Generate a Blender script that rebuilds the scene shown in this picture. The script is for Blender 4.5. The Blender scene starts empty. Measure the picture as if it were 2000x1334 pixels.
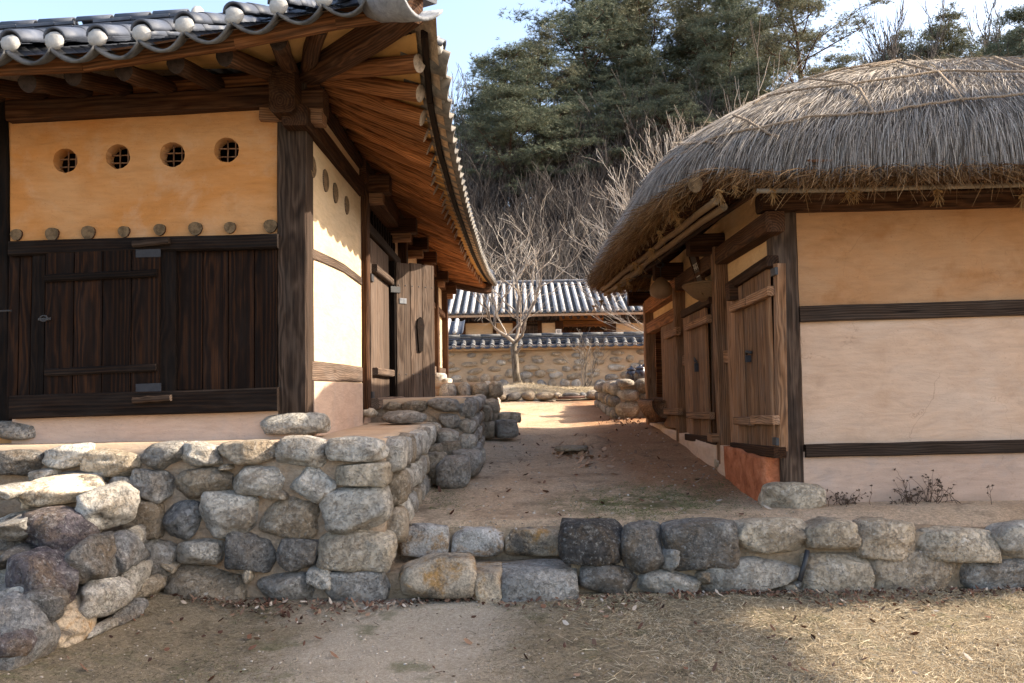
import bpy, bmesh, math, random
import numpy as np
from mathutils import Vector, Matrix

random.seed(7)
RNG = np.random.RandomState(7)
SC = bpy.context.scene
COL = SC.collection
rad = math.radians

# ------------------------------------------------------------------ camera
F = 2000 * 28.0 / 36.0
CAM = Vector((0, 0, 1.55))
PITCH, YAW, ROLL = rad(3.31), rad(0.36), rad(-1.0)
RM = (Matrix.Rotation(YAW, 3, 'Z') @ Matrix.Rotation(rad(90) + PITCH, 3, 'X') @ Matrix.Rotation(ROLL, 3, 'Z'))
cam_data = bpy.data.cameras.new('camera')
cam_data.lens = 28.0
cam_data.sensor_width = 36.0
cam_data.clip_end = 2000
cam_data.clip_start = 0.05
cam = bpy.data.objects.new('camera', cam_data)
cam.matrix_world = Matrix.Translation(CAM) @ RM.to_4x4()
COL.objects.link(cam)
SC.camera = cam

# ------------------------------------------------------------------ sky and sun
SUN_EL, SUN_AZ = rad(34), rad(4.5)          # azimuth measured from +X towards +Y
SUN_D = Vector((math.cos(SUN_EL) * math.cos(SUN_AZ), math.cos(SUN_EL) * math.sin(SUN_AZ), math.sin(SUN_EL)))
world = bpy.data.worlds.new('World')
SC.world = world
world.use_nodes = True
wn = world.node_tree
wn.nodes.clear()
sky = wn.nodes.new('ShaderNodeTexSky')
sky.sky_type = 'NISHITA'
sky.sun_disc = False
sky.sun_elevation = SUN_EL
sky.sun_rotation = math.atan2(SUN_D.x, SUN_D.y)
sky.air_density = 0.9
sky.dust_density = 2.2
sky.ozone_density = 0.6
bg = wn.nodes.new('ShaderNodeBackground')
bg.inputs['Strength'].default_value = 0.15
wo = wn.nodes.new('ShaderNodeOutputWorld')
wn.links.new(sky.outputs[0], bg.inputs[0])
wn.links.new(bg.outputs[0], wo.inputs[0])
sun_data = bpy.data.lights.new('sun', 'SUN')
sun_data.energy = 3.6
sun_data.angle = rad(0.55)
sun_data.color = (1.0, 0.93, 0.82)
sun = bpy.data.objects.new('sun', sun_data)
sun.rotation_euler = SUN_D.to_track_quat('Z', 'Y').to_euler()
sun.location = (20, 0, 20)
COL.objects.link(sun)
SC.view_settings.view_transform = 'Standard'
SC.view_settings.look = 'None'
SC.view_settings.gamma = 1
SC.view_settings.exposure = 1.82
SC.view_settings.use_white_balance = True
SC.view_settings.white_balance_temperature = 7000
SC.view_settings.use_curve_mapping = False
SC.render.film_transparent = False
SC.cycles.max_bounces = 8
SC.cycles.diffuse_bounces = 5
SC.cycles.use_denoising = True

# ------------------------------------------------------------------ from the photo's lines to points on real planes
def ray(px, py):
    return RM @ Vector(((px - 1000) / F, -(py - 667) / F, -1.0))
def at_y(px, py, Y):
    d = ray(px, py); return CAM + d * ((Y - CAM.y) / d.y)
def at_x(px, py, X):
    d = ray(px, py); return CAM + d * ((X - CAM.x) / d.x)
def at_z(px, py, Z):
    d = ray(px, py); return CAM + d * ((Z - CAM.z) / d.z)

# ------------------------------------------------------------------ node helper
class Mat:
    def __init__(s, name, rough=0.9, spec=0.2):
        s.m = bpy.data.materials.new(name); s.m.use_nodes = True
        s.t = s.m.node_tree; s.b = s.t.nodes['Principled BSDF']
        s.b.inputs['Roughness'].default_value = rough
        s.b.inputs['Specular IOR Level'].default_value = spec
    def n(s, typ, **kw):
        nd = s.t.nodes.new(typ)
        for k, v in kw.items(): setattr(nd, k, v)
        return nd
    def link(s, a, b):
        if hasattr(a, 'is_output'): s.t.links.new(a, b)
        else: b.default_value = a
    def obj(s): return s.n('ShaderNodeTexCoord').outputs['Object']
    def pos(s): return s.n('ShaderNodeNewGeometry').outputs['Position']
    def island(s): return s.n('ShaderNodeNewGeometry').outputs['Random Per Island']
    def rnd(s): return s.n('ShaderNodeObjectInfo').outputs['Random']
    def ocol(s): return s.n('ShaderNodeObjectInfo').outputs['Color']
    def vmath(s, op, a, b):
        nd = s.n('ShaderNodeVectorMath', operation=op); s.link(a, nd.inputs[0]); s.link(b, nd.inputs[1]); return nd.outputs[0]
    def math(s, op, a, b=0.0, clamp=False):
        nd = s.n('ShaderNodeMath', operation=op, use_clamp=clamp); s.link(a, nd.inputs[0]); s.link(b, nd.inputs[1]); return nd.outputs[0]
    def scale(s, v, sc): return s.vmath('MULTIPLY', v, sc)
    def shift(s, v, r, k=(37.0, 11.0, 23.0)):
        cb = s.n('ShaderNodeCombineXYZ')
        for i in range(3): s.link(s.math('MULTIPLY', r, k[i]), cb.inputs[i])
        return s.vmath('ADD', v, cb.outputs[0])
    def noise(s, v, scale=5, detail=4, rough=0.55, dist=0.0):
        nd = s.n('ShaderNodeTexNoise'); s.link(v, nd.inputs['Vector'])
        nd.inputs['Scale'].default_value = scale; nd.inputs['Detail'].default_value = detail
        nd.inputs['Roughness'].default_value = rough; nd.inputs['Distortion'].default_value = dist
        return nd.outputs['Fac']
    def voro(s, v, scale=5, feature='F1', out='Distance', rand=1.0):
        nd = s.n('ShaderNodeTexVoronoi', feature=feature); s.link(v, nd.inputs['Vector'])
        nd.inputs['Scale'].default_value = scale; nd.inputs['Randomness'].default_value = rand
        return nd.outputs[out]
    def ramp(s, f, stops):
        nd = s.n('ShaderNodeValToRGB'); s.link(f, nd.inputs[0]); e = nd.color_ramp.elements
        while len(e) < len(stops): e.new(0.5)
        for el, (p, c) in zip(e, stops):
            el.position = p
            el.color = (c, c, c, 1) if not hasattr(c, '__len__') else (*c, 1)
        return nd.outputs[0]
    def mix(s, f, a, b, mode='MIX'):
        nd = s.n('ShaderNodeMix', data_type='RGBA', blend_type=mode)
        s.link(f, nd.inputs[0])
        for v, sock in ((a, nd.inputs[6]), (b, nd.inputs[7])):
            if hasattr(v, 'is_output'): s.t.links.new(v, sock)
            elif hasattr(v, '__len__'): sock.default_value = (*v, 1)
            else: sock.default_value = (v, v, v, 1)
        return nd.outputs[2]
    def color(s, c):
        if hasattr(c, 'is_output'): s.t.links.new(c, s.b.inputs['Base Color'])
        else: s.b.inputs['Base Color'].default_value = (*c, 1)
        return s
    def rough(s, f): s.link(f, s.b.inputs['Roughness']); return s
    def bump(s, h, strength=0.5, dist=0.01):
        nd = s.n('ShaderNodeBump'); nd.inputs['Strength'].default_value = strength; nd.inputs['Distance'].default_value = dist
        s.link(h, nd.inputs['Height']); s.t.links.new(nd.outputs[0], s.b.inputs['Normal']); return s

# ------------------------------------------------------------------ materials
def wood(name, dark, mid, light, grey=(0.16, 0.15, 0.145), greyamt=0.4, ring=52.0, rough=0.85):
    """Sawn, weathered timber: growth rings round an axis a little off the piece's own long axis (local X)."""
    m = Mat(name, rough, 0.10)
    v = m.shift(m.obj(), m.rnd())
    r = m.rnd()
    off = m.n('ShaderNodeCombineXYZ')
    m.link(m.math('MULTIPLY', m.math('SUBTRACT', r, 0.5), 0.16), off.inputs[1])
    m.link(m.math('ADD', 0.05, m.math('MULTIPLY', r, 0.08)), off.inputs[2])
    w0 = m.vmath('ADD', m.obj(), off.outputs[0])
    lo = m.noise(m.scale(v, (0.8, 3.0, 3.0)), 1.6, 3, 0.5)
    warp = m.n('ShaderNodeCombineXYZ')
    for i in (1, 2): m.link(m.math('MULTIPLY', m.math('SUBTRACT', lo, 0.5), 0.11), warp.inputs[i])
    p = m.vmath('ADD', m.scale(w0, (0.0, 1, 1)), warp.outputs[0])
    ln = m.n('ShaderNodeVectorMath', operation='LENGTH'); m.link(p, ln.inputs[0])
    rg = m.math('SINE', m.math('MULTIPLY', ln.outputs['Value'], ring * 6.28))
    fine = m.noise(m.scale(v, (0.7, 28, 28)), 3.0, 6, 0.7)
    g = m.math('ADD', m.math('MULTIPLY', rg, 0.15), m.math('ADD', m.math('MULTIPLY', m.math('SUBTRACT', fine, 0.5), 1.15), 0.5))
    c = m.ramp(g, [(0.2, dark), (0.5, mid), (0.85, light)])
    patch = m.noise(m.scale(v, (1.2, 4, 4)), 2.2, 4, 0.6, 0.4)
    c = m.mix(m.ramp(patch, [(0.42, 0.0), (0.75, greyamt)]), c, m.mix(g, [x * 0.5 for x in grey], grey))
    streak = m.noise(m.scale(v, (0.9, 9, 9)), 2.0, 3, 0.6)
    c = m.mix(1.0, c, m.ramp(streak, [(0.25, 0.6), (0.7, 1.2)]), 'MULTIPLY')
    kn = m.voro(m.scale(v, (1.6, 7, 7)), 1.0)
    c = m.mix(m.ramp(kn, [(0.05, 0.75), (0.14, 0.0)]), c, dark)
    c = m.mix(1.0, c, m.ramp(m.math('FRACT', m.math('MULTIPLY', r, 7.3)), [(0, 0.68), (1, 1.3)]), 'MULTIPLY')
    sp = m.noise(m.scale(v, (0.5, 40, 40)), 2.0, 2, 0.5)
    c = m.mix(m.ramp(sp, [(0.66, 0.0), (0.72, 0.8)]), c, [x * 0.4 for x in dark])
    m.color(c); m.rough(m.ramp(fine, [(0.3, 0.72), (0.7, 0.95)]))
    m.bump(g, 0.5, 0.004)
    return m.m

M = {}
M['wood_black'] = wood('wood_black', (0.004067, 0.002481, 0.00205), (0.00966, 0.005638, 0.0041), (0.02542, 0.01263, 0.00697), (0.0305, 0.02526, 0.02255), 0.40)
M['wood_plank'] = wood('wood_plank', (0.005084, 0.002706, 0.00205), (0.01424, 0.00654, 0.003895), (0.0483, 0.01804, 0.00697), (0.02542, 0.02075, 0.01845), 0.30, 40)
M['wood_post_pale'] = wood('wood_post_pale', (0.02273, 0.01378, 0.009643), (0.0644, 0.0396, 0.02732), (0.1421, 0.09299, 0.06589), (0.1231, 0.1016, 0.08839), 0.35)
M['wood_post'] = wood('wood_post', (0.01299, 0.007872, 0.00551), (0.0368, 0.02263, 0.01561), (0.08118, 0.05314, 0.03765), (0.07036, 0.05806, 0.05051), 0.35)
M['wood_brown'] = wood('wood_brown', (0.01968, 0.008102, 0.004133), (0.05248, 0.02181, 0.01004), (0.1115, 0.0511, 0.02362), (0.1115, 0.08725, 0.07085), 0.25)
M['wood_rafter'] = wood('wood_rafter', (0.07052, 0.02566, 0.009427), (0.235, 0.0898, 0.03299), (0.3949, 0.1711, 0.06677), (0.1504, 0.1026, 0.07855), 0.20, 52)
M['wood_door'] = wood('wood_door', (0.07946, 0.0372, 0.01832), (0.2337, 0.1151, 0.05758), (0.3739, 0.2037, 0.1091), (0.2804, 0.2214, 0.1832), 0.40, 55)
M['wood_gate'] = wood('wood_gate', (0.05018, 0.03247, 0.02339), (0.1181, 0.07847, 0.05694), (0.2007, 0.1407, 0.1042), (0.1653, 0.1353, 0.1169), 0.5, 55)
M['wood_board'] = wood('wood_board', (0.041, 0.01804, 0.0082), (0.1394, 0.05576, 0.02214), (0.2788, 0.123, 0.05084), (0.164, 0.123, 0.0984), 0.2, 34)

def endgrain(name, a, b):
    m = Mat(name, 0.9, 0.2)
    v = m.obj()
    ln = m.n('ShaderNodeVectorMath', operation='LENGTH'); m.link(m.scale(v, (0, 1, 1)), ln.inputs[0])
    w = m.noise(m.shift(v, m.rnd()), 18, 3, 0.6)
    rg = m.math('SINE', m.math('ADD', m.math('MULTIPLY', ln.outputs['Value'], 700), m.math('MULTIPLY', w, 7)))
    c = m.mix(m.math('ADD', m.math('MULTIPLY', rg, 0.3), 0.5), a, b)
    c = m.mix(m.ramp(m.noise(m.shift(v, m.rnd()), 25, 3), [(0.35, 0.6), (0.6, 0.0)]), c, [x * 0.35 for x in a])
    m.color(c); m.bump(rg, 0.4, 0.004); return m.m
M['end_dark'] = endgrain('end_dark', (0.020, 0.013, 0.011), (0.06, 0.04, 0.032))
M['end_tan'] = endgrain('end_tan', (0.10, 0.065, 0.035), (0.28, 0.18, 0.10))
M['end_grey'] = endgrain('end_grey', (0.26, 0.20, 0.15), (0.50, 0.40, 0.32))

def plaster(name, a, b, stain, stainamt=0.5, cr=0.0, sc=1.0, splash=None):
    m = Mat(name, 0.95, 0.12)
    p = m.pos()
    n1 = m.noise(m.scale(p, (sc, sc, 1.6 * sc)), 1.1, 5, 0.6, 0.6)
    c = m.mix(m.ramp(n1, [(0.38, 0.0), (0.62, 1.0)]), a, b)
    n2 = m.noise(p, 2.7, 6, 0.65, 0.3)
    c = m.mix(m.ramp(n2, [(0.52, 0.0), (0.74, stainamt)]), c, stain)
    tro = m.noise(m.scale(p, (1.2, 1.2, 9.0)), 4.0, 5, 0.6)
    c = m.mix(1.0, c, m.ramp(tro, [(0.3, 0.93), (0.7, 1.05)]), 'MULTIPLY')
    h = m.math('ADD', m.noise(p, 60, 4, 0.6), m.math('MULTIPLY', tro, 1.5))
    if cr:
        wv = m.shift(m.scale(p, (1, 1, 0.55)), m.math('MULTIPLY', m.noise(p, 3.5, 4), 0.02))
        cw = m.voro(wv, 1.5, 'DISTANCE_TO_EDGE')
        br = m.ramp(m.noise(p, 1.3, 2), [(0.5, 0.0), (0.56, 1.0)])
        ck = m.math('MULTIPLY', m.ramp(cw, [(0.0, 1.0), (0.005, 0.0)]), br)
        c = m.mix(m.math('MULTIPLY', ck, cr), c, (0.16, 0.09, 0.05))
    if splash:                                        # mud splashed up from the ground by rain
        sz = m.n('ShaderNodeSeparateXYZ'); m.link(p, sz.inputs[0])
        up = m.math('SUBTRACT', m.math('ADD', splash, m.math('MULTIPLY', m.noise(m.scale(p, (3, 3, 1.2)), 2.2, 6, 0.7), 0.36)), sz.outputs[2])
        c = m.mix(m.math('MULTIPLY', m.math('MULTIPLY', up, 4.0, True), 0.6), c, (0.27, 0.205, 0.15))
    else_fleck = m.noise(m.scale(p, (1.0, 1.0, 2.2)), 55, 2, 0.5)
    c = m.mix(m.ramp(else_fleck, [(0.66, 0.0), (0.72, 0.45)]), c, [x * 0.55 for x in a])
    sweep = m.noise(m.scale(p, (1.6, 1.6, 5.0)), 1.7, 7, 0.7, 1.2)
    c = m.mix(1.0, c, m.ramp(sweep, [(0.35, 0.90), (0.5, 1.0), (0.65, 1.07)]), 'MULTIPLY')
    h = m.math('ADD', h, m.math('MULTIPLY', sweep, 4.0))
    if sc > 1.9: h = m.math('ADD', h, m.math('MULTIPLY', m.noise(p, 22, 6, 0.75), 6.0)); c = m.mix(1.0, c, m.ramp(m.noise(p, 30, 5, 0.75), [(0.3, 0.65), (0.7, 1.25)]), 'MULTIPLY')
    m.color(c); m.bump(h, 0.35 if sc < 1.9 else 0.8, 0.006); return m.m
M['plaster_ochre'] = plaster('plaster_ochre', (0.4808, 0.2048, 0.06476), (0.4986, 0.2592, 0.1156), (0.5164, 0.3177, 0.1896), 0.8)
M['plaster_side'] = plaster('plaster_side', (0.56, 0.408, 0.256), (0.576, 0.44, 0.296), (0.544, 0.376, 0.224), 0.4)
M['plaster_bounce_lit'] = plaster('plaster_bounce_lit', (0.60, 0.355, 0.16), (0.62, 0.40, 0.21), (0.50, 0.27, 0.11), 0.6, 0.3)  # lighter lane-side plaster, bounced sunlight put into its colour
M['plaster_beige'] = plaster('plaster_beige', (0.5668, 0.3795, 0.2645), (0.5771, 0.4158, 0.3121), (0.4947, 0.3119, 0.201), 0.6, 0.4)
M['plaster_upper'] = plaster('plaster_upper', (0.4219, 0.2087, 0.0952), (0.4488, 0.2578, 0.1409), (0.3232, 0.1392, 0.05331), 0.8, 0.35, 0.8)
M['plaster_pink'] = plaster('plaster_pink', (0.4942, 0.3359, 0.2519), (0.5132, 0.364, 0.2793), (0.3992, 0.3173, 0.2748), 0.7, 0.35, 1.0, 0.47)
M['plaster_soffit'] = plaster('plaster_soffit', (0.496, 0.272, 0.096), (0.512, 0.304, 0.12), (0.4, 0.2, 0.064), 0.4)
M['clay'] = plaster('clay', (0.468, 0.324, 0.2115), (0.495, 0.36, 0.252), (0.405, 0.306, 0.234), 0.6)
M['mortar'] = plaster('mortar', (0.44, 0.29, 0.18), (0.40, 0.31, 0.23), (0.28, 0.24, 0.20), 0.6, 0, 2.0)
M['mortar_grey'] = plaster('mortar_grey', (0.38, 0.275, 0.18), (0.33, 0.25, 0.17), (0.20, 0.16, 0.115), 0.7, 0, 2.5)

M['rubble_earth'] = plaster('rubble_earth', (0.20, 0.155, 0.11), (0.24, 0.19, 0.135), (0.11, 0.09, 0.07), 0.8, 0, 3.0)
def redmud():
    m = Mat('red_mud', 0.95, 0.1); p = m.pos()
    n = m.noise(p, 7, 6, 0.7, 0.4)
    m.color(m.ramp(n, [(0.3, (0.22, 0.065, 0.03)), (0.55, (0.48, 0.16, 0.075)), (0.75, (0.58, 0.25, 0.14))]))
    m.bump(m.math('ADD', n, m.noise(p, 30, 5, 0.7)), 0.9, 0.03); return m.m
M['red_mud'] = redmud()

def stone():
    m = Mat('granite', 0.9, 0.25)
    v = m.shift(m.obj(), m.rnd()); base = m.ocol()
    big = m.noise(v, 3.2, 4, 0.55, 0.5)
    c = m.mix(1.0, base, m.ramp(big, [(0.3, 0.6), (0.7, 1.3)]), 'MULTIPLY')
    stn = m.noise(m.shift(v, 1.0), 3.0, 6, 0.72, 0.6)
    c = m.mix(m.ramp(stn, [(0.46, 0.0), (0.62, 0.8)]), c, m.mix(0.7, base, (0.22, 0.145, 0.08)))
    pale = m.noise(m.shift(v, 2.0), 4.0, 7, 0.75, 0.4)
    c = m.mix(m.ramp(pale, [(0.55, 0.0), (0.66, 0.6)]), c, m.mix(0.55, base, (0.62, 0.58, 0.52)))
    sp = m.noise(v, 42, 4, 0.75)
    c = m.mix(m.ramp(sp, [(0.52, 0.0), (0.63, 0.62)]), c, m.mix(0.75, base, (0.02, 0.02, 0.02)))
    sp2 = m.noise(m.shift(v, 3.0), 34, 4, 0.75)
    c = m.mix(m.ramp(sp2, [(0.55, 0.0), (0.65, 0.55)]), c, m.mix(0.5, base, (0.75, 0.72, 0.67)))
    crust = m.noise(m.shift(v, 4.0), 11, 8, 0.8, 0.3)
    c = m.mix(m.math('MULTIPLY', m.ramp(crust, [(0.55, 0.0), (0.63, 0.8)]), m.ramp(m.noise(m.shift(v, 6.0), 2.5, 3), [(0.42, 0.0), (0.56, 1.0)])), c, m.mix(0.75, base, (0.035, 0.035, 0.033)))
    h = m.math('ADD', m.noise(v, 11, 9, 0.75, 0.4), m.math('MULTIPLY', sp, 0.25))
    m.color(c); pit = m.math('MULTIPLY', m.ramp(m.noise(m.shift(v, 8.0), 26, 5, 0.7), [(0.5, 1.0), (0.62, 0.0)]), 0.35)
    m.bump(m.math('ADD', h, pit), 1.0, 0.05)
    return m.m
M['granite'] = stone()

def lichen():
    m = Mat('lichen_stone', 0.92, 0.2)
    v = m.shift(m.obj(), m.rnd()); base = m.ocol()
    big = m.noise(v, 3.0, 5, 0.6, 0.4)
    c = m.mix(1.0, base, m.ramp(big, [(0.3, 0.65), (0.7, 1.25)]), 'MULTIPLY')
    li = m.noise(m.shift(v, 2.0), 4.5, 8, 0.78, 0.3)
    c = m.mix(m.ramp(li, [(0.50, 0.0), (0.62, 0.85)]), c, (0.30, 0.155, 0.045))
    dk = m.noise(m.shift(v, 5.0), 3.2, 8, 0.75, 0.5)
    c = m.mix(m.ramp(dk, [(0.50, 0.0), (0.62, 0.85)]), c, (0.045, 0.042, 0.040))
    sp = m.noise(v, 60, 3, 0.7)
    c = m.mix(1.0, c, m.ramp(sp, [(0.35, 0.65), (0.65, 1.25)]), 'MULTIPLY')
    m.color(c); m.bump(m.math('ADD', m.noise(v, 8, 7, 0.68), m.math('MULTIPLY', sp, 0.3)), 0.8, 0.02); return m.m
M['lichen_stone'] = lichen()

def tilemat():
    m = Mat('roof_tile', 0.6, 0.4)
    v = m.shift(m.obj(), m.rnd())
    n = m.noise(v, 5, 6, 0.65)
    c = m.ramp(n, [(0.3, (0.030, 0.036, 0.050)), (0.6, (0.065, 0.074, 0.098)), (0.8, (0.13, 0.135, 0.15))])
    c = m.mix(1.0, c, m.ramp(m.rnd(), [(0, 0.75), (1, 1.25)]), 'MULTIPLY')
    m.color(c); m.rough(m.ramp(n, [(0.3, 0.48), (0.7, 0.72)])); m.bump(m.noise(v, 40, 4), 0.3, 0.005); return m.m
M['roof_tile'] = tilemat()
def tileraw(name, a, b):
    m = Mat(name, 0.8, 0.25); v = m.shift(m.obj(), m.rnd())
    n = m.noise(m.scale(v, (1, 1, 1)), 9, 6, 0.7, 0.5)
    m.color(m.ramp(n, [(0.35, a), (0.65, b)])); m.bump(m.noise(v, 50, 4), 0.3, 0.005); return m.m
M['tile_under'] = tileraw('tile_under', (0.060, 0.055, 0.050), (0.19, 0.165, 0.14))
M['tile_grey'] = tileraw('tile_grey', (0.13, 0.135, 0.15), (0.27, 0.275, 0.29))
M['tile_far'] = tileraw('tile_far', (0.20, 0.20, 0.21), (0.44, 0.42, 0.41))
M['tile_lip'] = tileraw('tile_lip', (0.045, 0.045, 0.048), (0.13, 0.125, 0.12))
def flat(name, c, rough=0.9, spec=0.2, var=0.25, scale=12, bump=0.3):
    m = Mat(name, rough, spec); v = m.shift(m.obj(), m.rnd()); n = m.noise(v, scale, 5, 0.65)
    m.color(m.mix(n, [x * (1 - var) for x in c], [x * (1 + var) for x in c])); m.bump(n, bump, 0.006); return m.m
M['white_plaster'] = flat('white_plaster', (0.3485, 0.3381, 0.3241), 0.95, 0.1, 0.4, 26, 0.9)
M['iron'] = flat('iron', (0.035, 0.034, 0.036), 0.55, 0.4, 0.5, 20)
M['iron_grey'] = flat('iron_grey', (0.0425, 0.0425, 0.0475), 0.9, 0.08, 0.4, 20)
M['rope'] = flat('rope', (0.27, 0.205, 0.15), 0.95, 0.1, 0.3, 90, 0.6)
M['straw_rope'] = flat('straw_rope', (0.2604, 0.1488, 0.062), 0.95, 0.1, 0.35, 60, 0.5)
M['bamboo'] = flat('bamboo', (0.225, 0.1762, 0.1275), 0.7, 0.3, 0.3, 9)
M['pole'] = flat('pole', (0.1395, 0.08138, 0.03952), 0.8, 0.3, 0.3, 14)
M['inside_shade'] = flat('inside_shade', (0.03, 0.022, 0.017), 0.95, 0.05)  # near-black, the shade of unlit interiors put into the colour
M['jar'] = flat('jar', (0.035, 0.03, 0.036), 0.18, 0.6, 0.3, 6, 0.05)
M['gourd'] = flat('gourd', (0.22, 0.135, 0.08), 0.7, 0.3, 0.3)
M['wicker'] = flat('wicker', (0.156, 0.09, 0.045), 0.9, 0.2, 0.45, 45, 0.9)
M['sign_white'] = flat('sign_white', (0.8, 0.8, 0.8), 0.6, 0.2, 0.03)
M['sign_ink'] = flat('sign_ink', (0.12, 0.12, 0.13), 0.7, 0.2, 0.1)
M['plaque_ink'] = flat('plaque_ink', (0.52, 0.48, 0.42), 0.8, 0.2, 0.1)
M['plaque_board'] = flat('plaque_board', (0.045, 0.032, 0.026), 0.8, 0.2, 0.2)
M['plastic_pipe'] = flat('plastic_pipe', (0.03, 0.03, 0.032), 0.5, 0.4, 0.2)
M['rust'] = flat('rust', (0.10, 0.055, 0.04), 0.8, 0.3, 0.4)
M['thatch_body'] = flat('thatch_body', (0.085, 0.068, 0.055), 1.0, 0.05, 0.5, 14, 0.9)
M['thatch_under'] = flat('thatch_under', (0.19, 0.085, 0.030), 1.0, 0.05, 0.6, 18, 0.9)

def islandmat(name, stops, rough=0.9, posn=None, trans=0.0):
    m = Mat(name, rough, 0.12)
    c = m.ramp(m.island(), stops)
    if posn:
        c = m.mix(1.0, c, m.ramp(m.noise(m.pos(), posn[0], 3, 0.6), [(0.3, posn[1]), (0.7, posn[2])]), 'MULTIPLY')
    m.color(c)
    if trans:
        tr = m.n('ShaderNodeBsdfTranslucent'); m.link(c, tr.inputs[0])
        mx = m.n('ShaderNodeMixShader'); mx.inputs[0].default_value = trans
        m.t.links.new(m.b.outputs[0], mx.inputs[1]); m.t.links.new(tr.outputs[0], mx.inputs[2])
        m.t.links.new(mx.outputs[0], m.t.nodes['Material Output'].inputs[0])
    return m.m
M['straw_grey'] = islandmat('straw_grey', [(0.0, (0.1339, 0.11, 0.09114)), (0.35, (0.2884, 0.246, 0.212)), (0.75, (0.4223, 0.368, 0.3208)), (1.0, (0.618, 0.54, 0.4557))], 0.85, (2.06, 0.8, 1.042))
M['straw_tan'] = islandmat('straw_tan', [(0.0, (0.16, 0.115, 0.075)), (0.5, (0.31, 0.235, 0.16)), (1.0, (0.50, 0.40, 0.29))], 0.85, (2.0, 0.75, 1.15))
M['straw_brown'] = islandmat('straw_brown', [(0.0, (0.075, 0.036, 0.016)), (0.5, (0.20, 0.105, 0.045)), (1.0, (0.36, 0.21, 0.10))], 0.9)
M['needles'] = islandmat('needles', [(0.0, (0.0486, 0.0679, 0.04784)), (0.45, (0.1058, 0.1261, 0.08528)), (0.8, (0.1674, 0.1794, 0.1196)), (1.0, (0.2376, 0.2328, 0.156))], 0.6, (0.27, 0.7275, 1.352), 0.15)
M['needles_olive'] = islandmat('needles_olive', [(0.0, (0.0648, 0.07275, 0.0468)), (0.45, (0.135, 0.1406, 0.0884)), (0.8, (0.2052, 0.1988, 0.13)), (1.0, (0.2916, 0.2619, 0.1768))], 0.6, (0.27, 0.7275, 1.352), 0.15)
M['dry_grass'] = islandmat('dry_grass', [(0.0, (0.24, 0.17, 0.10)), (0.5, (0.48, 0.375, 0.245)), (1.0, (0.68, 0.58, 0.42))], 0.9, (1.5, 0.8, 1.15), 0.15)
M['matted_grass_shade'] = islandmat('matted_grass_shade', [(0.0, (0.07, 0.055, 0.032)), (0.5, (0.17, 0.135, 0.085)), (1.0, (0.34, 0.28, 0.19))], 0.9, (1.5, 0.8, 1.15), 0.15)  # darker copy of the dry grass, the yard's shade put into its colour
M['green_grass'] = islandmat('green_grass', [(0.0, (0.055, 0.075, 0.025)), (0.5, (0.10, 0.13, 0.04)), (1.0, (0.20, 0.20, 0.08))], 0.9, None, 0.15)
M['dead_leaf'] = islandmat('dead_leaf', [(0.0, (0.05, 0.026, 0.019)), (0.45, (0.13, 0.062, 0.040)), (0.8, (0.22, 0.14, 0.095)), (1.0, (0.46, 0.39, 0.32))], 0.9)
M['weed'] = islandmat('weed', [(0.0, (0.055, 0.035, 0.026)), (1.0, (0.15, 0.10, 0.07))], 0.9)
M['pebble'] = islandmat('pebble', [(0.0, (0.20, 0.16, 0.12)), (0.6, (0.36, 0.29, 0.22)), (1.0, (0.52, 0.46, 0.40))], 0.9)
M['shard'] = islandmat('shard', [(0.0, (0.36, 0.22, 0.14)), (1.0, (0.48, 0.33, 0.23))], 0.9)
M['brush'] = islandmat('brush', [(0.0, (0.055, 0.044, 0.039)), (0.6, (0.10, 0.083, 0.074)), (1.0, (0.17, 0.148, 0.13))], 0.9, (0.15, 0.75, 1.25))
M['twig'] = islandmat('twig', [(0.0, (0.20, 0.165, 0.135)), (0.6, (0.34, 0.29, 0.245)), (1.0, (0.46, 0.41, 0.35))], 0.9)
M['twig_dark'] = islandmat('twig_dark', [(0.0, (0.10, 0.085, 0.07)), (1.0, (0.24, 0.20, 0.165))], 0.9)
def bark(name, a, b, sc=1.0):
    m = Mat(name, 0.95, 0.1); v = m.scale(m.obj(), (9 * sc, 9 * sc, 2 * sc))
    n = m.noise(v, 2.0, 6, 0.7, 0.5)
    m.color(m.ramp(n, [(0.35, a), (0.65, b)])); m.bump(n, 0.9, 0.03); return m.m
M['bark_grey'] = bark('bark_grey', (0.07, 0.055, 0.042), (0.30, 0.255, 0.20))
M['bark_pine'] = bark('bark_pine', (0.035, 0.024, 0.02), (0.12, 0.070, 0.05), 0.5)

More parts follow.
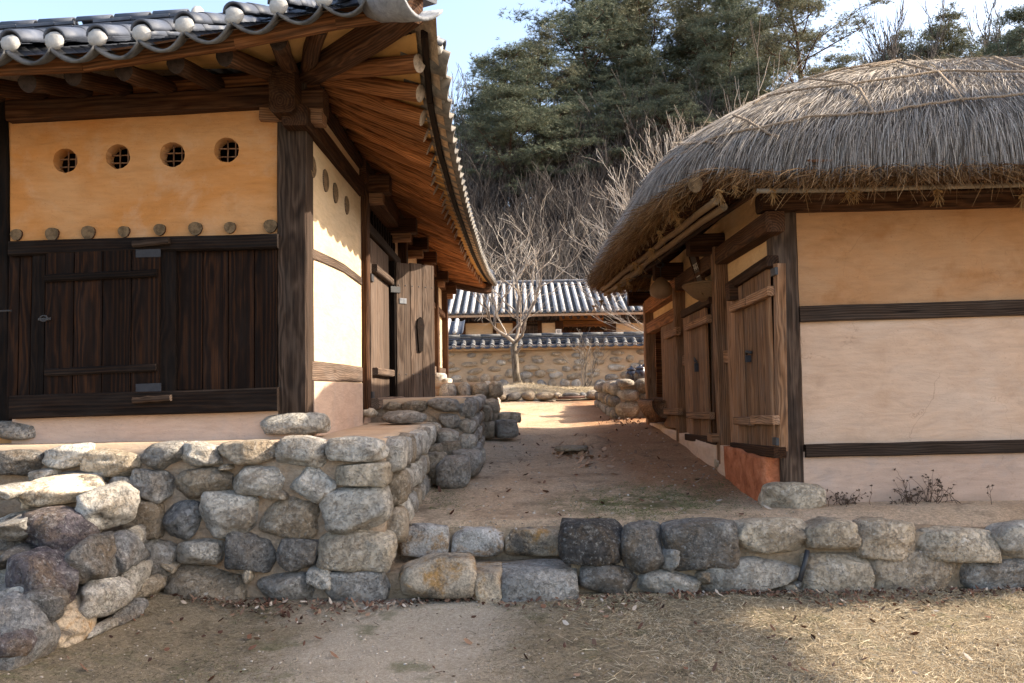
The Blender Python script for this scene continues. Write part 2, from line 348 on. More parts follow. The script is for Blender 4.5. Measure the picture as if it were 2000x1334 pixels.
def yard():
    m = Mat('yard_earth', 0.97, 0.08); p = m.pos()
    sx = m.n('ShaderNodeSeparateXYZ'); m.link(p, sx.inputs[0])
    n = m.noise(p, 1.6, 7, 0.65, 0.5); f = m.noise(p, 45, 5, 0.75); g = m.noise(p, 140, 3, 0.7)
    sand = m.ramp(f, [(0.3, (0.3193, 0.2574, 0.1906)), (0.55, (0.4635, 0.3861, 0.2976)), (0.75, (0.5768, 0.495, 0.3999))])
    turf = m.ramp(f, [(0.3, (0.17, 0.13, 0.085)), (0.6, (0.31, 0.245, 0.165)), (0.8, (0.43, 0.355, 0.25))])
    # trodden bare track from the near left towards the steps
    d = m.math('ABSOLUTE', m.math('ADD', sx.outputs[0], m.math('ADD', m.math('MULTIPLY', m.math('SUBTRACT', n, 0.5), 1.6), 0.75)))
    trk = m.ramp(m.math('ADD', d, m.math('MULTIPLY', m.math('SUBTRACT', m.noise(m.shift(p, 7.0), 6, 6, 0.75), 0.5), 0.9)), [(0.30, 0.95), (1.15, 0.0)])
    trk = m.math('MULTIPLY', trk, m.ramp(m.math('ADD', sx.outputs[1], m.math('MULTIPLY', n, 1.0)), [(0.0, 1.0), (1.0, 1.0)]))
    c = m.mix(trk, turf, sand)
    c = m.mix(1.0, c, m.ramp(g, [(0.3, 0.62), (0.7, 1.3)]), 'MULTIPLY')
    moss = m.noise(m.shift(p, 1.0), 2.4, 6, 0.7)
    c = m.mix(m.ramp(moss, [(0.55, 0.0), (0.66, 0.6)]), c, (0.085, 0.095, 0.035))
    dk = m.noise(m.shift(p, 3.0), 5.5, 6, 0.75)
    c = m.mix(m.math('MULTIPLY', m.ramp(dk, [(0.5, 0.0), (0.62, 0.55)]), m.math('SUBTRACT', 1.0, trk)), c, (0.085, 0.066, 0.045))
    m.color(c); m.bump(m.math('ADD', f, m.math('MULTIPLY', g, 0.6)), 0.9, 0.02); return m.m
M['yard_earth'] = yard()
def lane():
    m = Mat('lane_earth', 0.97, 0.08); p = m.pos()
    sx = m.n('ShaderNodeSeparateXYZ'); m.link(p, sx.inputs[0]); X, Y = sx.outputs[0], sx.outputs[1]
    n = m.noise(p, 1.1, 6, 0.62, 0.4); f = m.noise(p, 30, 6, 0.78); g = m.noise(p, 75, 4, 0.75)
    sand = m.ramp(n, [(0.3, (0.4675, 0.3196, 0.2083)), (0.5, (0.601, 0.4295, 0.2907)), (0.7, (0.6455, 0.4924, 0.3536))])
    red = m.ramp(n, [(0.3, (0.3498, 0.1794, 0.09775)), (0.7, (0.4664, 0.2667, 0.153))])
    # redder clay washed off the thatched house along its wall
    side = m.ramp(m.math('ADD', X, m.math('MULTIPLY', m.math('SUBTRACT', n, 0.5), 1.4)), [(0.0, 0.0), (1.0, 0.0)])
    side = m.math('MULTIPLY', m.math('SUBTRACT', m.math('ADD', X, m.math('MULTIPLY', m.math('SUBTRACT', n, 0.5), 1.6)), 0.75), 1.6, True)
    front = m.math('MULTIPLY', m.math('SUBTRACT', Y, m.math('ADD', 6.9, m.math('MULTIPLY', m.math('SUBTRACT', n, 0.5), 1.2))), 1.2, True)
    c = m.mix(m.math('MULTIPLY', side, front), sand, red)
    c = m.mix(1.0, c, m.ramp(f, [(0.3, 0.62), (0.7, 1.3)]), 'MULTIPLY')
    c = m.mix(1.0, c, m.ramp(g, [(0.3, 0.68), (0.7, 1.28)]), 'MULTIPLY')
    k = m.noise(m.shift(p, 2.0), 1.9, 8, 0.78, 0.3)
    c = m.mix(m.ramp(k, [(0.53, 0.0), (0.66, 0.6)]), c, (0.14, 0.095, 0.062))
    # mossy ground in the damp strip before the steps
    dx = m.math('DIVIDE', m.math('SUBTRACT', X, 1.0), 1.0); dy = m.math('DIVIDE', m.math('SUBTRACT', Y, 6.95), 0.85)
    el = m.math('SUBTRACT', 1.0, m.math('ADD', m.math('MULTIPLY', dx, dx), m.math('MULTIPLY', dy, dy)), True)
    mo = m.math('MULTIPLY', el, m.ramp(m.noise(m.shift(p, 4.0), 5, 7, 0.75), [(0.42, 0.0), (0.58, 0.9)]))
    c = m.mix(mo, c, m.mix(f, (0.055, 0.060, 0.022), (0.14, 0.14, 0.06)))
    dl = m.math('MULTIPLY', m.math('SUBTRACT', -0.45, X), 2.2, True)
    c = m.mix(m.math('MULTIPLY', dl, m.ramp(m.noise(m.shift(p, 5.0), 4, 7, 0.75), [(0.42, 0.0), (0.58, 0.7)])), c, (0.13, 0.105, 0.07))
    m.color(c); m.bump(m.math('ADD', f, m.math('MULTIPLY', g, 0.5)), 1.0, 0.03); return m.m
M['lane_earth'] = lane()
def hillm():
    m = Mat('hill_litter', 1.0, 0.05); p = m.pos(); n = m.noise(p, 0.5, 8, 0.75)
    m.color(m.ramp(n, [(0.3, (0.035, 0.027, 0.021)), (0.6, (0.08, 0.06, 0.046)), (0.8, (0.13, 0.098, 0.07))]))
    m.bump(m.noise(p, 3, 6, 0.8), 1.0, 0.3); return m.m
M['hill_litter'] = hillm()
# ------------------------------------------------------------------ object helpers
WM = {}
def tag(o, label=None, cat=None, group=None, kind=None):
    if label: o['label'] = label
    if cat: o['category'] = cat
    if group: o['group'] = group
    if kind: o['kind'] = kind
    return o
def link(name, data, parent=None, Mx=None):
    o = bpy.data.objects.new(name, data)
    COL.objects.link(o)
    Mx = Mx if Mx is not None else Matrix()
    if parent is not None:
        o.parent = parent; o.matrix_parent_inverse = WM[parent].inverted()
    o.matrix_basis = Mx
    WM[o] = Mx.copy()
    return o
def empty(name, loc, label, cat, group=None):
    o = link(name, None, None, Matrix.Translation(Vector(loc)))
    o.empty_display_size = 0.2
    return tag(o, label, cat, group)
def mesh(name, V, Fc, mats, smooth=False, mi=None):
    me = bpy.data.meshes.new(name)
    me.from_pydata([tuple(v) for v in V], [], [tuple(f) for f in Fc])
    for mm in (mats if isinstance(mats, (list, tuple)) else [mats]): me.materials.append(mm)
    if mi is not None: me.polygons.foreach_set('material_index', mi)
    if smooth: me.polygons.foreach_set('use_smooth', [True] * len(me.polygons))
    me.update(); return me
def mesh_np(name, V, Q, mat, smooth=False):
    """V (n,3) float array, Q (m,k) int array of k-gons: fast path for big meshes."""
    me = bpy.data.meshes.new(name)
    k = Q.shape[1]; m = Q.shape[0]
    me.vertices.add(len(V)); me.vertices.foreach_set('co', np.ascontiguousarray(V, dtype=np.float32).ravel())
    me.loops.add(m * k); me.loops.foreach_set('vertex_index', np.ascontiguousarray(Q, dtype=np.int32).ravel())
    me.polygons.add(m); me.polygons.foreach_set('loop_start', np.arange(0, m * k, k, dtype=np.int32))
    me.polygons.foreach_set('loop_total', np.full(m, k, dtype=np.int32))
    if smooth: me.polygons.foreach_set('use_smooth', np.ones(m, dtype=bool))
    me.materials.append(mat); me.update(calc_edges=True); me.validate(); return me
def snoise(P, freq=1.0, seed=0, octs=3):
    """cheap smooth pseudo-noise in about -1..1 for an (n,3) array"""
    r = np.random.RandomState(seed); P = np.asarray(P, float); out = np.zeros(len(P)); amp = 1.0; tot = 0
    for o in range(octs):
        for _ in range(3):
            k = r.normal(size=3); k /= np.linalg.norm(k) + 1e-9
            out += amp * np.sin((P @ k) * freq * (2 ** o) * r.uniform(0.7, 1.4) * 3.1 + r.uniform(0, 6.28))
        tot += amp * 3; amp *= 0.5
    return out / tot * 1.8
def frame(a, b, up=(0, 0, 1)):
    a, b = Vector(a), Vector(b); x = (b - a); L = x.length; x.normalize()
    z = Vector(up); z = z - x * z.dot(x)
    if z.length < 1e-4: z = Vector((0, 1, 0)) - x * x.y
    z.normalize(); y = z.cross(x)
    R = Matrix((x, y, z)).transposed().to_4x4()
    R.translation = (a + b) / 2
    return R, L
def beam(name, a, b, w, h, mat, parent, up=(0, 0, 1), cham=0.012, wob=0.004, seg=5, curve=0.0, taper=1.0):
    """chamfered timber, long axis local X, w along local Y, h along local Z"""
    R, L = frame(a, b, up)
    c = min(cham, w * 0.3, h * 0.3)
    prof = [(-w/2 + c, -h/2), (w/2 - c, -h/2), (w/2, -h/2 + c), (w/2, h/2 - c), (w/2 - c, h/2), (-w/2 + c, h/2), (-w/2, h/2 - c), (-w/2, -h/2 + c)]
    V, Fc = [], []
    for i in range(seg + 1):
        t = i / seg; x = (t - 0.5) * L
        oy, oz = (random.uniform(-wob, wob), random.uniform(-wob, wob)) if 0 < i < seg else (0, 0)
        s = 1 + (taper - 1) * t
        oz += curve * (4 * (t - 0.5) ** 2)
        for (py, pz) in prof: V.append((x, py * s + oy, pz * s + oz))
    for i in range(seg):
        for j in range(8):
            k = (j + 1) % 8
            Fc.append((i*8+j, i*8+k, (i+1)*8+k, (i+1)*8+j))
    Fc.append(tuple(range(7, -1, -1))); Fc.append(tuple(seg*8 + j for j in range(8)))
    Fc = [tuple(reversed(f)) for f in Fc]
    return link(name, mesh(name, V, Fc, mat), parent, R)
def log(name, a, b, r0, r1, mat, endmat, parent, n=14, seg=6, wob=0.006, curve=0.0):
    R, L = frame(a, b)
    V, Fc, mi = [], [], []
    for i in range(seg + 1):
        t = i / seg; x = (t - 0.5) * L; r = r0 + (r1 - r0) * t
        oy, oz = random.uniform(-wob, wob), random.uniform(-wob, wob) + curve * 4 * (t - 0.5) ** 2
        for j in range(n):
            an = 2 * math.pi * j / n; rr = r * (1 + 0.05 * math.sin(3 * an + i) + random.uniform(-0.02, 0.02))
            V.append((x, math.cos(an) * rr + oy, math.sin(an) * rr + oz))
    for i in range(seg):
        for j in range(n):
            k = (j + 1) % n; Fc.append((i*n+j, i*n+k, (i+1)*n+k, (i+1)*n+j)); mi.append(0)
    Fc.append(tuple(range(n - 1, -1, -1))); mi.append(1)
    Fc.append(tuple(seg*n + j for j in range(n))); mi.append(1)
    Fc = [tuple(reversed(f)) for f in Fc]
    me = mesh(name, V, Fc, [mat, endmat], False, mi)
    me.polygons.foreach_set('use_smooth', [m == 0 for m in mi])
    return link(name, me, parent, R)
def box(name, lo, hi, mat, parent):
    """axis-aligned slab given by two corners"""
    lo, hi = Vector(lo), Vector(hi)
    c = (lo + hi) / 2; s = hi - lo
    V = [(s.x/2*i, s.y/2*j, s.z/2*k) for i in (-1, 1) for j in (-1, 1) for k in (-1, 1)]
    Fc = [(0,1,3,2), (4,6,7,5), (0,4,5,1), (2,3,7,6), (0,2,6,4), (1,5,7,3)]
    return link(name, mesh(name, V, Fc, mat), parent, Matrix.Translation(c))
def slab(name, P, thick, mat, parent, nrm):
    """planar outline P (world points) given thickness against nrm"""
    c = sum((Vector(p) for p in P), Vector()) / len(P); n = Vector(nrm).normalized() * thick; k = len(P)
    V = [tuple(Vector(p) - c) for p in P] + [tuple(Vector(p) - c - n) for p in P]
    Fc = [tuple(range(k)), tuple(range(2*k - 1, k - 1, -1))] + [(i, k + i, k + (i+1) % k, (i+1) % k) for i in range(k)]
    return link(name, mesh(name, V, Fc, mat), parent, Matrix.Translation(c))
def tube(name, pts, r, mat, parent=None, n=6, r1=None, Mx=None, cap=True):
    V, Fc = tube_geo(pts, r, n, r1, cap)
    return link(name, mesh(name, V, Fc, mat, True), parent, Mx)
def tube_geo(pts, r, n=6, r1=None, cap=True, off=0):
    pts = [Vector(p) for p in pts]; V, Fc = [], []; m = len(pts)
    up = Vector((0.13, 0.21, 1)).normalized()
    for i, p in enumerate(pts):
        d = (pts[min(i + 1, m - 1)] - pts[max(i - 1, 0)]); d.normalize()
        u = up - d * up.dot(d)
        if u.length < 0.05: u = Vector((1, 0, 0)) - d * d.x
        u.normalize(); v = d.cross(u)
        rr = r if r1 is None else r + (r1 - r) * i / max(1, m - 1)
        for j in range(n):
            a = 2 * math.pi * j / n; V.append(tuple(p + u * math.cos(a) * rr + v * math.sin(a) * rr))
    for i in range(m - 1):
        for j in range(n):
            k = (j + 1) % n; Fc.append((off + i*n+j, off + i*n+k, off + (i+1)*n+k, off + (i+1)*n+j))
    if cap:
        Fc.append(tuple(off + j for j in range(n - 1, -1, -1))); Fc.append(tuple(off + (m-1)*n + j for j in range(n)))
    return V, Fc
def lathe(name, prof, mat, parent=None, Mx=None, n=24):
    V, Fc = [], []
    for (r, z) in prof:
        for j in range(n):
            a = 2 * math.pi * j / n; V.append((r * math.cos(a), r * math.sin(a), z))
    for i in range(len(prof) - 1):
        for j in range(n):
            k = (j + 1) % n; Fc.append((i*n+j, i*n+k, (i+1)*n+k, (i+1)*n+j))
    return link(name, mesh(name, V, Fc, mat, True), parent, Mx)

# ------------------------------------------------------------------ stones
_ICO = {}
def ico(sub):
    if sub not in _ICO:
        bm = bmesh.new(); bmesh.ops.create_icosphere(bm, subdivisions=sub, radius=1.0)
        V = np.array([v.co[:] for v in bm.verts]); Fc = np.array([[v.index for v in f.verts] for f in bm.faces]); bm.free()
        _ICO[sub] = (V, Fc)
    return _ICO[sub]
SEED = [100]
def stone_geo(half, boxy=0.5, sub=3, seed=0, rough=0.075, facets=16):
    V, Fc = ico(sub); r = np.random.RandomState(seed)
    V = V.copy()
    mx = np.abs(V).max(axis=1, keepdims=True)
    V = V * ((1 - boxy) + boxy / mx) * (1 - 0.12 * boxy)
    for _ in range(facets):
        n = r.normal(size=3); n /= np.linalg.norm(n); d = r.uniform(0.64, 0.96) * (1 + 1.0 * max(0, boxy - 0.5))
        e = np.maximum(V @ n - d, 0)[:, None]; V = V - e * n * r.uniform(0.6, 0.95)
    nr = V / (np.linalg.norm(V, axis=1, keepdims=True) + 1e-9)
    V = V + nr * (snoise(V, 0.75, seed, 3)[:, None] * rough + snoise(V, 3.2, seed + 1, 3)[:, None] * rough * 0.35 - np.maximum(0, snoise(V, 1.9, seed + 2, 2))[:, None] ** 2 * rough * 0.9)
    ext = np.abs(V).max(axis=0)
    return V / ext * np.array(half), Fc
def stone_obj(name, c, half, col, parent, rot=0.0, boxy=0.5, sub=3, mat='granite', rough=0.06, axis='Y', yaw=0.0):
    SEED[0] += 1
    V, Fc = stone_geo(half, boxy, sub, SEED[0], rough)
    me = mesh_np(name, V, Fc, M[mat], True)
    R = Matrix.Translation(Vector(c)) @ Matrix.Rotation(yaw, 4, 'Z') @ Matrix.Rotation(rot, 4, axis)
    o = link(name, me, parent, R)
    k = random.uniform(0.88, 1.12)
    o.color = (col[0] * k, col[1] * k, col[2] * k, 1)
    return o
SCOL = {'white': (0.713, 0.6497, 0.5635), 'light': (0.575, 0.5175, 0.4427), 'grey': (0.3967, 0.3657, 0.3277), 'blue': (0.2875, 0.2818, 0.276),
        'tan': (0.529, 0.4197, 0.3047), 'brown': (0.368, 0.2932, 0.2127), 'dark': (0.2013, 0.1824, 0.1628), 'purple': (0.1222, 0.1024, 0.1113),
        'black': (0.08625, 0.07716, 0.07192), 'warm': (0.6325, 0.5191, 0.3867)}
def rock_mass(name, lo, hi, mat, parent, amp=0.03, n=(14, 6, 8), seed=3, top_flat=False, Mx=None):
    """a lumpy block of earth or mortar: a box with subdivided, uneven faces"""
    bm = bmesh.new()
    lo, hi = Vector(lo), Vector(hi)
    idx = {}
    def vert(i, j, k):
        key = (i, j, k)
        if key not in idx:
            idx[key] = bm.verts.new((lo.x + (hi.x - lo.x) * i / n[0], lo.y + (hi.y - lo.y) * j / n[1], lo.z + (hi.z - lo.z) * k / n[2]))
        return idx[key]
    for i in range(n[0]):
        for j in range(n[1]):
            bm.faces.new([vert(i, j, n[2]), vert(i+1, j, n[2]), vert(i+1, j+1, n[2]), vert(i, j+1, n[2])])
            bm.faces.new([vert(i, j+1, 0), vert(i+1, j+1, 0), vert(i+1, j, 0), vert(i, j, 0)])
    for i in range(n[0]):
        for k in range(n[2]):
            bm.faces.new([vert(i, 0, k), vert(i+1, 0, k), vert(i+1, 0, k+1), vert(i, 0, k+1)])
            bm.faces.new([vert(i, n[1], k+1), vert(i+1, n[1], k+1), vert(i+1, n[1], k), vert(i, n[1], k)])
    for j in range(n[1]):
        for k in range(n[2]):
            bm.faces.new([vert(0, j, k+1), vert(0, j+1, k+1), vert(0, j+1, k), vert(0, j, k)])
            bm.faces.new([vert(n[0], j, k), vert(n[0], j+1, k), vert(n[0], j+1, k+1), vert(n[0], j, k+1)])
    vs = list(bm.verts); P = np.array([v.co[:] for v in vs])
    a = snoise(P, 1.2, seed, 4) * amp; b = snoise(P, 1.3, seed + 5, 4) * amp
    for v, d, e, p in zip(vs, a, b, P):
        v.co.y += d; v.co.x += e * 0.6
        v.co.z += (d * 0.25 if top_flat else e)
    me = bpy.data.meshes.new(name); bm.to_mesh(me); bm.free(); me.materials.append(mat)
    me.polygons.foreach_set('use_smooth', [True] * len(me.polygons))
    return link(name, me, parent, Mx)

# ------------------------------------------------------------------ the lie of the land
def lane_z(x, y):
    """earth of the lane and the back court"""
    z = np.interp(y, [5.0, 6.0, 6.12, 6.4, 9.0, 12.0, 15.0, 18.0, 21.0, 24.0, 34.0], [0.36, 0.40, 0.455, 0.52, 0.66, 0.83, 1.01, 1.20, 1.40, 1.52, 1.7])
    x = np.asarray(x, float); y = np.asarray(y, float)
    z = z + 0.07 * np.clip((x - 0.6) / 1.5, 0, 1) * np.clip((y - 7.0) / 3, 0, 1) * np.clip((15 - y) / 3, 0, 1)
    P = np.stack([x, y, 0 * x], -1).reshape(-1, 3)
    return z + (snoise(P, 0.5, 31, 3) * 0.026 + snoise(P, 3.0, 32, 3) * 0.007).reshape(x.shape)
def lane_sheet(x, y):
    """the lane's surface, cut back where the steps climb into it"""
    return np.where((x > -1.0) & (x < 0.36) & (y < 6.30), 0.12, lane_z(x, y))
def yard_z(x, y):
    x = np.asarray(x, float); y = np.asarray(y, float)
    P = np.stack([x, y, 0 * x], -1).reshape(-1, 3)
    z = (snoise(P, 0.6, 12, 3) * 0.020 + snoise(P, 3.4, 13, 3) * 0.006).reshape(x.shape)
    return z + 0.12 * np.clip((-x - 2.0) / 1.2, 0, 1) + 0.065 * np.clip((y - 5.25) / 0.45, 0, 1) ** 1.5
CREST_Y = 49.0
def hill_z(x, y):
    x = np.asarray(x, float); y = np.asarray(y, float)
    P = np.stack([x, y, 0 * x], -1).reshape(-1, 3)
    t = np.clip((y - 33.0) / (CREST_Y - 33.0), 0, 1)
    h = 11.8 + 2.0 * np.clip(x / 18.0, -1.2, 1.6)
    z = 1.55 + h * (t * t * (3 - 2 * t)) - np.clip(y - CREST_Y, 0, 200) * 0.10
    return z + (snoise(P, 0.06, 77, 4) * 1.1).reshape(x.shape) * np.clip((y - 34) / 6, 0, 1)
def sheet(name, xs, ys, fn, mat):
    X, Y = np.meshgrid(xs, ys); Z = fn(X, Y)
    V = np.stack([X, Y, Z], -1).reshape(-1, 3); nx, ny = len(xs), len(ys)
    i = np.arange(nx * ny).reshape(ny, nx)
    Q = np.stack([i[:-1, :-1], i[:-1, 1:], i[1:, 1:], i[1:, :-1]], -1).reshape(-1, 4)
    return tag(link(name, mesh_np(name, V, Q, mat, True)), kind='structure')
def graded(lo, hi, c0, c1, fine, coarse):
    a = list(np.arange(c0, c1 + 1e-6, fine)); s = fine; v = c1
    while v < hi: s = min(coarse, s * 1.35); v += s; a.append(v)
    s = fine; v = c0
    while v > lo: s = min(coarse, s * 1.35); v -= s; a.insert(0, v)
    return np.array(a)
def ground_fn(x, y):
    z = yard_z(x, y)
    return np.where(y > 6.3, z - 0.25, z)
sheet('ground', graded(-600, 600, -4.5, 5.5, 0.06, 60), graded(-600, 600, 2.6, 6.4, 0.05, 60), ground_fn, M['yard_earth'])
sheet('lane', graded(-45, 45, -1.2, 4.6, 0.06, 4), np.concatenate([np.arange(6.06, 16, 0.07), np.arange(16, 34.5, 0.3)]), lane_sheet, M['lane_earth'])
sheet('hill', np.arange(-150, 151, 1.5), np.concatenate([np.arange(32.5, 62, 0.8), np.arange(62, 170, 4)]), hill_z, M['hill_litter'])
# ------------------------------------------------------------------ stone terraces and walls
def stone_px(parent, x0, y0, x1, y1, Yf, col, rot=0.0, boxy=0.55, depth=0.15, sub=3, mat='granite', rough=0.06, grow=1.03, name='stone', yaw=0.0):
    """a stone whose face fills that patch of the wall standing at distance Yf"""
    c = at_y((x0 + x1) / 2, (y0 + y1) / 2, Yf)
    hw = (x1 - x0) / 2 * Yf / F * grow; hh = (y1 - y0) / 2 * Yf / F * grow
    return stone_obj(name, (c.x, Yf + depth * 0.62, c.z), (hw, depth, hh), SCOL[col], parent, rot, boxy, sub, mat, rough, yaw=yaw)
YF = 5.80
terr = empty('stone_terrace', (-3, 6.5, 0), 'tall terrace of rounded granite cobbles in tan mortar carrying the tiled house', 'terrace')
rock_mass('mortar', (-9.0, YF + 0.07, -0.2), (-0.99, 9.2, 1.10), M['mortar'], terr, 0.022, (90, 30, 14), 3)
rock_mass('clay_top', (-9.0, YF + 0.10, 1.02), (-0.99, 9.2, 1.185), M['clay'], terr, 0.02, (60, 24, 2), 8, True)
def c5(b): return (b[0] / 2.499, 800 + b[1] / 2.499, b[2] / 2.499, 800 + b[3] / 2.499)
FRONT = [  # (crop box), colour, tilt
    ((-60, 195, 205, 320), 'dark', 0.05), ((190, 178, 430, 290), 'white', -0.1), ((380, 200, 665, 330), 'warm', 0.05), ((660, 168, 885, 300), 'grey', -0.1),
    ((865, 162, 1065, 285), 'white', 0.12), ((1055, 157, 1335, 272), 'tan', 0.0), ((1340, 140, 1610, 285), 'light', 0.15), ((1590, 140, 1905, 262), 'white', 0.05),
    ((150, 290, 270, 350), 'light', 0), ((270, 300, 510, 360), 'grey', 0), ((510, 330, 640, 440), 'grey', 0.1),
    ((625, 300, 830, 450), 'grey', 0.2), ((830, 285, 1115, 438), 'brown', -0.12), ((1120, 275, 1385, 420), 'light', 0.05), ((1405, 288, 1628, 458), 'white', 0.1), ((1638, 265, 1895, 378), 'warm', -0.03),
    ((600, 440, 790, 635), 'brown', 0), ((792, 447, 970, 640), 'blue', 0), ((970, 410, 1245, 628), 'light', 0.15), ((1240, 425, 1565, 628), 'brown', 0.1), ((1570, 385, 1890, 608), 'light', -0.1),
    ((625, 645, 840, 840), 'grey', 0.2), ((850, 640, 1075, 760), 'light', 0.1), ((1080, 600, 1335, 800), 'dark', 0.25), ((1345, 630, 1550, 800), 'dark', 0.1), ((1550, 600, 1910, 780), 'warm', 0.05),
    ((640, 830, 760, 925), 'tan', 0.2), ((760, 765, 1185, 965), 'brown', 0.0), ((1210, 800, 1520, 950), 'grey', 0.05), ((1500, 755, 1620, 875), 'light', 0.0), ((1590, 785, 1890, 950), 'grey', -0.06),
    ((1270, 395, 1400, 440), 'tan', 0), ((1060, 270, 1130, 300), 'tan', 0), ((1180, 770, 1230, 850), 'tan', 0), ((780, 745, 860, 790), 'tan', 0.3)]
for b, c, r in FRONT:
    x0, y0, x1, y1 = c5(b)
    stone_px(terr, x0, y0, x1, y1, YF, c, r, random.uniform(0.5, 0.8), 0.17, 4, grow=1.10, rough=0.07)
def stone_face(parent, fn, length, zlo, zhi, rows, wmin, wmax, nrm_depth, cols, yaw, sub=3, seed=1, jit=0.02, boxy=(0.6, 0.9), name='stone'):
    """rows of separate stones; fn(s, z) gives the world point of a face spot s metres along and z up"""
    r = random.Random(seed)
    for k in range(rows):
        s = -r.uniform(0, wmin * 0.6)
        while s < length:
            w = r.uniform(wmin, wmax); sm = s + w / 2
            lo, hi = zlo(sm), zhi(sm); h = (hi - lo) / rows
            if h < 0.06: break
            c = fn(sm, lo + h * (k + 0.5) + r.uniform(-jit, jit))
            stone_obj(name, c, (w / 2 * 1.03, nrm_depth, h / 2 * r.uniform(0.98, 1.1)), SCOL[r.choice(cols)], parent, r.uniform(-0.15, 0.15), r.uniform(*boxy), sub, yaw=yaw)
            s += w
CS = ['light', 'grey', 'white', 'brown', 'grey', 'tan', 'light']
stone_face(terr, lambda s, z: (-0.97, 6.02 + s, z), 2.9, lambda s: float(lane_z(-0.9, 6.0 + s)) - 0.06, lambda s: 1.18, 3, 0.22, 0.36, 0.12, CS, rad(90), 3, 5)

tt2 = empty('stone_terrace', (-1.1, 10.5, 0.5), 'second stepped stone terrace under the open plank gate', 'terrace')
rock_mass('mortar', (-1.75, 8.98, 0.3), (-0.60, 12.3, 1.37), M['mortar'], tt2, 0.02, (10, 24, 10), 13)
rock_mass('clay_top', (-1.75, 8.98, 1.33), (-0.60, 12.3, 1.44), M['clay'], tt2, 0.012, (10, 24, 2), 18, True)
for x0, y0, x1, y1, c, r in [(832, 777, 901, 805, 'grey', 0.03), (856, 806, 901, 838, 'grey', 0.05), (780, 782, 835, 806, 'brown', 0), (795, 806, 856, 836, 'tan', 0), (745, 785, 785, 803, 'tan', 0)]:
    stone_px(tt2, x0, y0, x1, y1, 8.92, c, r, 0.6, 0.16)
stone_face(tt2, lambda s, z: (-0.58, 9.0 + s, z), 3.2, lambda s: float(lane_z(-0.6, 9.0 + s)) - 0.05, lambda s: 1.43, 4, 0.2, 0.34, 0.11, CS, rad(90), 2, 6)
tt3 = empty('stone_terrace', (-1.1, 15, 0.7), 'sunlit far stone terrace beyond the plank gate with small steps on it', 'terrace')
rock_mass('mortar', (-1.75, 12.35, 0.5), (-0.50, 19.6, 1.60), M['mortar'], tt3, 0.02, (8, 30, 8), 23)
rock_mass('clay_top', (-1.75, 12.35, 1.56), (-0.50, 19.6, 1.645), M['clay'], tt3, 0.012, (8, 30, 2), 28, True)
stone_face(tt3, lambda s, z: (-0.49, 12.4 + s, z), 7.2, lambda s: float(lane_z(-0.5, 12.4 + s)) - 0.05, lambda s: 1.64, 3, 0.22, 0.4, 0.1, ['white', 'light', 'warm', 'white'], rad(90), 2, 7)
stone_face(tt3, lambda s, z: (-1.2 + s, 12.36, z), 0.75, lambda s: 0.9, lambda s: 1.64, 3, 0.2, 0.3, 0.1, ['white', 'light', 'warm'], 0, 2, 9)
for x0, y0, x1, y1, Y in [(846, 728, 872, 752, 14.5), (862, 738, 882, 756, 14.2)]:
    stone_px(tt3, x0, y0, x1, y1, Y, 'white', 0, 0.8, 0.16, 2, name='step_stone')

ledge = empty('stone_ledge', (-0.65, 8.3, 0.6), 'low ledge of grey boulders at the foot of the terraces along the lane', 'ledge')
for x0, y0, x1, y1, Y, c in [(850, 893, 918, 958, 7.75, 'grey'), (876, 880, 942, 932, 8.2, 'grey'), (834, 884, 872, 950, 7.85, 'brown'), (905, 874, 948, 906, 9.0, 'light'), (846, 838, 894, 872, 8.5, 'light'), (890, 866, 942, 890, 9.0, 'grey'), (818, 868, 862, 902, 8.1, 'brown'), (850, 862, 900, 898, 8.35, 'brown')]:
    stone_px(ledge, x0, y0, x1, y1, Y, c, random.uniform(-0.08, 0.08), 0.75, 0.2)
# ---- rough boulder wall at the near left
rub = empty('boulder_wall', (-3.1, 5.0, 0), 'rough slope of dark and pale boulders beside the tall terrace', 'boulder wall')
rock_mass('earth_core', (-5.2, 5.05, -0.1), (-2.86, 5.92, 0.52), M['rubble_earth'], rub, 0.06, (24, 10, 8), 43)
rock_mass('earth_core', (-5.0, 4.35, -0.1), (-2.98, 5.1, 0.24), M['rubble_earth'], rub, 0.06, (20, 8, 5), 44)
for b, Y, c, r, bx in [((10, 335, 440, 505), 5.50, 'warm', -0.1, 0.3), ((365, 368, 620, 590), 5.32, 'white', -0.35, 0.5), ((60, 500, 425, 730), 5.12, 'purple', 0.12, 0.35), ((-60, 515, 165, 650), 5.05, 'grey', -0.2, 0.4),
                       ((-50, 712, 312, 1005), 4.75, 'purple', 0.05, 0.45), ((300, 640, 492, 890), 4.98, 'dark', -0.35, 0.5), ((290, 835, 555, 1045), 5.02, 'white', -0.3, 0.45), ((-190, 950, 145, 1400), 4.40, 'blue', 0.1, 0.5),
                       ((140, 975, 357, 1225), 4.78, 'brown', -0.5, 0.45), ((-80, 365, 95, 445), 5.35, 'white', 0.1, 0.4), ((470, 600, 628, 815), 5.25, 'blue', -0.25, 0.5), ((560, 765, 648, 935), 5.35, 'light', 0.25, 0.5),
                       ((-40, 690, 70, 790), 4.9, 'dark', 0, 0.4), ((515, 960, 640, 1075), 5.3, 'blue', -0.4, 0.4), ((430, 1060, 492, 1115), 5.0, 'light', 0, 0.4), ((640, 820, 770, 930), 5.62, 'tan', 0.3, 0.4), ((560, 590, 640, 700), 5.5, 'grey', 0.2, 0.4), ((150, 500, 300, 560), 5.35, 'dark', 0, 0.4)]:
    x0, y0, x1, y1 = c5(b)
    stone_px(rub, x0, y0, x1, y1, Y, c, r, bx, 0.24, 4, rough=0.11, mat='lichen_stone' if b[0] == 10 or b[0] == 140 else 'granite')
rr = random.Random(8)
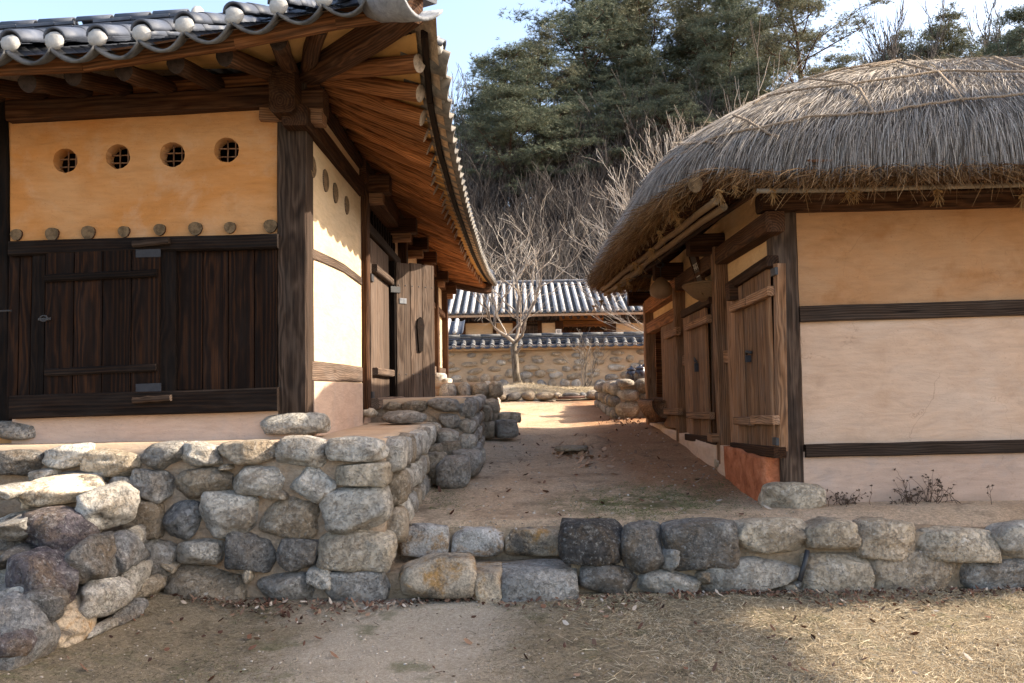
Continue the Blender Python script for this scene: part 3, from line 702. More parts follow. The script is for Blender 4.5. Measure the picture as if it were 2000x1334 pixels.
for k in range(80):
    y = rr.uniform(4.3, 5.75); x = rr.uniform(-4.6, -2.75); t = (y - 4.2) / 1.6; z = 0.15 + 0.62 * t * rr.uniform(0.55, 1.0) + 0.05
    s_ = rr.uniform(0.07, 0.15)
    stone_obj('stone', (x, y, z - 0.05), (s_ * rr.uniform(1, 1.5), s_, s_ * rr.uniform(0.6, 0.9)), SCOL[rr.choice(['grey', 'dark', 'brown', 'light', 'purple'])], rub, rr.uniform(-0.4, 0.4), rr.uniform(0.3, 0.6), 3, 'granite', 0.1, yaw=rr.uniform(0, 3))
# ---- retaining wall and steps across the lane
steps = empty('stone_steps', (-0.2, 5.9, 0), 'two worn stone steps stained orange and black between the houses', 'steps')
rock_mass('mortar', (-1.10, YF + 0.06, -0.1), (0.36, 6.45, 0.215), M['mortar_grey'], steps, 0.015, (20, 8, 4), 53)
rock_mass('mortar', (-1.10, 6.29, 0.0), (0.36, 6.7, 0.46), M['mortar_grey'], steps, 0.015, (20, 8, 6), 54)
def c6(b): return (700 + b[0] / 2.4986, 800 + b[1] / 2.4986, 700 + b[2] / 2.4986, 800 + b[3] / 2.4986)
for b, Y, c, mt, bx, d in [((200, 566, 446, 724), 6.24, 'grey', 'lichen_stone', 0.75, 0.14), ((450, 580, 710, 722), 6.24, 'grey', 'lichen_stone', 0.9, 0.14), ((712, 582, 1002, 715), 6.24, 'brown', 'lichen_stone', 0.92, 0.14),
                           ((165, 728, 572, 930), 5.72, 'brown', 'lichen_stone', 0.5, 0.2), ((548, 789, 705, 965), 5.75, 'brown', 'lichen_stone', 0.93, 0.22), ((690, 786, 1085, 965), 5.75, 'grey', 'granite', 0.96, 0.24)]:
    stone_px(steps, *c6(b), Y, c, 0.0, bx, d, 4, mt, 0.05)
wall = empty('retaining_wall', (2.5, 5.9, 0), 'low retaining wall of large stones holding up the thatched house yard', 'retaining wall')
rock_mass('mortar', (0.36, YF + 0.06, -0.2), (9.0, 6.2, 0.45), M['mortar_grey'], wall, 0.022, (90, 5, 8), 63)
def c7(b): return (1300 + b[0] / 2.4986, 800 + b[1] / 2.4986, 1300 + b[2] / 2.4986, 800 + b[3] / 2.4986)
for b, c, r, bx in [(c6((990, 556, 1302, 758)), 'black', 0.05, 0.66), (c6((1288, 572, 1502, 808)), 'dark', 0.05, 0.62), (c6((1478, 668, 1578, 794)), 'grey', 0.3, 0.5), (c6((1072, 755, 1378, 922)), 'dark', 0.1, 0.45), (c6((1380, 788, 1678, 912)), 'light', 0.0, 0.4), (c6((1655, 788, 1712, 862)), 'brown', 0, 0.5),
                    (c7((-10, 556, 352, 785)), 'dark', -0.05, 0.7), (c7((328, 545, 702, 702)), 'warm', 0.0, 0.5), (c7((698, 546, 937, 692)), 'warm', 0.05, 0.6), (c7((933, 550, 1252, 728)), 'tan', 0.08, 0.6), (c7((1250, 588, 1628, 740)), 'warm', 0.05, 0.7), (c7((1618, 558, 2000, 752)), 'light', 0.1, 0.55),
                    (c7((200, 732, 648, 900)), 'light', -0.08, 0.55), (c7((664, 708, 1010, 905)), 'warm', 0.0, 0.7), (c7((1008, 690, 1452, 902)), 'tan', 0.0, 0.75), (c7((1448, 735, 1900, 895)), 'grey', 0.0, 0.6), (c7((565, 853, 672, 915)), 'tan', 0.1, 0.5), (c7((628, 845, 668, 885)), 'grey', 0, 0.4)]:
    stone_px(wall, *b, YF, c, r, min(0.9, bx + 0.05), 0.17, 4, rough=0.07, grow=1.10)
stone_face(wall, lambda s, z: (4.4 + s, YF + 0.1, z), 4.4, lambda s: 0.0, lambda s: 0.5, 2, 0.4, 0.65, 0.16, ['warm', 'tan', 'light'], 0, 2, 11)
pipe = link('drain_pipe', tube('drain_pipe', [at_y(1577, 1075, 5.80), at_y(1572, 1100, 5.77), at_y(1562, 1135, 5.74)], 0.018, M['plastic_pipe'], None, 10).data)
bpy.data.objects.remove([o for o in COL.objects if o.name.startswith('drain_pipe') and o is not pipe][0])
pipe.name = 'drain_pipe'
tag(pipe, 'short black pipe sticking out between stones of the low retaining wall', 'pipe')

# ---- loose cut blocks by the lane
def block(b, Y, col, label, mat='granite'):
    x0, y0, x1, y1 = [b[0] / 3.706 + 840, b[1] / 3.706 + 500, b[2] / 3.706 + 840, b[3] / 3.706 + 500]
    o = stone_px(None, x0, y0, x1, y1, Y, col, random.uniform(-0.05, 0.05), 0.97, 0.15, 3, mat, 0.025, 1.03, 'stone_block', yaw=random.uniform(-0.2, 0.2))
    return tag(o, label, 'stone block', 'cut stone blocks piled by the lane')
block((340, 1040, 497, 1142), 11.75, 'tan', 'yellowish cut block highest at the back of the pile by the lane')
block((440, 1135, 500, 1310), 11.72, 'tan', 'orange tan block wedged upright in the middle of the pile')
block((490, 1130, 652, 1205), 11.75, 'warm', 'sunlit pale block lying at the right end of the pile')
block((303, 1082, 447, 1207), 11.38, 'brown', 'grey shaded block resting on the lower left blocks of the pile')
block((345, 1200, 474, 1318), 11.38, 'brown', 'brownish block on the ground in the lower middle of the pile')
block((476, 1188, 630, 1318), 11.33, 'grey', 'dark grey block on the ground at the front right of the pile')
block((270, 1195, 348, 1318), 11.38, 'dark', 'dark narrow block on the ground touching the terrace wall')

# ---- stone wall, kerb and jars at the far end of the lane
bw = empty('field_stone_wall', (2.2, 14.5, 0.9), 'short dry stone wall at the far corner of the thatched house', 'stone wall')
rock_mass('mortar', (1.78, 13.9, 0.7), (4.5, 17.0, 1.58), M['mortar'], bw, 0.03, (16, 16, 6), 73)
def c8(b): return (b[0] / 3.706 + 840, b[1] / 3.706 + 500, b[2] / 3.706 + 840, b[3] / 3.706 + 500)
for b, c in [((1362, 888, 1482, 950), 'light'), ((1478, 885, 1620, 992), 'brown'), ((1362, 958, 1518, 1052), 'light'), ((1510, 990, 1660, 1060), 'brown'), ((1348, 1050, 1530, 1182), 'tan'), ((1520, 1050, 1700, 1185), 'brown'), ((1600, 890, 1750, 990), 'grey')]:
    stone_px(bw, *c8(b), 13.85, c, 0, 0.75, 0.2, 2)
stone_face(bw, lambda s, z: (1.76, 14.0 + s, z), 3.0, lambda s: float(lane_z(1.7, 14 + s)) - 0.05, lambda s: 1.62, 3, 0.25, 0.4, 0.14, ['brown', 'grey', 'tan', 'dark'], rad(90), 2, 12)
kerb = empty('stone_kerb', (0, 18.4, 1.2), 'row of low stones edging the grass bed below the bare tree', 'kerb')
for b, c in [((425, 1000, 500, 1045), 'dark'), ((488, 998, 558, 1052), 'brown'), ((553, 984, 662, 1054), 'dark'), ((658, 978, 764, 1052), 'brown'), ((762, 980, 902, 1044), 'brown'), ((895, 990, 955, 1040), 'warm'), ((955, 988, 1095, 1030), 'dark'), ((1090, 985, 1140, 1030), 'grey'), ((1122, 968, 1250, 1035), 'warm'), ((640, 1045, 700, 1064), 'light'), ((740, 1045, 800, 1062), 'light'), ((830, 1040, 920, 1060), 'tan')]:
    stone_px(kerb, *c8(b), 18.3, c, 0, 0.55, 0.25, 2)
rod = tube('iron_rod', [at_y(925 / 3.706 + 840, 1028 / 3.706 + 500, 18.0), at_y(1122 / 3.706 + 840, 1020 / 3.706 + 500, 18.0)], 0.03, M['rust'], None, 8)
tag(rod, 'thin rusty rod lying along the row of kerb stones', 'rod')
JAR = [(0.0, 0.0), (0.075, 0.0), (0.10, 0.05), (0.125, 0.13), (0.13, 0.19), (0.115, 0.25), (0.09, 0.275), (0.088, 0.29)]
LID = [(0.10, 0.288), (0.105, 0.30), (0.08, 0.325), (0.03, 0.345), (0.022, 0.36), (0.018, 0.375), (0.0, 0.378)]
for (px, py, Y, s, lab) in [(1234, 729, 15.0, 0.95, 'small dark glazed jar with a lid on the dry stone wall'), (1251, 728, 14.7, 1.0, 'round purplish glazed jar next to the post of the thatched house'), (1266, 716, 15.2, 1.2, 'tall dark jar half hidden behind the far post')]:
    p = at_y(px, py, Y)
    zb = 1.56
    e = empty('lidded_jar', (p.x, Y, zb), lab, 'jar', 'dark jars on the far stone wall')
    k = Matrix.Translation((p.x, Y, zb)) @ Matrix.Scale(s, 4)
    lathe('jar_body', JAR, M['jar'], e, k); lathe('lid', LID, M['jar'], e, k)
# ---- grass mound under the bare tree (part of the land)
def mound_fn(x, y):
    x = np.asarray(x, float); y = np.asarray(y, float)
    b = 0.20 * np.exp(-(((x - 0.1) / 1.0) ** 2 + ((y - 21.0) / 1.3) ** 2)) + 0.10 * np.exp(-(((x - 0.8) / 3.0) ** 4 + ((y - 21.0) / 2.2) ** 4))
    return lane_z(x, y) + b - 0.02
sheet('grass_mound', np.arange(-2.6, 4.2, 0.1), np.arange(18.55, 23.6, 0.1), mound_fn, M['yard_earth'])

# ---- far courtyard wall with a tile cap
YW = 24.0
cw = empty('courtyard_wall', (1, YW, 1.5), 'clay and fieldstone courtyard wall capped with dark tiles and white tile ends', 'wall')
rock_mass('wall_body', (-9.0, YW, 1.3), (10.0, YW + 0.5, 2.70), plaster('plaster_wall', (0.40, 0.29, 0.19), (0.45, 0.345, 0.24), (0.32, 0.25, 0.18), 0.7, 0.8, 1.5), cw, 0.02, (70, 2, 8), 83)
r8 = random.Random(4)
for k, (zc, hh, wlo, whi, gap) in enumerate([(1.64, 0.17, 0.3, 0.5, 0.03), (1.88, 0.12, 0.25, 0.5, 0.06), (2.08, 0.10, 0.25, 0.6, 0.10), (2.28, 0.10, 0.25, 0.55, 0.14), (2.48, 0.08, 0.25, 0.5, 0.2)]):
    x = -2.4 + r8.uniform(0, 0.3)
    while x < 4.6:
        w = r8.uniform(wlo, whi)
        stone_obj('stone', (x + w / 2, YW + 0.005, zc + r8.uniform(-0.08, 0.08)), (w / 2, 0.085, hh * r8.uniform(0.8, 1.15)), SCOL[r8.choice(['grey', 'light', 'blue', 'tan', 'brown', 'light'] if k == 0 else ['tan', 'tan', 'warm', 'brown', 'light', 'grey'])], cw, r8.uniform(-0.1, 0.1), 0.4, 2)
        x += w + gap * r8.uniform(0.3, 1.7)

# ---- tile shapes shared by all tiled roofs (long axis local X pointing up the slope)
def half_round(L, r, n=8, taper=0.94, th=0.016):
    V, Fc = [], []
    for i, (x, k) in enumerate([(0, 1.0), (L, taper)]):
        for rr in (r * k, r * k - th):
            for j in range(n + 1):
                a = math.pi * j / n; V.append((x, math.cos(a) * rr, math.sin(a) * rr))
    m = n + 1
    for j in range(n):
        Fc += [(j, j+1, 2*m+j+1, 2*m+j), (m+j+1, m+j, 3*m+j, 3*m+j+1), (j+1, j, m+j, m+j+1), (2*m+j, 2*m+j+1, 3*m+j+1, 3*m+j)]
    Fc += [(0, 2*m, 3*m, m), (n, m+n, 3*m+n, 2*m+n)]
    return V, [tuple(reversed(f)) for f in Fc]
def concave(L, w, sag, n=8, th=0.022):
    V, Fc = [], []
    for x in (0, L):
        for dz in (0, -th):
            for j in range(n + 1):
                t = j / n * 2 - 1; V.append((x, t * w / 2, sag * (t * t) - sag + dz))
    m = n + 1
    for j in range(n):
        Fc += [(j, j+1, 2*m+j+1, 2*m+j), (m+j+1, m+j, 3*m+j, 3*m+j+1), (j+1, j, m+j, m+j+1), (2*m+j, 2*m+j+1, 3*m+j+1, 3*m+j)]
    Fc += [(0, 2*m, 3*m, m), (n, m+n, 3*m+n, 2*m+n)]
    return V, [tuple(reversed(f)) for f in Fc]
def cap_geo(r, seed=0):
    V, Fc = ico(2); r_ = np.random.RandomState(seed)
    V = V * np.array([0.5, 1, 1]); V = V + V * (snoise(V, 1.3, seed, 4) * 0.13)[:, None]
    return V * r, Fc
def place(me, p, up_dir, side_dir, name, parent):
    """put shared tile mesh at p with local X along up_dir and Y along side_dir"""
    x = Vector(up_dir).normalized(); y = Vector(side_dir); y = (y - x * y.dot(x)).normalized(); z = x.cross(y)
    if z.z < 0: y, z = -y, -z
    R = Matrix((x, y, z)).transposed().to_4x4(); R.translation = Vector(p)
    return link(name, me, parent, R)
def append_geo(acc, V, Fc, Mx):
    off = len(acc[0])
    for v in V: acc[0].append(tuple(Mx @ Vector(v)))
    for f in Fc: acc[1].append(tuple(i + off for i in f))
def mat_at(p, up_dir, side_dir):
    x = Vector(up_dir).normalized(); y = Vector(side_dir); y = (y - x * y.dot(x)).normalized(); z = x.cross(y)
    if z.z < 0: y, z = -y, -z
    R = Matrix((x, y, z)).transposed().to_4x4(); R.translation = Vector(p); return R

# wall cap: 60 tile columns, each with a lime end
SP = 0.284
hr = mesh('round_tile', *half_round(0.66, 0.075, 8, 0.97), M['tile_lip'], True)
cc = mesh('eave_tile', *concave(0.66, 0.29, 0.06, 6), M['roof_tile'], True)
capm = mesh_np('plaster_cap', *cap_geo(0.068, 5), M['white_plaster'], True)
e0, e1 = Vector((0, YW - 0.30, 2.755)), Vector((0, YW + 0.25, 3.03))
updir = e1 - e0
for i in range(-14, 27):
    x = 0.1 + i * SP
    t = place(hr, (x, e0.y, e0.z + 0.03), updir, (1, 0, 0), 'round_tile', cw)
    place(capm, (x, e0.y + 0.01, e0.z + 0.055), (0, 1, 0), (1, 0, 0), 'plaster_cap', cw)
    place(cc, (x + SP / 2, e0.y - 0.02, e0.z + 0.03), updir, (1, 0, 0), 'eave_tile', cw)
beam('cap_bed', (-9, YW + 0.25, 2.75), (10, YW + 0.25, 2.75), 0.9, 0.16, M['mortar'], cw, (0, 0, 1), 0.05)
x = -4.2
while x < 6:
    L = 0.62
    for k in range(4):
        beam('ridge_tile', (x + 0.3 * (k % 2), YW + 0.16, 2.90 + k * 0.06), (x + 0.3 * (k % 2) + L - 0.01, YW + 0.16, 2.905 + k * 0.06 + random.uniform(-0.006, 0.006)), 0.44 - 0.05 * k, 0.045, M['tile_lip'] if k % 2 else M['roof_tile'], cw, (0, 0, 1), 0.006, 0.003, 1)
    tl = link('ridge_tile', hr, cw, Matrix.Translation((x, YW + 0.16, 3.11 + random.uniform(-0.004, 0.004))) @ Matrix.Scale(0.94, 4, (1, 0, 0)))
    x += L
# ================================================================== the tiled house on the left
YL = 6.20
XL = -1.64
lh = empty('tile_roofed_house', (-3.5, 8.0, 1.2), 'ochre plastered house with dark timber posts and a curved black tile roof', 'house')
def LY(px, py, d=0.0): return at_y(px, py, YL - d)
def LX(px, py, d=0.0): return at_x(px, py, XL + d)
def hbeam(name, x0, yt0, yb0, x1, yt1, yb1, mat, d=0.03, thick=0.12, parent=None, plane='Y', **kw):
    """a rail lying on the front (plane Y) or side (plane X) of the left house; y-top and y-bottom at both ends"""
    P = (lambda px, py: LY(px, py, d)) if plane == 'Y' else (lambda px, py: LX(px, py, d))
    a0, a1 = P(x0, yt0), P(x0, yb0); b0, b1 = P(x1, yt1), P(x1, yb1)
    h = ((a0 - a1).length + (b0 - b1).length) / 2
    off = Vector((0, thick / 2, 0)) if plane == 'Y' else Vector((-thick / 2, 0, 0))
    return beam(name, (a0 + a1) / 2 + off, (b0 + b1) / 2 + off, thick, h, M[mat], parent or lh, (0, 0, 1), **kw)
# --- walls (front, side and the hidden ones that close the house)
zt = 4.02
def wall_front():
    # ochre plaster with four round holes, built as a sheet with real openings and thickness
    holes = [(122, 311, 24), (225, 303, 24), (332, 299, 24.5), (439, 290, 24.5)]
    bm = bmesh.new()
    P0 = [LY(14, 205), LY(542, 185), LY(541, 470), LY(14, 480)]
    outer = [bm.verts.new((p.x, YL + 0.04, p.z)) for p in P0]
    edges = [bm.edges.new((outer[i], outer[(i + 1) % 4])) for i in range(4)]
    rng = random.Random(3)
    for hx, hy, r in holes:
        vs = []
        for j in range(28):
            a = 2 * math.pi * j / 28; rr = r * (1 + rng.uniform(-0.03, 0.03))
            p = LY(hx + math.cos(a) * rr, hy + math.sin(a) * rr); vs.append(bm.verts.new((p.x, YL + 0.04, p.z)))
        edges += [bm.edges.new((vs[i], vs[(i + 1) % 28])) for i in range(28)]
    bmesh.ops.triangle_fill(bm, use_beauty=True, use_dissolve=False, edges=edges)
    bmesh.ops.recalc_face_normals(bm, faces=bm.faces)
    if bm.faces[0].normal.y > 0: bmesh.ops.reverse_faces(bm, faces=bm.faces)
    r = bmesh.ops.extrude_face_region(bm, geom=list(bm.faces))
    for v in [g for g in r['geom'] if isinstance(g, bmesh.types.BMVert)]: v.co.y += 0.13
    bmesh.ops.recalc_face_normals(bm, faces=bm.faces)
    me = bpy.data.meshes.new('plaster_wall'); bm.to_mesh(me); bm.free(); me.materials.append(M['plaster_ochre'])
    link('plaster_wall', me, lh)
    for hx, hy, r in holes:
        c = LY(hx, hy); w = r / F * YL
        fr = empty_part('round_vent', (c.x, YL + 0.12, c.z), lh)
        for k in (-0.30, 0.36):
            beam('lattice_bar', (c.x + k * w + 0.012, YL + 0.115, c.z - w * 0.98), (c.x + k * w + 0.012, YL + 0.115, c.z + w * 0.98), 0.011, 0.010, M['wood_door'], fr, (0, 1, 0), 0.002, 0.002, 2)
            beam('lattice_bar', (c.x - w * 0.98, YL + 0.127, c.z + k * w), (c.x + w * 0.98, YL + 0.127, c.z + k * w), 0.010, 0.011, M['wood_door'], fr, (0, 0, 1), 0.002, 0.002, 2)
def empty_part(name, loc, parent):
    o = link(name, None, parent, Matrix.Translation(Vector(loc))); o.empty_display_size = 0.05; return o
wall_front()
box('inner_wall', (-4.0, YL + 1.0, 1.2), (XL - 0.25, YL + 1.05, 4.0), M['inside_shade'], lh)
p0, p1 = LY(14, 812), LY(545, 798)
slab('plaster_base', [(-3.95, YL + 0.01, 1.1), (XL - 0.05, YL + 0.01, 1.1), (XL - 0.05, YL + 0.01, LY(545, 795).z), (-3.95, YL + 0.01, LY(14, 810).z)], 0.16, M['plaster_pink'], lh, (0, -1, 0))
box('plaster_wall', (-9.0, YL + 0.05, 1.15), (-3.96, YL + 0.2, 4.0), M['plaster_ochre'], lh)
# side wall bays
Y2 = LX(706, 600).y
box('plaster_wall', (XL - 0.16, YL + 0.12, 1.1), (XL - 0.015, Y2 + 0.08, zt), M['plaster_side'], lh)
box('back_wall', (-5.2, YL + 0.2, 1.1), (-5.05, 18.2, 4.0), M['plaster_ochre'], lh)
box('interior_floor', (-5.0, YL + 0.3, 1.2), (XL - 0.2, 18.0, 1.36), M['clay'], lh)
box('interior_ceiling', (-5.0, YL + 0.25, 3.9), (XL - 0.2, 18.0, 3.96), M['inside_shade'], lh)
# --- posts
cp = beam('corner_post', LY(570, 812) + Vector((0, 0.12, 0)), LY(568, 150) + Vector((0, 0.12, 0)), 0.235, 0.23, M['wood_post'], lh, (0, -1, 0), 0.014, 0.003, 8)
beam('post', LY(2, 826) + Vector((0, 0.12, 0)), LY(-6, 160) + Vector((0, 0.12, 0)), 0.12, 0.2, M['wood_black'], lh, (0, -1, 0), 0.012, 0.004, 8)
def sidepost(px, pb, ptop, w=0.16, mat='wood_brown'):
    a, b = LX(px, pb), LX(px, ptop)
    b = Vector((a.x, a.y, b.z))
    return beam('post', a + Vector((-0.06, 0, 0)), b + Vector((-0.06, 0, 0)), w, 0.22, M[mat], lh, (1, 0, 0), 0.012, 0.006, 8)
P2 = sidepost(713, 806, 330, 0.17)
stone_px(lh, 505, 806, 634, 850, YL - 0.02, 'light', 0.0, 0.72, 0.2, 4, name='foundation_stone', rough=0.03)
stone_px(lh, -30, 820, 78, 864, YL - 0.02, 'grey', 0.0, 0.55, 0.2, 3, name='foundation_stone', rough=0.03)
stone_px(lh, 704, 797, 735, 816, P2.matrix_basis.translation.y - 0.1, 'warm', 0.0, 0.6, 0.12, 2, name='foundation_stone', rough=0.03)
stone_px(lh, 745, 802, 830, 828, 8.25, 'grey', 0.0, 0.55, 0.22, 3, name='door_step', rough=0.03)
# --- front timbers
hbeam('lintel_beam', 10, 196, 233, 545, 163, 207, 'wood_brown', 0.05, 0.18)
hbeam('upper_plate', 10, 182, 198, 545, 138, 165, 'wood_board', 0.0, 0.2)
hbeam('sill_rail', 15, 471, 499, 541, 455, 484, 'wood_black', 0.06, 0.14)
hbeam('bottom_rail', 17, 772, 820, 541, 757, 802, 'wood_black', 0.07, 0.18)
for (x, y) in [(28, 457), (98, 456), (169, 453), (239, 451), (309, 447), (379, 445), (447, 443), (526, 440)]:
    c = LY(x, y); log('floor_joist', (c.x, YL + 0.018, c.z), (c.x, YL + 0.3, c.z), 0.052 * random.uniform(0.88, 1.08), 0.052, M['wood_brown'], M['end_tan'], lh, 16, 2, 0.0)
# --- plank screen, door, panel
def plank(name, x0, x1, yt0, yt1, yb0, yb1, d, mat, parent, th=0.028, plane=None):
    a = LY(x0 + 0.9, yt0, d); b = LY(x1 - 0.9, yt1, d); c = LY(x1 - 0.9, yb1, d); e = LY(x0 + 0.9, yb0, d)
    xm = (a.x + b.x) / 2; w = b.x - a.x; ztp = (a.z + b.z) / 2; zb = (c.z + e.z) / 2
    return beam(name, (xm, YL - d + th / 2, zb), (xm, YL - d + th / 2, ztp), w, th, M[mat], parent, (0, -1, 0), 0.004, 0.001, 6)
scr = empty_part('plank_panel', LY(40, 800), lh)
plank('plank', 17, 39, 498, 497, 775, 774, 0.0, 'wood_plank', scr); plank('plank', 39, 63, 498, 497, 775, 774, 0.004, 'wood_plank', scr)
plank('door_jamb', 62, 90, 497, 496, 776, 776, 0.035, 'wood_black', lh, 0.06)
plank('door_stile', 312, 345, 486, 486, 766, 766, 0.035, 'wood_black', lh, 0.06)
door = empty_part('plank_door', LY(200, 640), lh)
for x0, x1, t0, b0 in [(89, 145, 492, 778), (145, 201, 490, 777), (201, 257, 489, 775), (257, 313, 487, 773)]:
    plank('plank', x0, x1, t0, t0 - 1, b0, b0, 0.055 + random.uniform(-0.003, 0.003), 'wood_plank', door)
hbeam('batten', 86, 536, 551, 304, 525, 540, 'wood_black', 0.085, 0.04, door)
hbeam('batten', 86, 720, 735, 304, 710, 725, 'wood_black', 0.085, 0.04, door)
hbeam('hinge_plate', 265, 487, 503, 313, 486, 502, 'iron_grey', 0.062, 0.01, door, seg=1)
hbeam('hinge_plate', 265, 750, 772, 314, 748, 770, 'iron_grey', 0.062, 0.01, door, seg=1)
hbeam('pivot_block', 257, 470, 482, 328, 463, 476, 'wood_post', 0.10, 0.06, lh)
hbeam('pivot_block', 257, 776, 788, 331, 771, 783, 'wood_post', 0.12, 0.07, lh)
c = LY(86, 622, 0.1); tube('latch_ring', [c + Vector((math.cos(a) * 0.028, -0.005, math.sin(a) * 0.022)) for a in np.linspace(0, 6.28, 14)], 0.006, M['iron'], door)
hbeam('latch_bar', 74, 621, 626, 98, 620, 625, 'iron', 0.075, 0.012, door, seg=1)
pan = empty_part('plank_panel', LY(440, 630), lh)
for x0, x1 in [(344, 396), (396, 446), (446, 497), (497, 541)]:
    plank('plank', x0, x1, 487, 486, 762, 760, 0.0 + random.uniform(-0.003, 0.003), 'wood_plank', pan)
hbeam('iron_hook', -4, 606, 609, 20, 605, 608, 'iron', 0.1, 0.02, lh, seg=1)
# --- corner bracket blocks over the post
b1 = at_y(556, 182, YL - 0.12); beam('bracket_arm', (b1.x, YL - 0.20, b1.z), (b1.x, YL + 0.6, b1.z), 0.20, 0.36, M['wood_brown'], lh, (0, 0, 1), 0.03)
b2 = LY(600, 200); beam('beam_end', (b2.x - 0.3, YL + 0.10, b2.z + 0.02), (LY(631, 200).x, YL + 0.10, b2.z + 0.02), 0.2, 0.20, M['wood_brown'], lh, (0, 0, 1), 0.02)
b3 = LY(600, 222); beam('beam_end', (LY(508, 222).x, YL + 0.06, b3.z + 0.01), (LY(630, 222).x, YL + 0.06, b3.z - 0.02), 0.17, 0.115, M['wood_door'], lh, (0, 0, 1), 0.015)
# --- side timbers
hbeam('middle_rail', 610, 474, 501, 707, 537, 550, 'wood_gate', 0.0, 0.1, None, 'X', curve=-0.03)
hbeam('base_rail', 610, 704, 744, 708, 716, 747, 'wood_gate', 0.0, 0.1, None, 'X')
slab('plaster_base', [(XL + 0.005, YL + 0.2, 1.1), (XL + 0.005, Y2 + 0.02, 1.1), (XL + 0.005, Y2 + 0.02, LX(706, 748).z), (XL + 0.005, YL + 0.2, LX(602, 744).z)], 0.1, M['plaster_pink'], lh, (1, 0, 0))
hbeam('wall_plate', 600, 205, 242, 712, 352, 385, 'wood_brown', 0.04, 0.2, None, 'X')
for (x, y, rx, ry) in [(613.5, 326, 6, 22), (638.5, 353, 5.5, 22), (657.5, 377, 4.7, 20), (679.5, 401, 4.5, 18)]:
    c = LX(x, y); L = c.y
    log('vent_plug', (XL - 0.06, L, c.z), (XL - 0.004, L, c.z), ry * L / F, ry * L / F, M['wood_gate'], M['end_tan'], lh, 20, 1, 0)
# --- the gate bay
g1 = LX(722, 480).y; g2 = LX(757, 480).y; g3 = LX(770, 480).y; g4 = LX(790, 480).y
zg0 = LX(740, 783).z; zl = LX(722, 452).z
beam('gate_lintel', (XL - 0.05, g1 - 0.25, zl + 0.04), (XL - 0.05, g3 + 0.45, zl + 0.0), 0.14, 0.12, M['wood_post'], lh, (0, 0, 1), 0.012)
beam('gate_sill', (XL + 0.02, g1 - 0.15, 1.40), (XL + 0.02, g3 + 0.45, 1.40), 0.20, 0.12, M['wood_gate'], lh, (0, 0, 1), 0.02)
slab('plaster_base', [(XL - 0.02, Y2, 1.1), (XL - 0.02, g3 + 0.6, 1.1), (XL - 0.02, g3 + 0.6, 1.36), (XL - 0.02, Y2, 1.36)], 0.1, M['plaster_pink'], lh, (1, 0, 0))
zp = zt - 0.1
for k in range(13):
    yy = g1 - 0.05 + k * (g3 + 0.4 - g1) / 12
    beam('transom_slat', (XL - 0.06, yy, zl + 0.1), (XL - 0.06, yy, zp - 0.25), 0.07, 0.03, M['wood_black'], lh, (1, 0, 0), 0.01, 0.006, 5)
beam('wall_plate', (XL - 0.04, Y2, zp - 0.02), (XL - 0.04, 18.2, zp - 0.02), 0.2, 0.26, M['wood_brown'], lh, (0, 0, 1), 0.02, 0.006, 12)
gl = empty_part('gate_leaf', (XL, (g1 + g2) / 2, zg0), lh)
zt1 = LX(735, 478).z
nb = 3
for k in range(nb):
    ya = g1 + (g2 - g1) * k / nb; yb = g1 + (g2 - g1) * (k + 1) / nb
    beam('plank', (XL - 0.01, (ya + yb) / 2, 1.46), (XL - 0.01, (ya + yb) / 2, zt1), yb - ya - 0.008, 0.04, M['wood_gate'], gl, (1, 0, 0), 0.004, 0.001, 5)
for zz in (LX(740, 536).z, LX(740, 727).z):
    beam('batten', (XL + 0.04, g1 + 0.05, zz), (XL + 0.04, g2 + 0.02, zz), 0.07, 0.085, M['wood_gate'], gl, (0, 0, 1), 0.012)
for (pa, pb) in ((536, 548), (762, 782)):
    zz = LX(722, (pa + pb) / 2).z; box('hinge_plate', (XL + 0.006, g1 - 0.06, zz - 0.04), (XL + 0.03, g1 + 0.09, zz + 0.04), M['iron'], gl)
beam('gate_jamb', (XL - 0.05, g3 + 0.02, 1.46), (XL - 0.05, g3 + 0.02, zl), 0.10, 0.12, M['wood_black'], lh, (1, 0, 0), 0.01)
# open leaf, swung out towards the lane
ol = empty_part('gate_leaf', at_y(770, 778, g3), lh)
h0, h1 = Vector((XL + 0.01, g3, 0)), Vector((-1.16, g3 + 0.43, 0))
dirv = (h1 - h0).normalized(); nrm = Vector((dirv.y, -dirv.x, 0)); W = (h1 - h0).length
zb_, zt_ = at_y(770, 778, g3).z, at_y(770, 512, g3).z
cuts = [0.0, 0.26, 0.50, 0.74, 1.0]
cuts = [0.0, 0.36, 0.67, 1.0]
for k in range(3):
    p = h0 + dirv * W * (cuts[k] + cuts[k + 1]) / 2
    beam('plank', p + Vector((0, 0, zb_)), p + Vector((0, 0, zt_ + random.uniform(-0.015, 0.01))), W * (cuts[k + 1] - cuts[k]) - 0.007, 0.04, M['wood_gate'], ol, nrm, 0.004, 0.001, 6)
for zz in (at_y(800, 556, g3).z, at_y(800, 731, g3).z):
    for k in range(6):
        p = h0 + dirv * W * (0.06 + 0.175 * k) + nrm * 0.022 + Vector((0, 0, zz))
        lathe('iron_stud', [(0.0, 0.006), (0.008, 0.004), (0.010, 0.0)], M['iron'], ol, Matrix.Translation(p) @ nrm.to_track_quat('Z', 'Y').to_matrix().to_4x4(), 8)
p = h0 + dirv * W * 0.60 + nrm * 0.045 + Vector((0, 0, at_y(815, 650, g3).z))
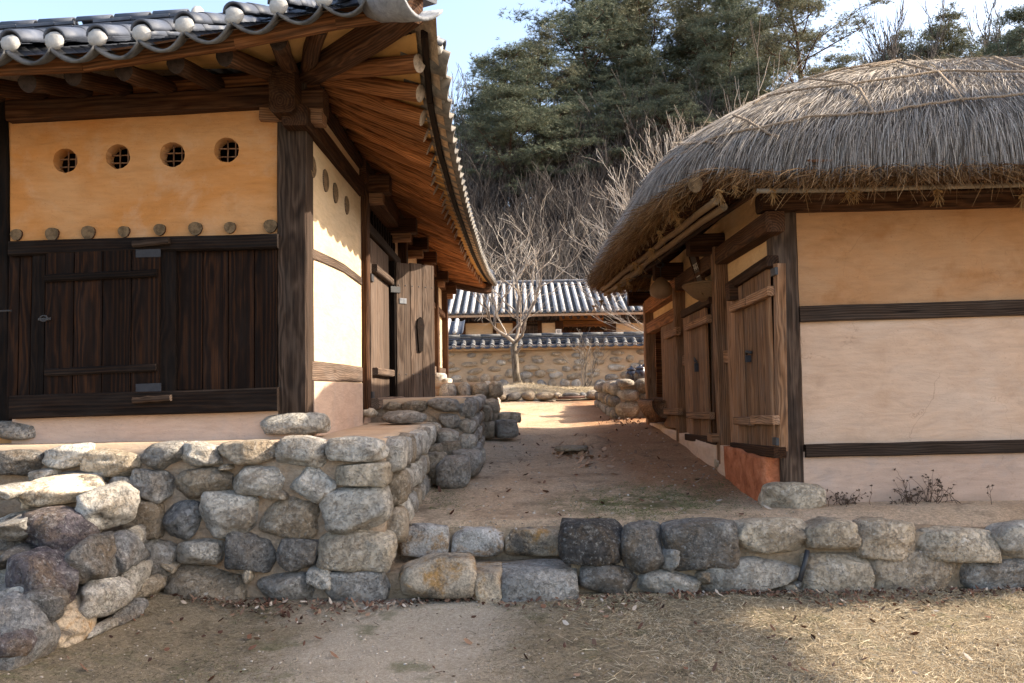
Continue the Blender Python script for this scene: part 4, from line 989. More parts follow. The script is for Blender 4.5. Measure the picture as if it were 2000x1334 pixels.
# coffin-shaped handle block
V2 = [(-0.035, -0.24), (0.035, -0.24), (0.065, 0.12), (0.05, 0.20), (0.0, 0.235), (-0.05, 0.20), (-0.065, 0.12)]
pts = [p + dirv * x * 0.9 + Vector((0, 0, y)) for x, y in V2]
slab('handle_block', pts, 0.05, M['wood_black'], ol, nrm)
hpp = h0 + Vector((0, 0, at_y(770, 566, g3).z)); beam('hinge_strap', hpp + nrm * 0.024 - dirv * 0.09, hpp + nrm * 0.024 + dirv * 0.06, 0.012, 0.085, M['iron'], ol, (0, 0, 1), 0.003, 0.0, 1)
hpp = h0 + Vector((0, 0, at_y(785, 587, g3).z)) + dirv * 0.1; beam('metal_plate', hpp + nrm * 0.026 - dirv * 0.05, hpp + nrm * 0.026 + dirv * 0.06, 0.008, 0.075, M['tile_grey'], ol, (0, 0, 1), 0.003, 0.0, 1)
# --- further bays
for yy in (g3 + 0.75, 13.6, 15.9, 18.0):
    beam('post', (XL - 0.02, yy, 1.4), (XL - 0.02, yy, zt), 0.17, 0.2, M['wood_brown'], lh, (1, 0, 0), 0.012, 0.006, 6)
box('plaster_wall', (XL - 0.16, g3 + 0.42, 1.2), (XL - 0.05, 18.1, zt), M['plaster_side'], lh)
box('end_wall', (-5.0, 18.05, 1.1), (XL - 0.12, 18.2, 4.2), M['plaster_ochre'], lh)
beam('middle_rail', (XL - 0.02, g3 + 0.8, 3.2), (XL - 0.02, 18.0, 3.2), 0.1, 0.12, M['wood_brown'], lh, (0, 0, 1), 0.01)
beam('base_rail', (XL - 0.02, g3 + 0.8, 1.85), (XL - 0.02, 18.0, 1.85), 0.1, 0.3, M['wood_gate'], lh, (0, 0, 1), 0.01)
for ya in (13.75, 14.55, 16.1):
    w_ = empty_part('lattice_window', (XL, ya + 0.35, 2.5), lh)
    for k in range(9): beam('lattice_bar', (XL - 0.0, ya + 0.08 * k, 2.02), (XL - 0.0, ya + 0.08 * k, 3.12), 0.022, 0.03, M['wood_gate'], w_, (1, 0, 0), 0.003, 0.0, 1)
    for k in range(4): beam('lattice_bar', (XL + 0.012, ya, 2.1 + 0.3 * k), (XL + 0.012, ya + 0.64, 2.1 + 0.3 * k), 0.02, 0.02, M['wood_gate'], w_, (0, 0, 1), 0.003, 0.0, 1)
for (yy) in (Y2 + 0.25, 10.9, 12.3, 13.6, 15.9, 18.0):
    k = 0 if yy < 9 else 0.0
    beam('beam_end', (XL - 0.3, yy, zp - 0.12), (XL + 0.28, yy, zp - 0.12), 0.2, 0.2, M['wood_brown'], lh, (0, 0, 1), 0.015)
    beam('bracket_block', (XL - 0.3, yy, zp - 0.27), (XL + 0.2, yy, zp - 0.27), 0.15, 0.12, M['wood_door'], lh, (0, 0, 1), 0.015)

# ------------------------------------------------------------------ roof of the tiled house
SYs = [5.15, 5.6, 6.15, 7.26, 9.5, 13.3, 16.4, 19.6]
SXs = [-0.47, -0.50, -0.53, -0.56, -0.59, -0.60, -0.58, -0.50]
SZs = [4.10, 3.94, 3.79, 3.73, 3.74, 3.83, 3.94, 4.10]
FXs = [-9.0, -3.6, -2.7, -2.1, -1.75, -1.45, -0.95, -0.47]
FZs = [3.84, 3.87, 3.90, 3.985, 4.045, 4.10, 4.17, 4.20]
def eave_side(Y): return Vector((float(np.interp(Y, SYs, SXs)), Y, float(np.interp(Y, SYs, SZs))))
def eave_front(X): return Vector((X, 5.22 - 0.07 * max(0, (X + 2.5) / 2.0), float(np.interp(X, FXs, FZs))))
RIDX, RIDZ, RIDY = -3.15, 5.02, 7.8
hr36 = mesh('round_tile', *half_round(0.34, 0.078, 10, 0.97), M['roof_tile'], True)
cc36 = mesh('eave_tile', *concave(0.36, 0.30, 0.085, 10), M['tile_lip'], True)
ccside = mesh('eave_tile', *concave(0.36, 0.285, 0.075, 8), M['tile_under'], True)
capl = [mesh_np('plaster_cap', *cap_geo(0.066, 40 + k), M['white_plaster'], True) for k in range(6)]
rest = ([], []); rest_c = ([], [])
# front slope: peaks between eave tiles where round tiles and their lime caps stand
PK = [at_y(px, py, 5.22).x for px, py in [(18, 82), (104, 79), (188, 69), (275, 56), (360, 40), (458, 21), (546, 0)]]
sp = (PK[-1] - PK[0]) / 6
xs = [PK[0] - sp * k for k in range(20, 0, -1)] + PK + [PK[-1] + sp * k for k in (1, 2, 3)]
for i, x in enumerate(xs):
    e = eave_front(x)
    ytop = RIDY if x < RIDX else 5.2 + (-0.47 - x) / (-0.47 - RIDX) * (RIDY - 5.2)
    top = Vector((x, ytop, e.z + (RIDZ - 3.86) * (ytop - 5.2) / (RIDY - 5.2)))
    up = top - e
    if up.length < 0.25: continue
    ud = up.normalized(); vis = x > -4.6
    n = max(1, int(up.length / 0.33))
    for k in range(n):
        p = e + ud * (0.02 + 0.33 * k) + Vector((0, 0, 0.065 + 0.006 * (k % 2)))
        if vis and k < 5: place(hr36, p, ud, (1, 0, 0), 'round_tile', lh)
        else: append_geo(rest, *half_round(0.34, 0.078, 6, 0.97), mat_at(p, ud, (1, 0, 0)))
    if vis: place(capl[(i * 5) % 6], e + ud * 0.015 + Vector((0, 0, 0.050)), (0, 1, -0.1), (1, 0, 0), 'plaster_cap', lh)
    if i + 1 < len(xs):
        xm = (x + xs[i + 1]) / 2; em = eave_front(xm); sd = eave_front(xs[i + 1]) - e
        for k in range(int(up.length / 0.13) + 1):
            p = em + ud * (0.13 * k - 0.05) + Vector((0, 0, 0.005 + 0.004 * k))
            if vis and k < 1: place(cc36, p, ud, sd, 'eave_tile', lh)
            else: append_geo(rest_c, *concave(0.3, 0.30, 0.075, 5), mat_at(p, ud, sd))
# side slope
ys = [5.32]
while ys[-1] < 19.4: ys.append(ys[-1] + 0.278)
for i, y in enumerate(ys):
    e = eave_side(y)
    if y < RIDY: xt = -0.47 + (y - 5.2) / (RIDY - 5.2) * (RIDX + 0.47)
    elif y > 17: xt = -0.47 + (19.6 - y) / 2.6 * (RIDX + 0.47)
    else: xt = RIDX
    top = Vector((xt, y, e.z + (RIDZ - 3.86) * (e.x - xt) / (-0.47 - RIDX)))
    up = top - e
    if up.length < 0.2: continue
    ud = up.normalized(); L = up.length
    append_geo(rest, *half_round(L, 0.078, 6, 1.0), mat_at(e + Vector((0, 0, 0.04)), ud, (0, -1, 0)))
    if y < 17: place(capl[(i * 5) % 6], e + ud * 0.03 + Vector((0, 0, 0.062)), (-1, 0, -0.1), (0, -1, 0), 'plaster_cap', lh)
    ym = y + 0.139; em = eave_side(ym); sd = eave_side(y) - eave_side(y + 0.278)
    place(ccside, em - ud * 0.06 + Vector((0, 0, 0.055)), ud, sd, 'eave_tile', lh)
    for k in range(1, int(L / 0.26) + 1):
        append_geo(rest_c, *concave(0.3, 0.29, 0.07, 4), mat_at(em + ud * (0.26 * k - 0.05) + Vector((0, 0, 0.06)), ud, sd))
for acc, mt in ((rest, 'roof_tile'), (rest_c, 'roof_tile')):
    o = link('roof_tiles', mesh('roof_tiles', acc[0], acc[1], M[mt], True), lh); o['kind'] = 'stuff'
# solid roof below the tiles
def roof_deck():
    V, Fc = [], []
    cr = Vector((RIDX, RIDY, RIDZ - 0.06)); cr2 = Vector((RIDX, 17.0, RIDZ - 0.06)); wl = Vector((-9, RIDY, RIDZ - 0.06)); bl = Vector((-9, 10.4, 3.8)); bb = Vector((-5.7, 10.4, 3.8)); be = Vector((-5.7, 19.6, 3.8))
    f = [eave_front(x) + Vector((0, 0.03, -0.03)) for x in np.linspace(-9, -0.50, 30)]
    s = [eave_side(y) + Vector((-0.03, 0, -0.03)) for y in np.linspace(5.2, 19.5, 40)]
    def strip(lst, tops):
        o = len(V)
        for a, b in zip(lst, tops): V.append(tuple(a)); V.append(tuple(b))
        for i in range(len(lst) - 1): Fc.append((o+2*i, o+2*i+2, o+2*i+3, o+2*i+1))
    strip(f, [Vector((min(p.x, RIDX), RIDY, RIDZ - 0.06)) if p.x < RIDX else cr for p in f])
    strip(s, [Vector((RIDX, min(max(p.y, RIDY), 17.0), RIDZ - 0.06)) for p in s])
    o = len(V); V.extend([tuple(v) for v in (wl, cr, cr2, bl, bb, be, s[-1])])
    Fc.extend([(o, o+1, o+4, o+3), (o+1, o+2, o+5, o+4), (o+2, o+6, o+5)])
    # underside board a hand's breadth lower
    return link('roof_deck', mesh('roof_deck', V, Fc, M['mortar'], False), lh)
roof_deck()
# ridge: stacked flat tiles under a round cover row
def ridge_line(a, b, layers=4, far=False):
    a, b = Vector(a), Vector(b); d = (b - a); L = d.length; d.normalize(); n = max(1, int(L / 0.34))
    for k in range(layers):
        for i in range(n):
            s0 = L * (i + 0.5 * (k % 2)) / n; s1 = min(L, s0 + L / n - 0.006)
            beam('ridge_tile', a + d * s0 + Vector((0, 0, k * 0.05)), a + d * s1 + Vector((0, 0, k * 0.05 + 0.006)), 0.30 - 0.025 * k, 0.034, M['roof_tile'], lh, (0, 0, 1), 0.005, 0.002, 1)
    side = Vector((0, 0, 1)).cross(d)
    for i in range(n): place(hr36, a + d * (L * i / n) + Vector((0, 0, layers * 0.05 - 0.02)), d, side, 'ridge_tile', lh)
def sag_ridge(p, q, m, sag, layers):
    p, q = Vector(p), Vector(q)
    pts = [p.lerp(q, t) - Vector((0, 0, sag * 4 * t * (1 - t))) for t in np.linspace(0, 1, m + 1)]
    for a, b in zip(pts[:-1], pts[1:]): ridge_line(a, b, layers)
sag_ridge((-7.8, RIDY, 4.97), (RIDX - 0.05, RIDY, 5.16), 4, 0.02, 4)
sag_ridge((RIDX, RIDY + 0.1, 5.14), (RIDX, 17.0, 5.14), 3, 0.05, 4)
place(capl[0], (RIDX + 0.0, RIDY, 5.27), (-1, 0, 0), (0, -1, 0), 'plaster_cap', lh).scale = (2.2, 1.9, 2.6)
sag_ridge((RIDX + 0.08, RIDY - 0.08, 5.10), (-0.62, 5.34, 4.26), 3, 0.07, 3)
sag_ridge((RIDX, 17.0, 5.1), (-0.6, 19.4, 4.24), 2, 0.07, 3)
# big curved tile hanging over the hip corner
ct = concave(0.5, 0.34, 0.10, 10, 0.025)
hipd = Vector((-0.72, 0.70, 0.30))
pc = at_y(822, 22, 5.02)
cm = mesh('corner_tile', *ct, M['tile_grey'], True)
place(cm, pc + Vector((0.02, -0.05, 0.05)), hipd, Vector((0.75, 0.66, -0.05)), 'corner_tile', lh)

# --- under the eaves
zr = 3.98                                               # where the rafters lie on the plates
def fascia(fn, ts, name, w, h, inset, drop, mat):
    for a, b in zip(ts[:-1], ts[1:]):
        beam(name, fn(a) + inset + Vector((0, 0, drop)), fn(b) + inset + Vector((0, 0, drop)), w, h, M[mat], lh, (0, 0, 1), 0.006, 0.002, 3)
fascia(eave_front, [-7, -4.2, -2.95, -1.9, -1.2, -0.62], 'fascia_board', 0.05, 0.125, Vector((0, 0.13, 0)), -0.055, 'wood_board')
fascia(eave_side, [5.4, 6.1, 7.2, 9.2, 11.2, 13.2, 15.2, 17.2, 19.3], 'fascia_board', 0.05, 0.07, Vector((-0.12, 0, 0)), 0.005, 'wood_black')
# plaster between the rafters
def soffit():
    V, Fc = [], []
    fs = np.linspace(-9, -0.66, 30)
    o = 0
    for x in fs:
        e = eave_front(x); V.append((x, 5.36, e.z - 0.03)); V.append((min(x, XL + 0.2), YL + 0.12, zr + 0.14 + 0.06))
    for i in range(len(fs) - 1): Fc.append((2*i, 2*i+2, 2*i+3, 2*i+1))
    o = len(V); ss = np.linspace(5.42, 19.4, 50)
    for y in ss:
        e = eave_side(y); V.append((e.x - 0.18, y, e.z + 0.03)); V.append((XL - 0.06, min(max(y, YL + 0.12), 18.3), zr + 0.14 + 0.06))
    for i in range(len(ss) - 1): Fc.append((o+2*i, o+2*i+1, o+2*i+3, o+2*i+2))
    return link('soffit_plaster', mesh('soffit_plaster', V, Fc, M['plaster_soffit'], True), lh)
soffit()
# hip rafter
hipa = Vector((XL - 0.3, YL + 0.35, zr + 0.16)); hipb = at_y(806, 18, 5.18)
beam('hip_rafter', hipa, hipb + Vector((0, 0, 0.0)), 0.17, 0.27, M['wood_brown'], lh, (0, 0, 1), 0.02, 0.003, 8, 0.05)
# front rafters: the round ends seen from the court
R_END = [(-45, 168), (52, 160), (142, 150), (240, 140), (345, 125)]
FAN = [(440, 108, 0.30, 0.9), (541, 78, -0.05, 0.9), (624, 50, -0.30, 0.9)]
for px, py in [(-140, 172)] + R_END:
    p = at_y(px, py, 5.44); q = Vector((p.x + 0.02, YL + 0.25, zr + 0.12))
    q = Vector((p.x - 0.01, YL + 0.25, max(p.z + 0.20, zr + 0.06)))
    log('rafter', p, q, 0.064, 0.066, M['wood_brown'], M['end_dark'], lh, 16, 5, 0.008)
for (px, py, Y, root) in [(440, 108, 5.44, -1.86), (541, 78, 5.40, -1.78), (624, 50, 5.36, -1.70)]:
    p = at_y(px, py, Y); q = Vector((root, YL + 0.15, zr + 0.12))
    log('rafter', p, q, 0.066, 0.062, M['wood_brown'], M['end_dark'], lh, 16, 5, 0.008)
log('eave_purlin', (-7, YL + 0.13, zr - 0.02), (XL + 0.1, YL + 0.13, zr + 0.06), 0.10, 0.10, M['wood_brown'], M['end_dark'], lh, 14, 10, 0.01)
log('eave_purlin', (XL - 0.06, YL + 0.1, zr + 0.02), (XL - 0.06, 18.5, zr + 0.02), 0.10, 0.10, M['wood_brown'], M['end_dark'], lh, 14, 14, 0.01)
# side rafters, the first few fanned out from the corner post
SR = [(820, 88), (822, 150), (826, 205), (833, 243), (838, 275), (844, 300), (848, 327)]
yy = None
for i, (px, py) in enumerate(SR):
    Y = [5.62, 5.95, 6.30, 6.68, 7.02, 7.36, 7.70][i]
    e = eave_side(Y); p = Vector((e.x - 0.20, Y, at_y(px, py, Y).z))
    p.x = at_y(px, py, Y).x
    q = Vector((XL + 0.02, [6.24, 6.32, 6.45, 6.62, 6.95, 7.32, 7.68][i], zr + 0.12))
    p.z = min(p.z, e.z - 0.045)
    log('rafter', p, q, 0.066, 0.07, M['wood_rafter'], M['end_grey'], lh, 14, 5, 0.01)
y = 8.04
while y < 18.2:
    e = eave_side(y); p = Vector((e.x - 0.24 + random.uniform(-0.02, 0.02), y, e.z - 0.055)); q = Vector((XL + 0.02, y + random.uniform(-0.03, 0.03), zr + 0.12))
    log('rafter', p, q, 0.064 * random.uniform(0.92, 1.08), 0.07, M['wood_rafter'], M['end_grey'], lh, 12, 5, 0.012)
    y += 0.335
for k, yb in enumerate((18.5, 18.8, 19.05)):
    e = eave_side(yb); log('rafter', Vector((e.x - 0.25, yb, e.z - 0.06)), Vector((XL + 0.05, 18.1 - 0.1 * k, zr + 0.1)), 0.064, 0.066, M['wood_rafter'], M['end_grey'], lh, 12, 4, 0.01)
beam('hip_rafter', (XL - 0.3, 17.7, zr + 0.1), (-0.66, 19.3, eave_side(19.3).z - 0.16), 0.17, 0.27, M['wood_brown'], lh, (0, 0, 1), 0.02, 0.003, 8, 0.05)
# ================================================================== the thatched house on the right
YR = 6.70
XR = at_y(1514, 700, YR).x
rh = empty('thatched_house', (4.0, 8.5, 0.5), 'low mud plastered house with a thick grey straw thatch roof and rough plank doors', 'house')
def RY(px, py, d=0.0): return at_y(px, py, YR - d)
def RX(px, py, d=0.0): return at_x(px, py, XR - d)
def rrail(name, x0, t0, b0, x1, t1, b1, mat, d=0.02, thick=0.12, X1=8.0, parent=None):
    a = (RY(x0, t0, d) + RY(x0, b0, d)) / 2; b = (RY(x1, t1, d) + RY(x1, b1, d)) / 2
    h = (RY(x0, t0, d) - RY(x0, b0, d)).length
    if X1: b = a + (b - a) * ((X1 - a.x) / (b.x - a.x))
    return beam(name, a + Vector((0, thick/2, 0)), b + Vector((0, thick/2, 0)), thick, h, M[mat], parent or rh, (0, 0, 1), 0.008, 0.004, 16)
xw0 = RY(1552, 700).x
zr1a, zr1b = RY(1563, 598).z, RY(1563, 629).z
zr2a, zr2b = RY(1575, 869).z, RY(1575, 894).z
zta = RY(1560, 405).z
def wallpanel(name, z0, z1, mat, d=0.0):
    n = 40; xs_ = np.linspace(xw0, 8.0, n); zs_ = np.linspace(z0, z1, 14)
    X, Z = np.meshgrid(xs_, zs_); P = np.stack([X, 0 * X, Z], -1).reshape(-1, 3)
    Y = YR + 0.02 - d + snoise(P, 0.8, 5, 3) * 0.012
    V = np.stack([P[:, 0], Y, P[:, 2]], -1); i = np.arange(n * 14).reshape(14, n)
    Q = np.stack([i[:-1, :-1], i[:-1, 1:], i[1:, 1:], i[1:, :-1]], -1).reshape(-1, 4)
    return link(name, mesh_np(name, V, Q, M[mat], True), rh)
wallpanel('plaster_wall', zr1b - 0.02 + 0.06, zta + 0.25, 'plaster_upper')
wallpanel('plaster_wall', zr2b, zr1a - 0.02, 'plaster_beige')
wallpanel('plaster_base', 0.40, zr2b + 0.05, 'plaster_pink', 0.03)
box('core_wall', (XR + 0.12, YR + 0.05, 0.4), (8.0, YR + 0.2, 3.4), M['clay'], rh)
rrail('wall_rail', 1563, 598, 629, 2000, 588, 613, 'wood_post', 0.025)
rrail('wall_rail', 1575, 869, 894, 2000, 859, 885, 'wood_post', 0.045)
rrail('eave_beam', 1556, 378, 412, 2000, 368, 401, 'wood_brown', 0.06, 0.2)
rrail('eave_board', 1480, 345, 353, 2000, 338, 346, 'wood_door', 0.42, 0.06)
log('eave_purlin', RY(1500, 362, 0.02) + Vector((0, 0.1, 0)), (8.0, YR + 0.08, RY(1990, 352).z), 0.085, 0.085, M['wood_brown'], M['end_dark'], rh, 12, 8, 0.008)
bp = [RY(1478, 373, 0.52), RY(1640, 371, 0.52), RY(1800, 366, 0.52), RY(2000, 361, 0.52), RY(2400, 352, 0.52)]
link('bamboo_pole', mesh('bamboo_pole', *tube_geo(bp, 0.019, 10), M['bamboo'], True), rh)
for t in (0.18, 0.36, 0.52, 0.70, 0.86):
    k = t * 3; i = int(k); p = bp[i].lerp(bp[i + 1], k - i)
    link('bamboo_node', mesh('bamboo_node', *tube_geo([p - Vector((0.008, 0, 0)), p + Vector((0.008, 0, 0))], 0.023, 10), M['bamboo'], True), rh)
for (px, py) in [(1620, 357), (1737, 357), (1851, 354), (1965, 350), (2090, 346), (2210, 342)]:
    p = RY(px, py, 0.36); log('rafter', p, (p.x + 0.02, YR + 0.4, p.z + 0.24), 0.056, 0.06, M['wood_brown'], M['end_dark'], rh, 12, 3, 0.006)
# posts
beam('corner_post', RY(1550, 948) + Vector((0, 0.1, 0)), RY(1532, 395) + Vector((0, 0.1, 0)), 0.205, 0.21, M['wood_post_pale'], rh, (0, -1, 0), 0.018, 0.004, 10)
c = RY(1520, 394, 0.12); beam('bracket_block', (RY(1478, 392).x, YR - 0.06, c.z), (RY(1562, 392).x, YR - 0.06, c.z + 0.01), 0.22, 0.15, M['wood_brown'], rh, (0, 0, 1), 0.03)
stone_px(rh, 1496, 942, 1615, 1000, YR - 0.12, 'warm', 0.05, 0.7, 0.2, 4, name='foundation_stone', rough=0.035)
def rpost(px, ptop, pbot, w=0.15, mat='wood_door'):
    a = RX(px, pbot, 0.03); b = Vector((a.x, a.y, RX(px, ptop).z))
    return beam('post', a, b, w, 0.16, M[mat], rh, (-1, 0, 0), 0.014, 0.008, 9)
Y2r, Y3r, Y4r = RX(1417, 800).y, RX(1335, 800).y, RX(1273, 800).y
rpost(1419, 478, 905); rpost(1335, 560, 862); rpost(1273, 590, 828, 0.17)
stone_px(rh, 1402, 895, 1436, 925, Y2r - 0.1, 'warm', 0, 0.5, 0.16, 3, name='foundation_stone', rough=0.03)
# side wall
zp_ = 3.30
def sidepanel(y0, y1, z0, z1, mat, d=0.0, name='plaster_wall'):
    n = max(4, int((y1 - y0) / 0.12)); m = max(4, int((z1 - z0) / 0.12))
    Yg, Zg = np.meshgrid(np.linspace(y0, y1, n), np.linspace(z0, z1, m)); P = np.stack([0 * Yg, Yg, Zg], -1).reshape(-1, 3)
    V = P.copy(); V[:, 0] = XR + 0.03 - d + snoise(P, 0.9, 8, 3) * 0.012
    i = np.arange(n * m).reshape(m, n); Q = np.stack([i[:-1, :-1], i[1:, :-1], i[1:, 1:], i[:-1, 1:]], -1).reshape(-1, 4)
    return link(name, mesh_np(name, V, Q, M[mat], True), rh)
sidepanel(YR + 0.1, Y2r, 0.9, zp_, 'plaster_bounce_lit')
sidepanel(Y2r, Y3r, 0.7, zp_, 'plaster_bounce_lit')
zl3 = RX(1296, 628).z
sidepanel(Y3r, Y4r, zl3, zp_, 'plaster_bounce_lit')
box('core_wall', (XR + 0.06, YR + 0.2, 0.4), (XR + 0.2, Y3r, zp_), M['clay'], rh)
box('inner_wall', (XR + 0.9, Y3r - 0.6, 0.7), (XR + 0.98, Y4r + 0.3, zp_), M['plaster_soffit'], rh)
box('end_wall', (XR + 0.1, Y4r + 0.05, 0.7), (8.0, Y4r + 0.2, zp_), M['wood_board'], rh)
box('back_wall', (7.9, YR, 0.4), (8.02, Y4r, zp_), M['plaster_beige'], rh)
box('interior_floor', (XR + 0.1, YR + 0.2, 0.4), (7.9, Y4r, 0.95), M['clay'], rh)
# lower wall, battered and lumpy
rock_mass('red_mud_patch', (XR - 0.14, RX(1522, 915).y + 0.02, 0.38), (XR + 0.1, RX(1443, 900).y, RX(1480, 880).z), M['red_mud'], rh, 0.035, (4, 30, 26), 91)
rock_mass('plaster_base', (XR - 0.11, RX(1443, 900).y - 0.02, 0.4), (XR + 0.1, Y2r, RX(1430, 872).z), M['plaster_beige'], rh, 0.015, (3, 5, 8), 92)
rock_mass('plaster_base', (XR - 0.10, Y2r + 0.06, 0.45), (XR + 0.1, Y3r - 0.05, RX(1380, 856).z), M['plaster_beige'], rh, 0.02, (3, 12, 6), 93)
rock_mass('plaster_base', (XR - 0.08, Y3r + 0.05, 0.5), (XR + 0.1, Y4r, RX(1300, 832).z), M['plaster_beige'], rh, 0.02, (3, 12, 6), 94)
def slat(name, p0, p1, w, th, mat, parent, d=0.03, up=(0, 0, 1), seg=3):
    return beam(name, RX(*p0, d), RX(*p1, d), th, w, M[mat], parent, up, 0.008, 0.003, seg)
def sp_(name, x0, x1, yt, yb, d, mat, parent, th=0.035, gap=0.006):
    xm = (x0 + x1) / 2; y0, y1 = RX(x0, 700).y, RX(x1, 700).y
    ym = (y0 + y1) / 2; zt_, zb_ = RX(xm, yt).z, RX(xm, yb).z
    return beam(name, (XR - d, ym, zb_), (XR - d, ym, zt_), abs(y1 - y0) - gap, th, M[mat], parent, (-1, 0, 0), 0.005, 0.002, 6)
# door nearest the corner: two leaves
for (cols, bats, lab) in [([(1435, 1452, 560, 870), (1452, 1467, 548, 872)], [((1430, 603), (1461, 589), 0.075), ((1438, 822), (1470, 823), 0.075)], 0),
                          ([(1470, 1494, 536, 874), (1494, 1519, 520, 878)], [((1463, 588), (1506, 568), 0.08), ((1472, 820), (1516, 820), 0.075)], 1)]:
    d_ = empty_part('plank_door', RX((cols[0][0] + cols[1][1]) / 2, 700), rh)
    for (x0, x1, t, b) in cols: sp_('plank', x0, x1, t, b, 0.05, 'wood_door', d_)
    for p0, p1, w in bats: slat('batten', p0, p1, w, 0.06, 'wood_door', d_, 0.10)
    if lab:
        q = RX(1512, 531, 0.08); box('hinge_strap', q - Vector((0.012, 0.06, 0.03)), q + Vector((0.012, 0.06, 0.03)), M['iron'], d_)
        q = RX(1515, 862, 0.08); box('hinge_strap', q - Vector((0.012, 0.05, 0.03)), q + Vector((0.012, 0.05, 0.03)), M['iron'], d_)
    else:
        q = RX(1461, 694, 0.09); box('padlock', q - Vector((0.02, 0.03, 0.06)), q + Vector((0.02, 0.03, 0.0)), M['iron_grey'], d_)
        tube('hasp', [q + Vector((0, -0.10, 0.02)), q + Vector((-0.015, 0, 0.035)), q + Vector((0, 0.05, 0.01))], 0.012, M['iron'], d_)
slat('door_head', (1426, 562), (1509, 509), 0.09, 0.10, 'wood_brown', rh, 0.06)
slat('door_sill', (1436, 873), (1524, 884), 0.09, 0.10, 'wood_brown', rh, 0.06)
q = RX(1431, 568, 0.1); box('pivot_block', q - Vector((0.05, 0.07, 0.09)), q + Vector((0.04, 0.07, 0.06)), M['wood_brown'], rh)
slat('door_jamb', (1522, 515), (1527, 880), 0.08, 0.08, 'wood_door', rh, 0.03, (0, 1, 0))
slat('wall_rail', (1404, 697), (1437, 696), 0.13, 0.07, 'wood_door', rh, 0.01)
slat('wall_rail', (1338, 704), (1349, 704), 0.13, 0.07, 'wood_door', rh, 0.01)
# middle door
d_ = empty_part('plank_door', RX(1370, 720), rh)
for (x0, x1, t, b) in [(1347, 1361, 604, 848), (1361, 1376, 598, 850), (1376, 1391, 590, 852)]: sp_('plank', x0, x1, t, b, 0.05, 'wood_door', d_)
slat('batten', (1342, 640), (1385, 622), 0.085, 0.06, 'wood_door', d_, 0.10); slat('batten', (1345, 811), (1391, 812), 0.08, 0.06, 'wood_door', d_, 0.10)
q = RX(1360, 716, 0.09); box('padlock', q - Vector((0.02, 0.03, 0.06)), q + Vector((0.02, 0.03, 0.04)), M['iron_grey'], d_)
tube('hasp', [q + Vector((0, -0.05, 0.04)), q + Vector((-0.02, 0, 0.10)), q + Vector((0, 0.06, 0.06))], 0.012, M['iron'], d_)
slat('door_head', (1337, 614), (1394, 584), 0.09, 0.10, 'wood_brown', rh, 0.06); slat('door_sill', (1345, 853), (1408, 862), 0.08, 0.10, 'wood_brown', rh, 0.06)
slat('door_jamb', (1396, 590), (1400, 856), 0.10, 0.07, 'wood_brown', rh, 0.03, (0, 1, 0))
q = RX(1397, 855, 0.12); box('pivot_block', q - Vector((0.06, 0.10, 0.04)), q + Vector((0.05, 0.10, 0.04)), M['wood_door'], rh)
# far bay: open feeding hatch with a single leaf
d_ = empty_part('plank_door', RX(1316, 730), rh)
for (x0, x1, t, b) in [(1304, 1316, 632, 832), (1316, 1329, 622, 834)]: sp_('plank', x0, x1, t, b, 0.07, 'wood_door', d_)
slat('batten', (1300, 656), (1325, 646), 0.1, 0.06, 'wood_door', d_, 0.12); slat('batten', (1300, 804), (1329, 804), 0.09, 0.06, 'wood_door', d_, 0.12)
slat('door_head', (1271, 642), (1326, 613), 0.17, 0.14, 'wood_rafter', rh, 0.04)
slat('hatch_sill', (1280, 782), (1332, 786), 0.10, 0.12, 'wood_brown', rh, 0.0)
slat('hatch_board', (1287, 650), (1287, 780), 0.25, 0.05, 'wood_rafter', rh, -0.55, (0, 1, 0))
slat('hatch_board', (1300, 650), (1300, 780), 0.25, 0.05, 'wood_brown', rh, -0.65, (0, 1, 0))
# side plates and beam ends
slat('wall_plate', (1514, 432), (1322, 560), 0.17, 0.16, 'wood_brown', rh, 0.02, (0, 0, 1), 8); slat('wall_plate', (1330, 556), (1268, 600), 0.2, 0.16, 'wood_rafter', rh, 0.02, (0, 0, 1), 4)
for (px, py, Yb) in [(1394, 490, Y2r), (1310, 545, Y3r), (1258, 592, Y4r)]:
    q = RX(px, py); z_ = RX(px, py).z
    beam('beam_end', (XR - 0.34, Yb, z_ + 0.02), (XR + 0.3, Yb, z_ + 0.02), 0.2, 0.22, M['wood_brown'], rh, (0, 0, 1), 0.025)
# rafters and earth over the lane side
y = YR - 0.05
while y < Y4r + 0.3:
    z0 = 3.12; log('rafter', (1.40 + (13.5 - y) * 0.01, y, z0), (XR + 0.2, y + random.uniform(-0.04, 0.04), z0 + 0.34), 0.05 * random.uniform(0.9, 1.2), 0.055, M['wood_brown'], M['end_tan'], rh, 10, 4, 0.012)
    y += 0.29
slab('soffit_boards', [(1.50, 6.35, 3.22), (XR + 0.2, 6.35, 3.56), (XR + 0.2, 13.3, 3.56), (1.42, 13.3, 3.22)], 0.02, M['wood_board'], rh, (0, 0, -1))
slab('soffit_boards', [(XR + 0.1, 6.05, 3.24), (8.0, 6.05, 3.24), (8.0, YR + 0.3, 3.52), (XR + 0.1, YR + 0.3, 3.52)], 0.02, M['wood_board'], rh, (0, 0, -1))
q = at_y(1357, 360, 6.33); log('corner_log', q, (q.x + 0.55, 7.2, q.z + 0.3), 0.062, 0.08, M['wood_brown'], M['end_tan'], rh, 16, 3, 0.005)
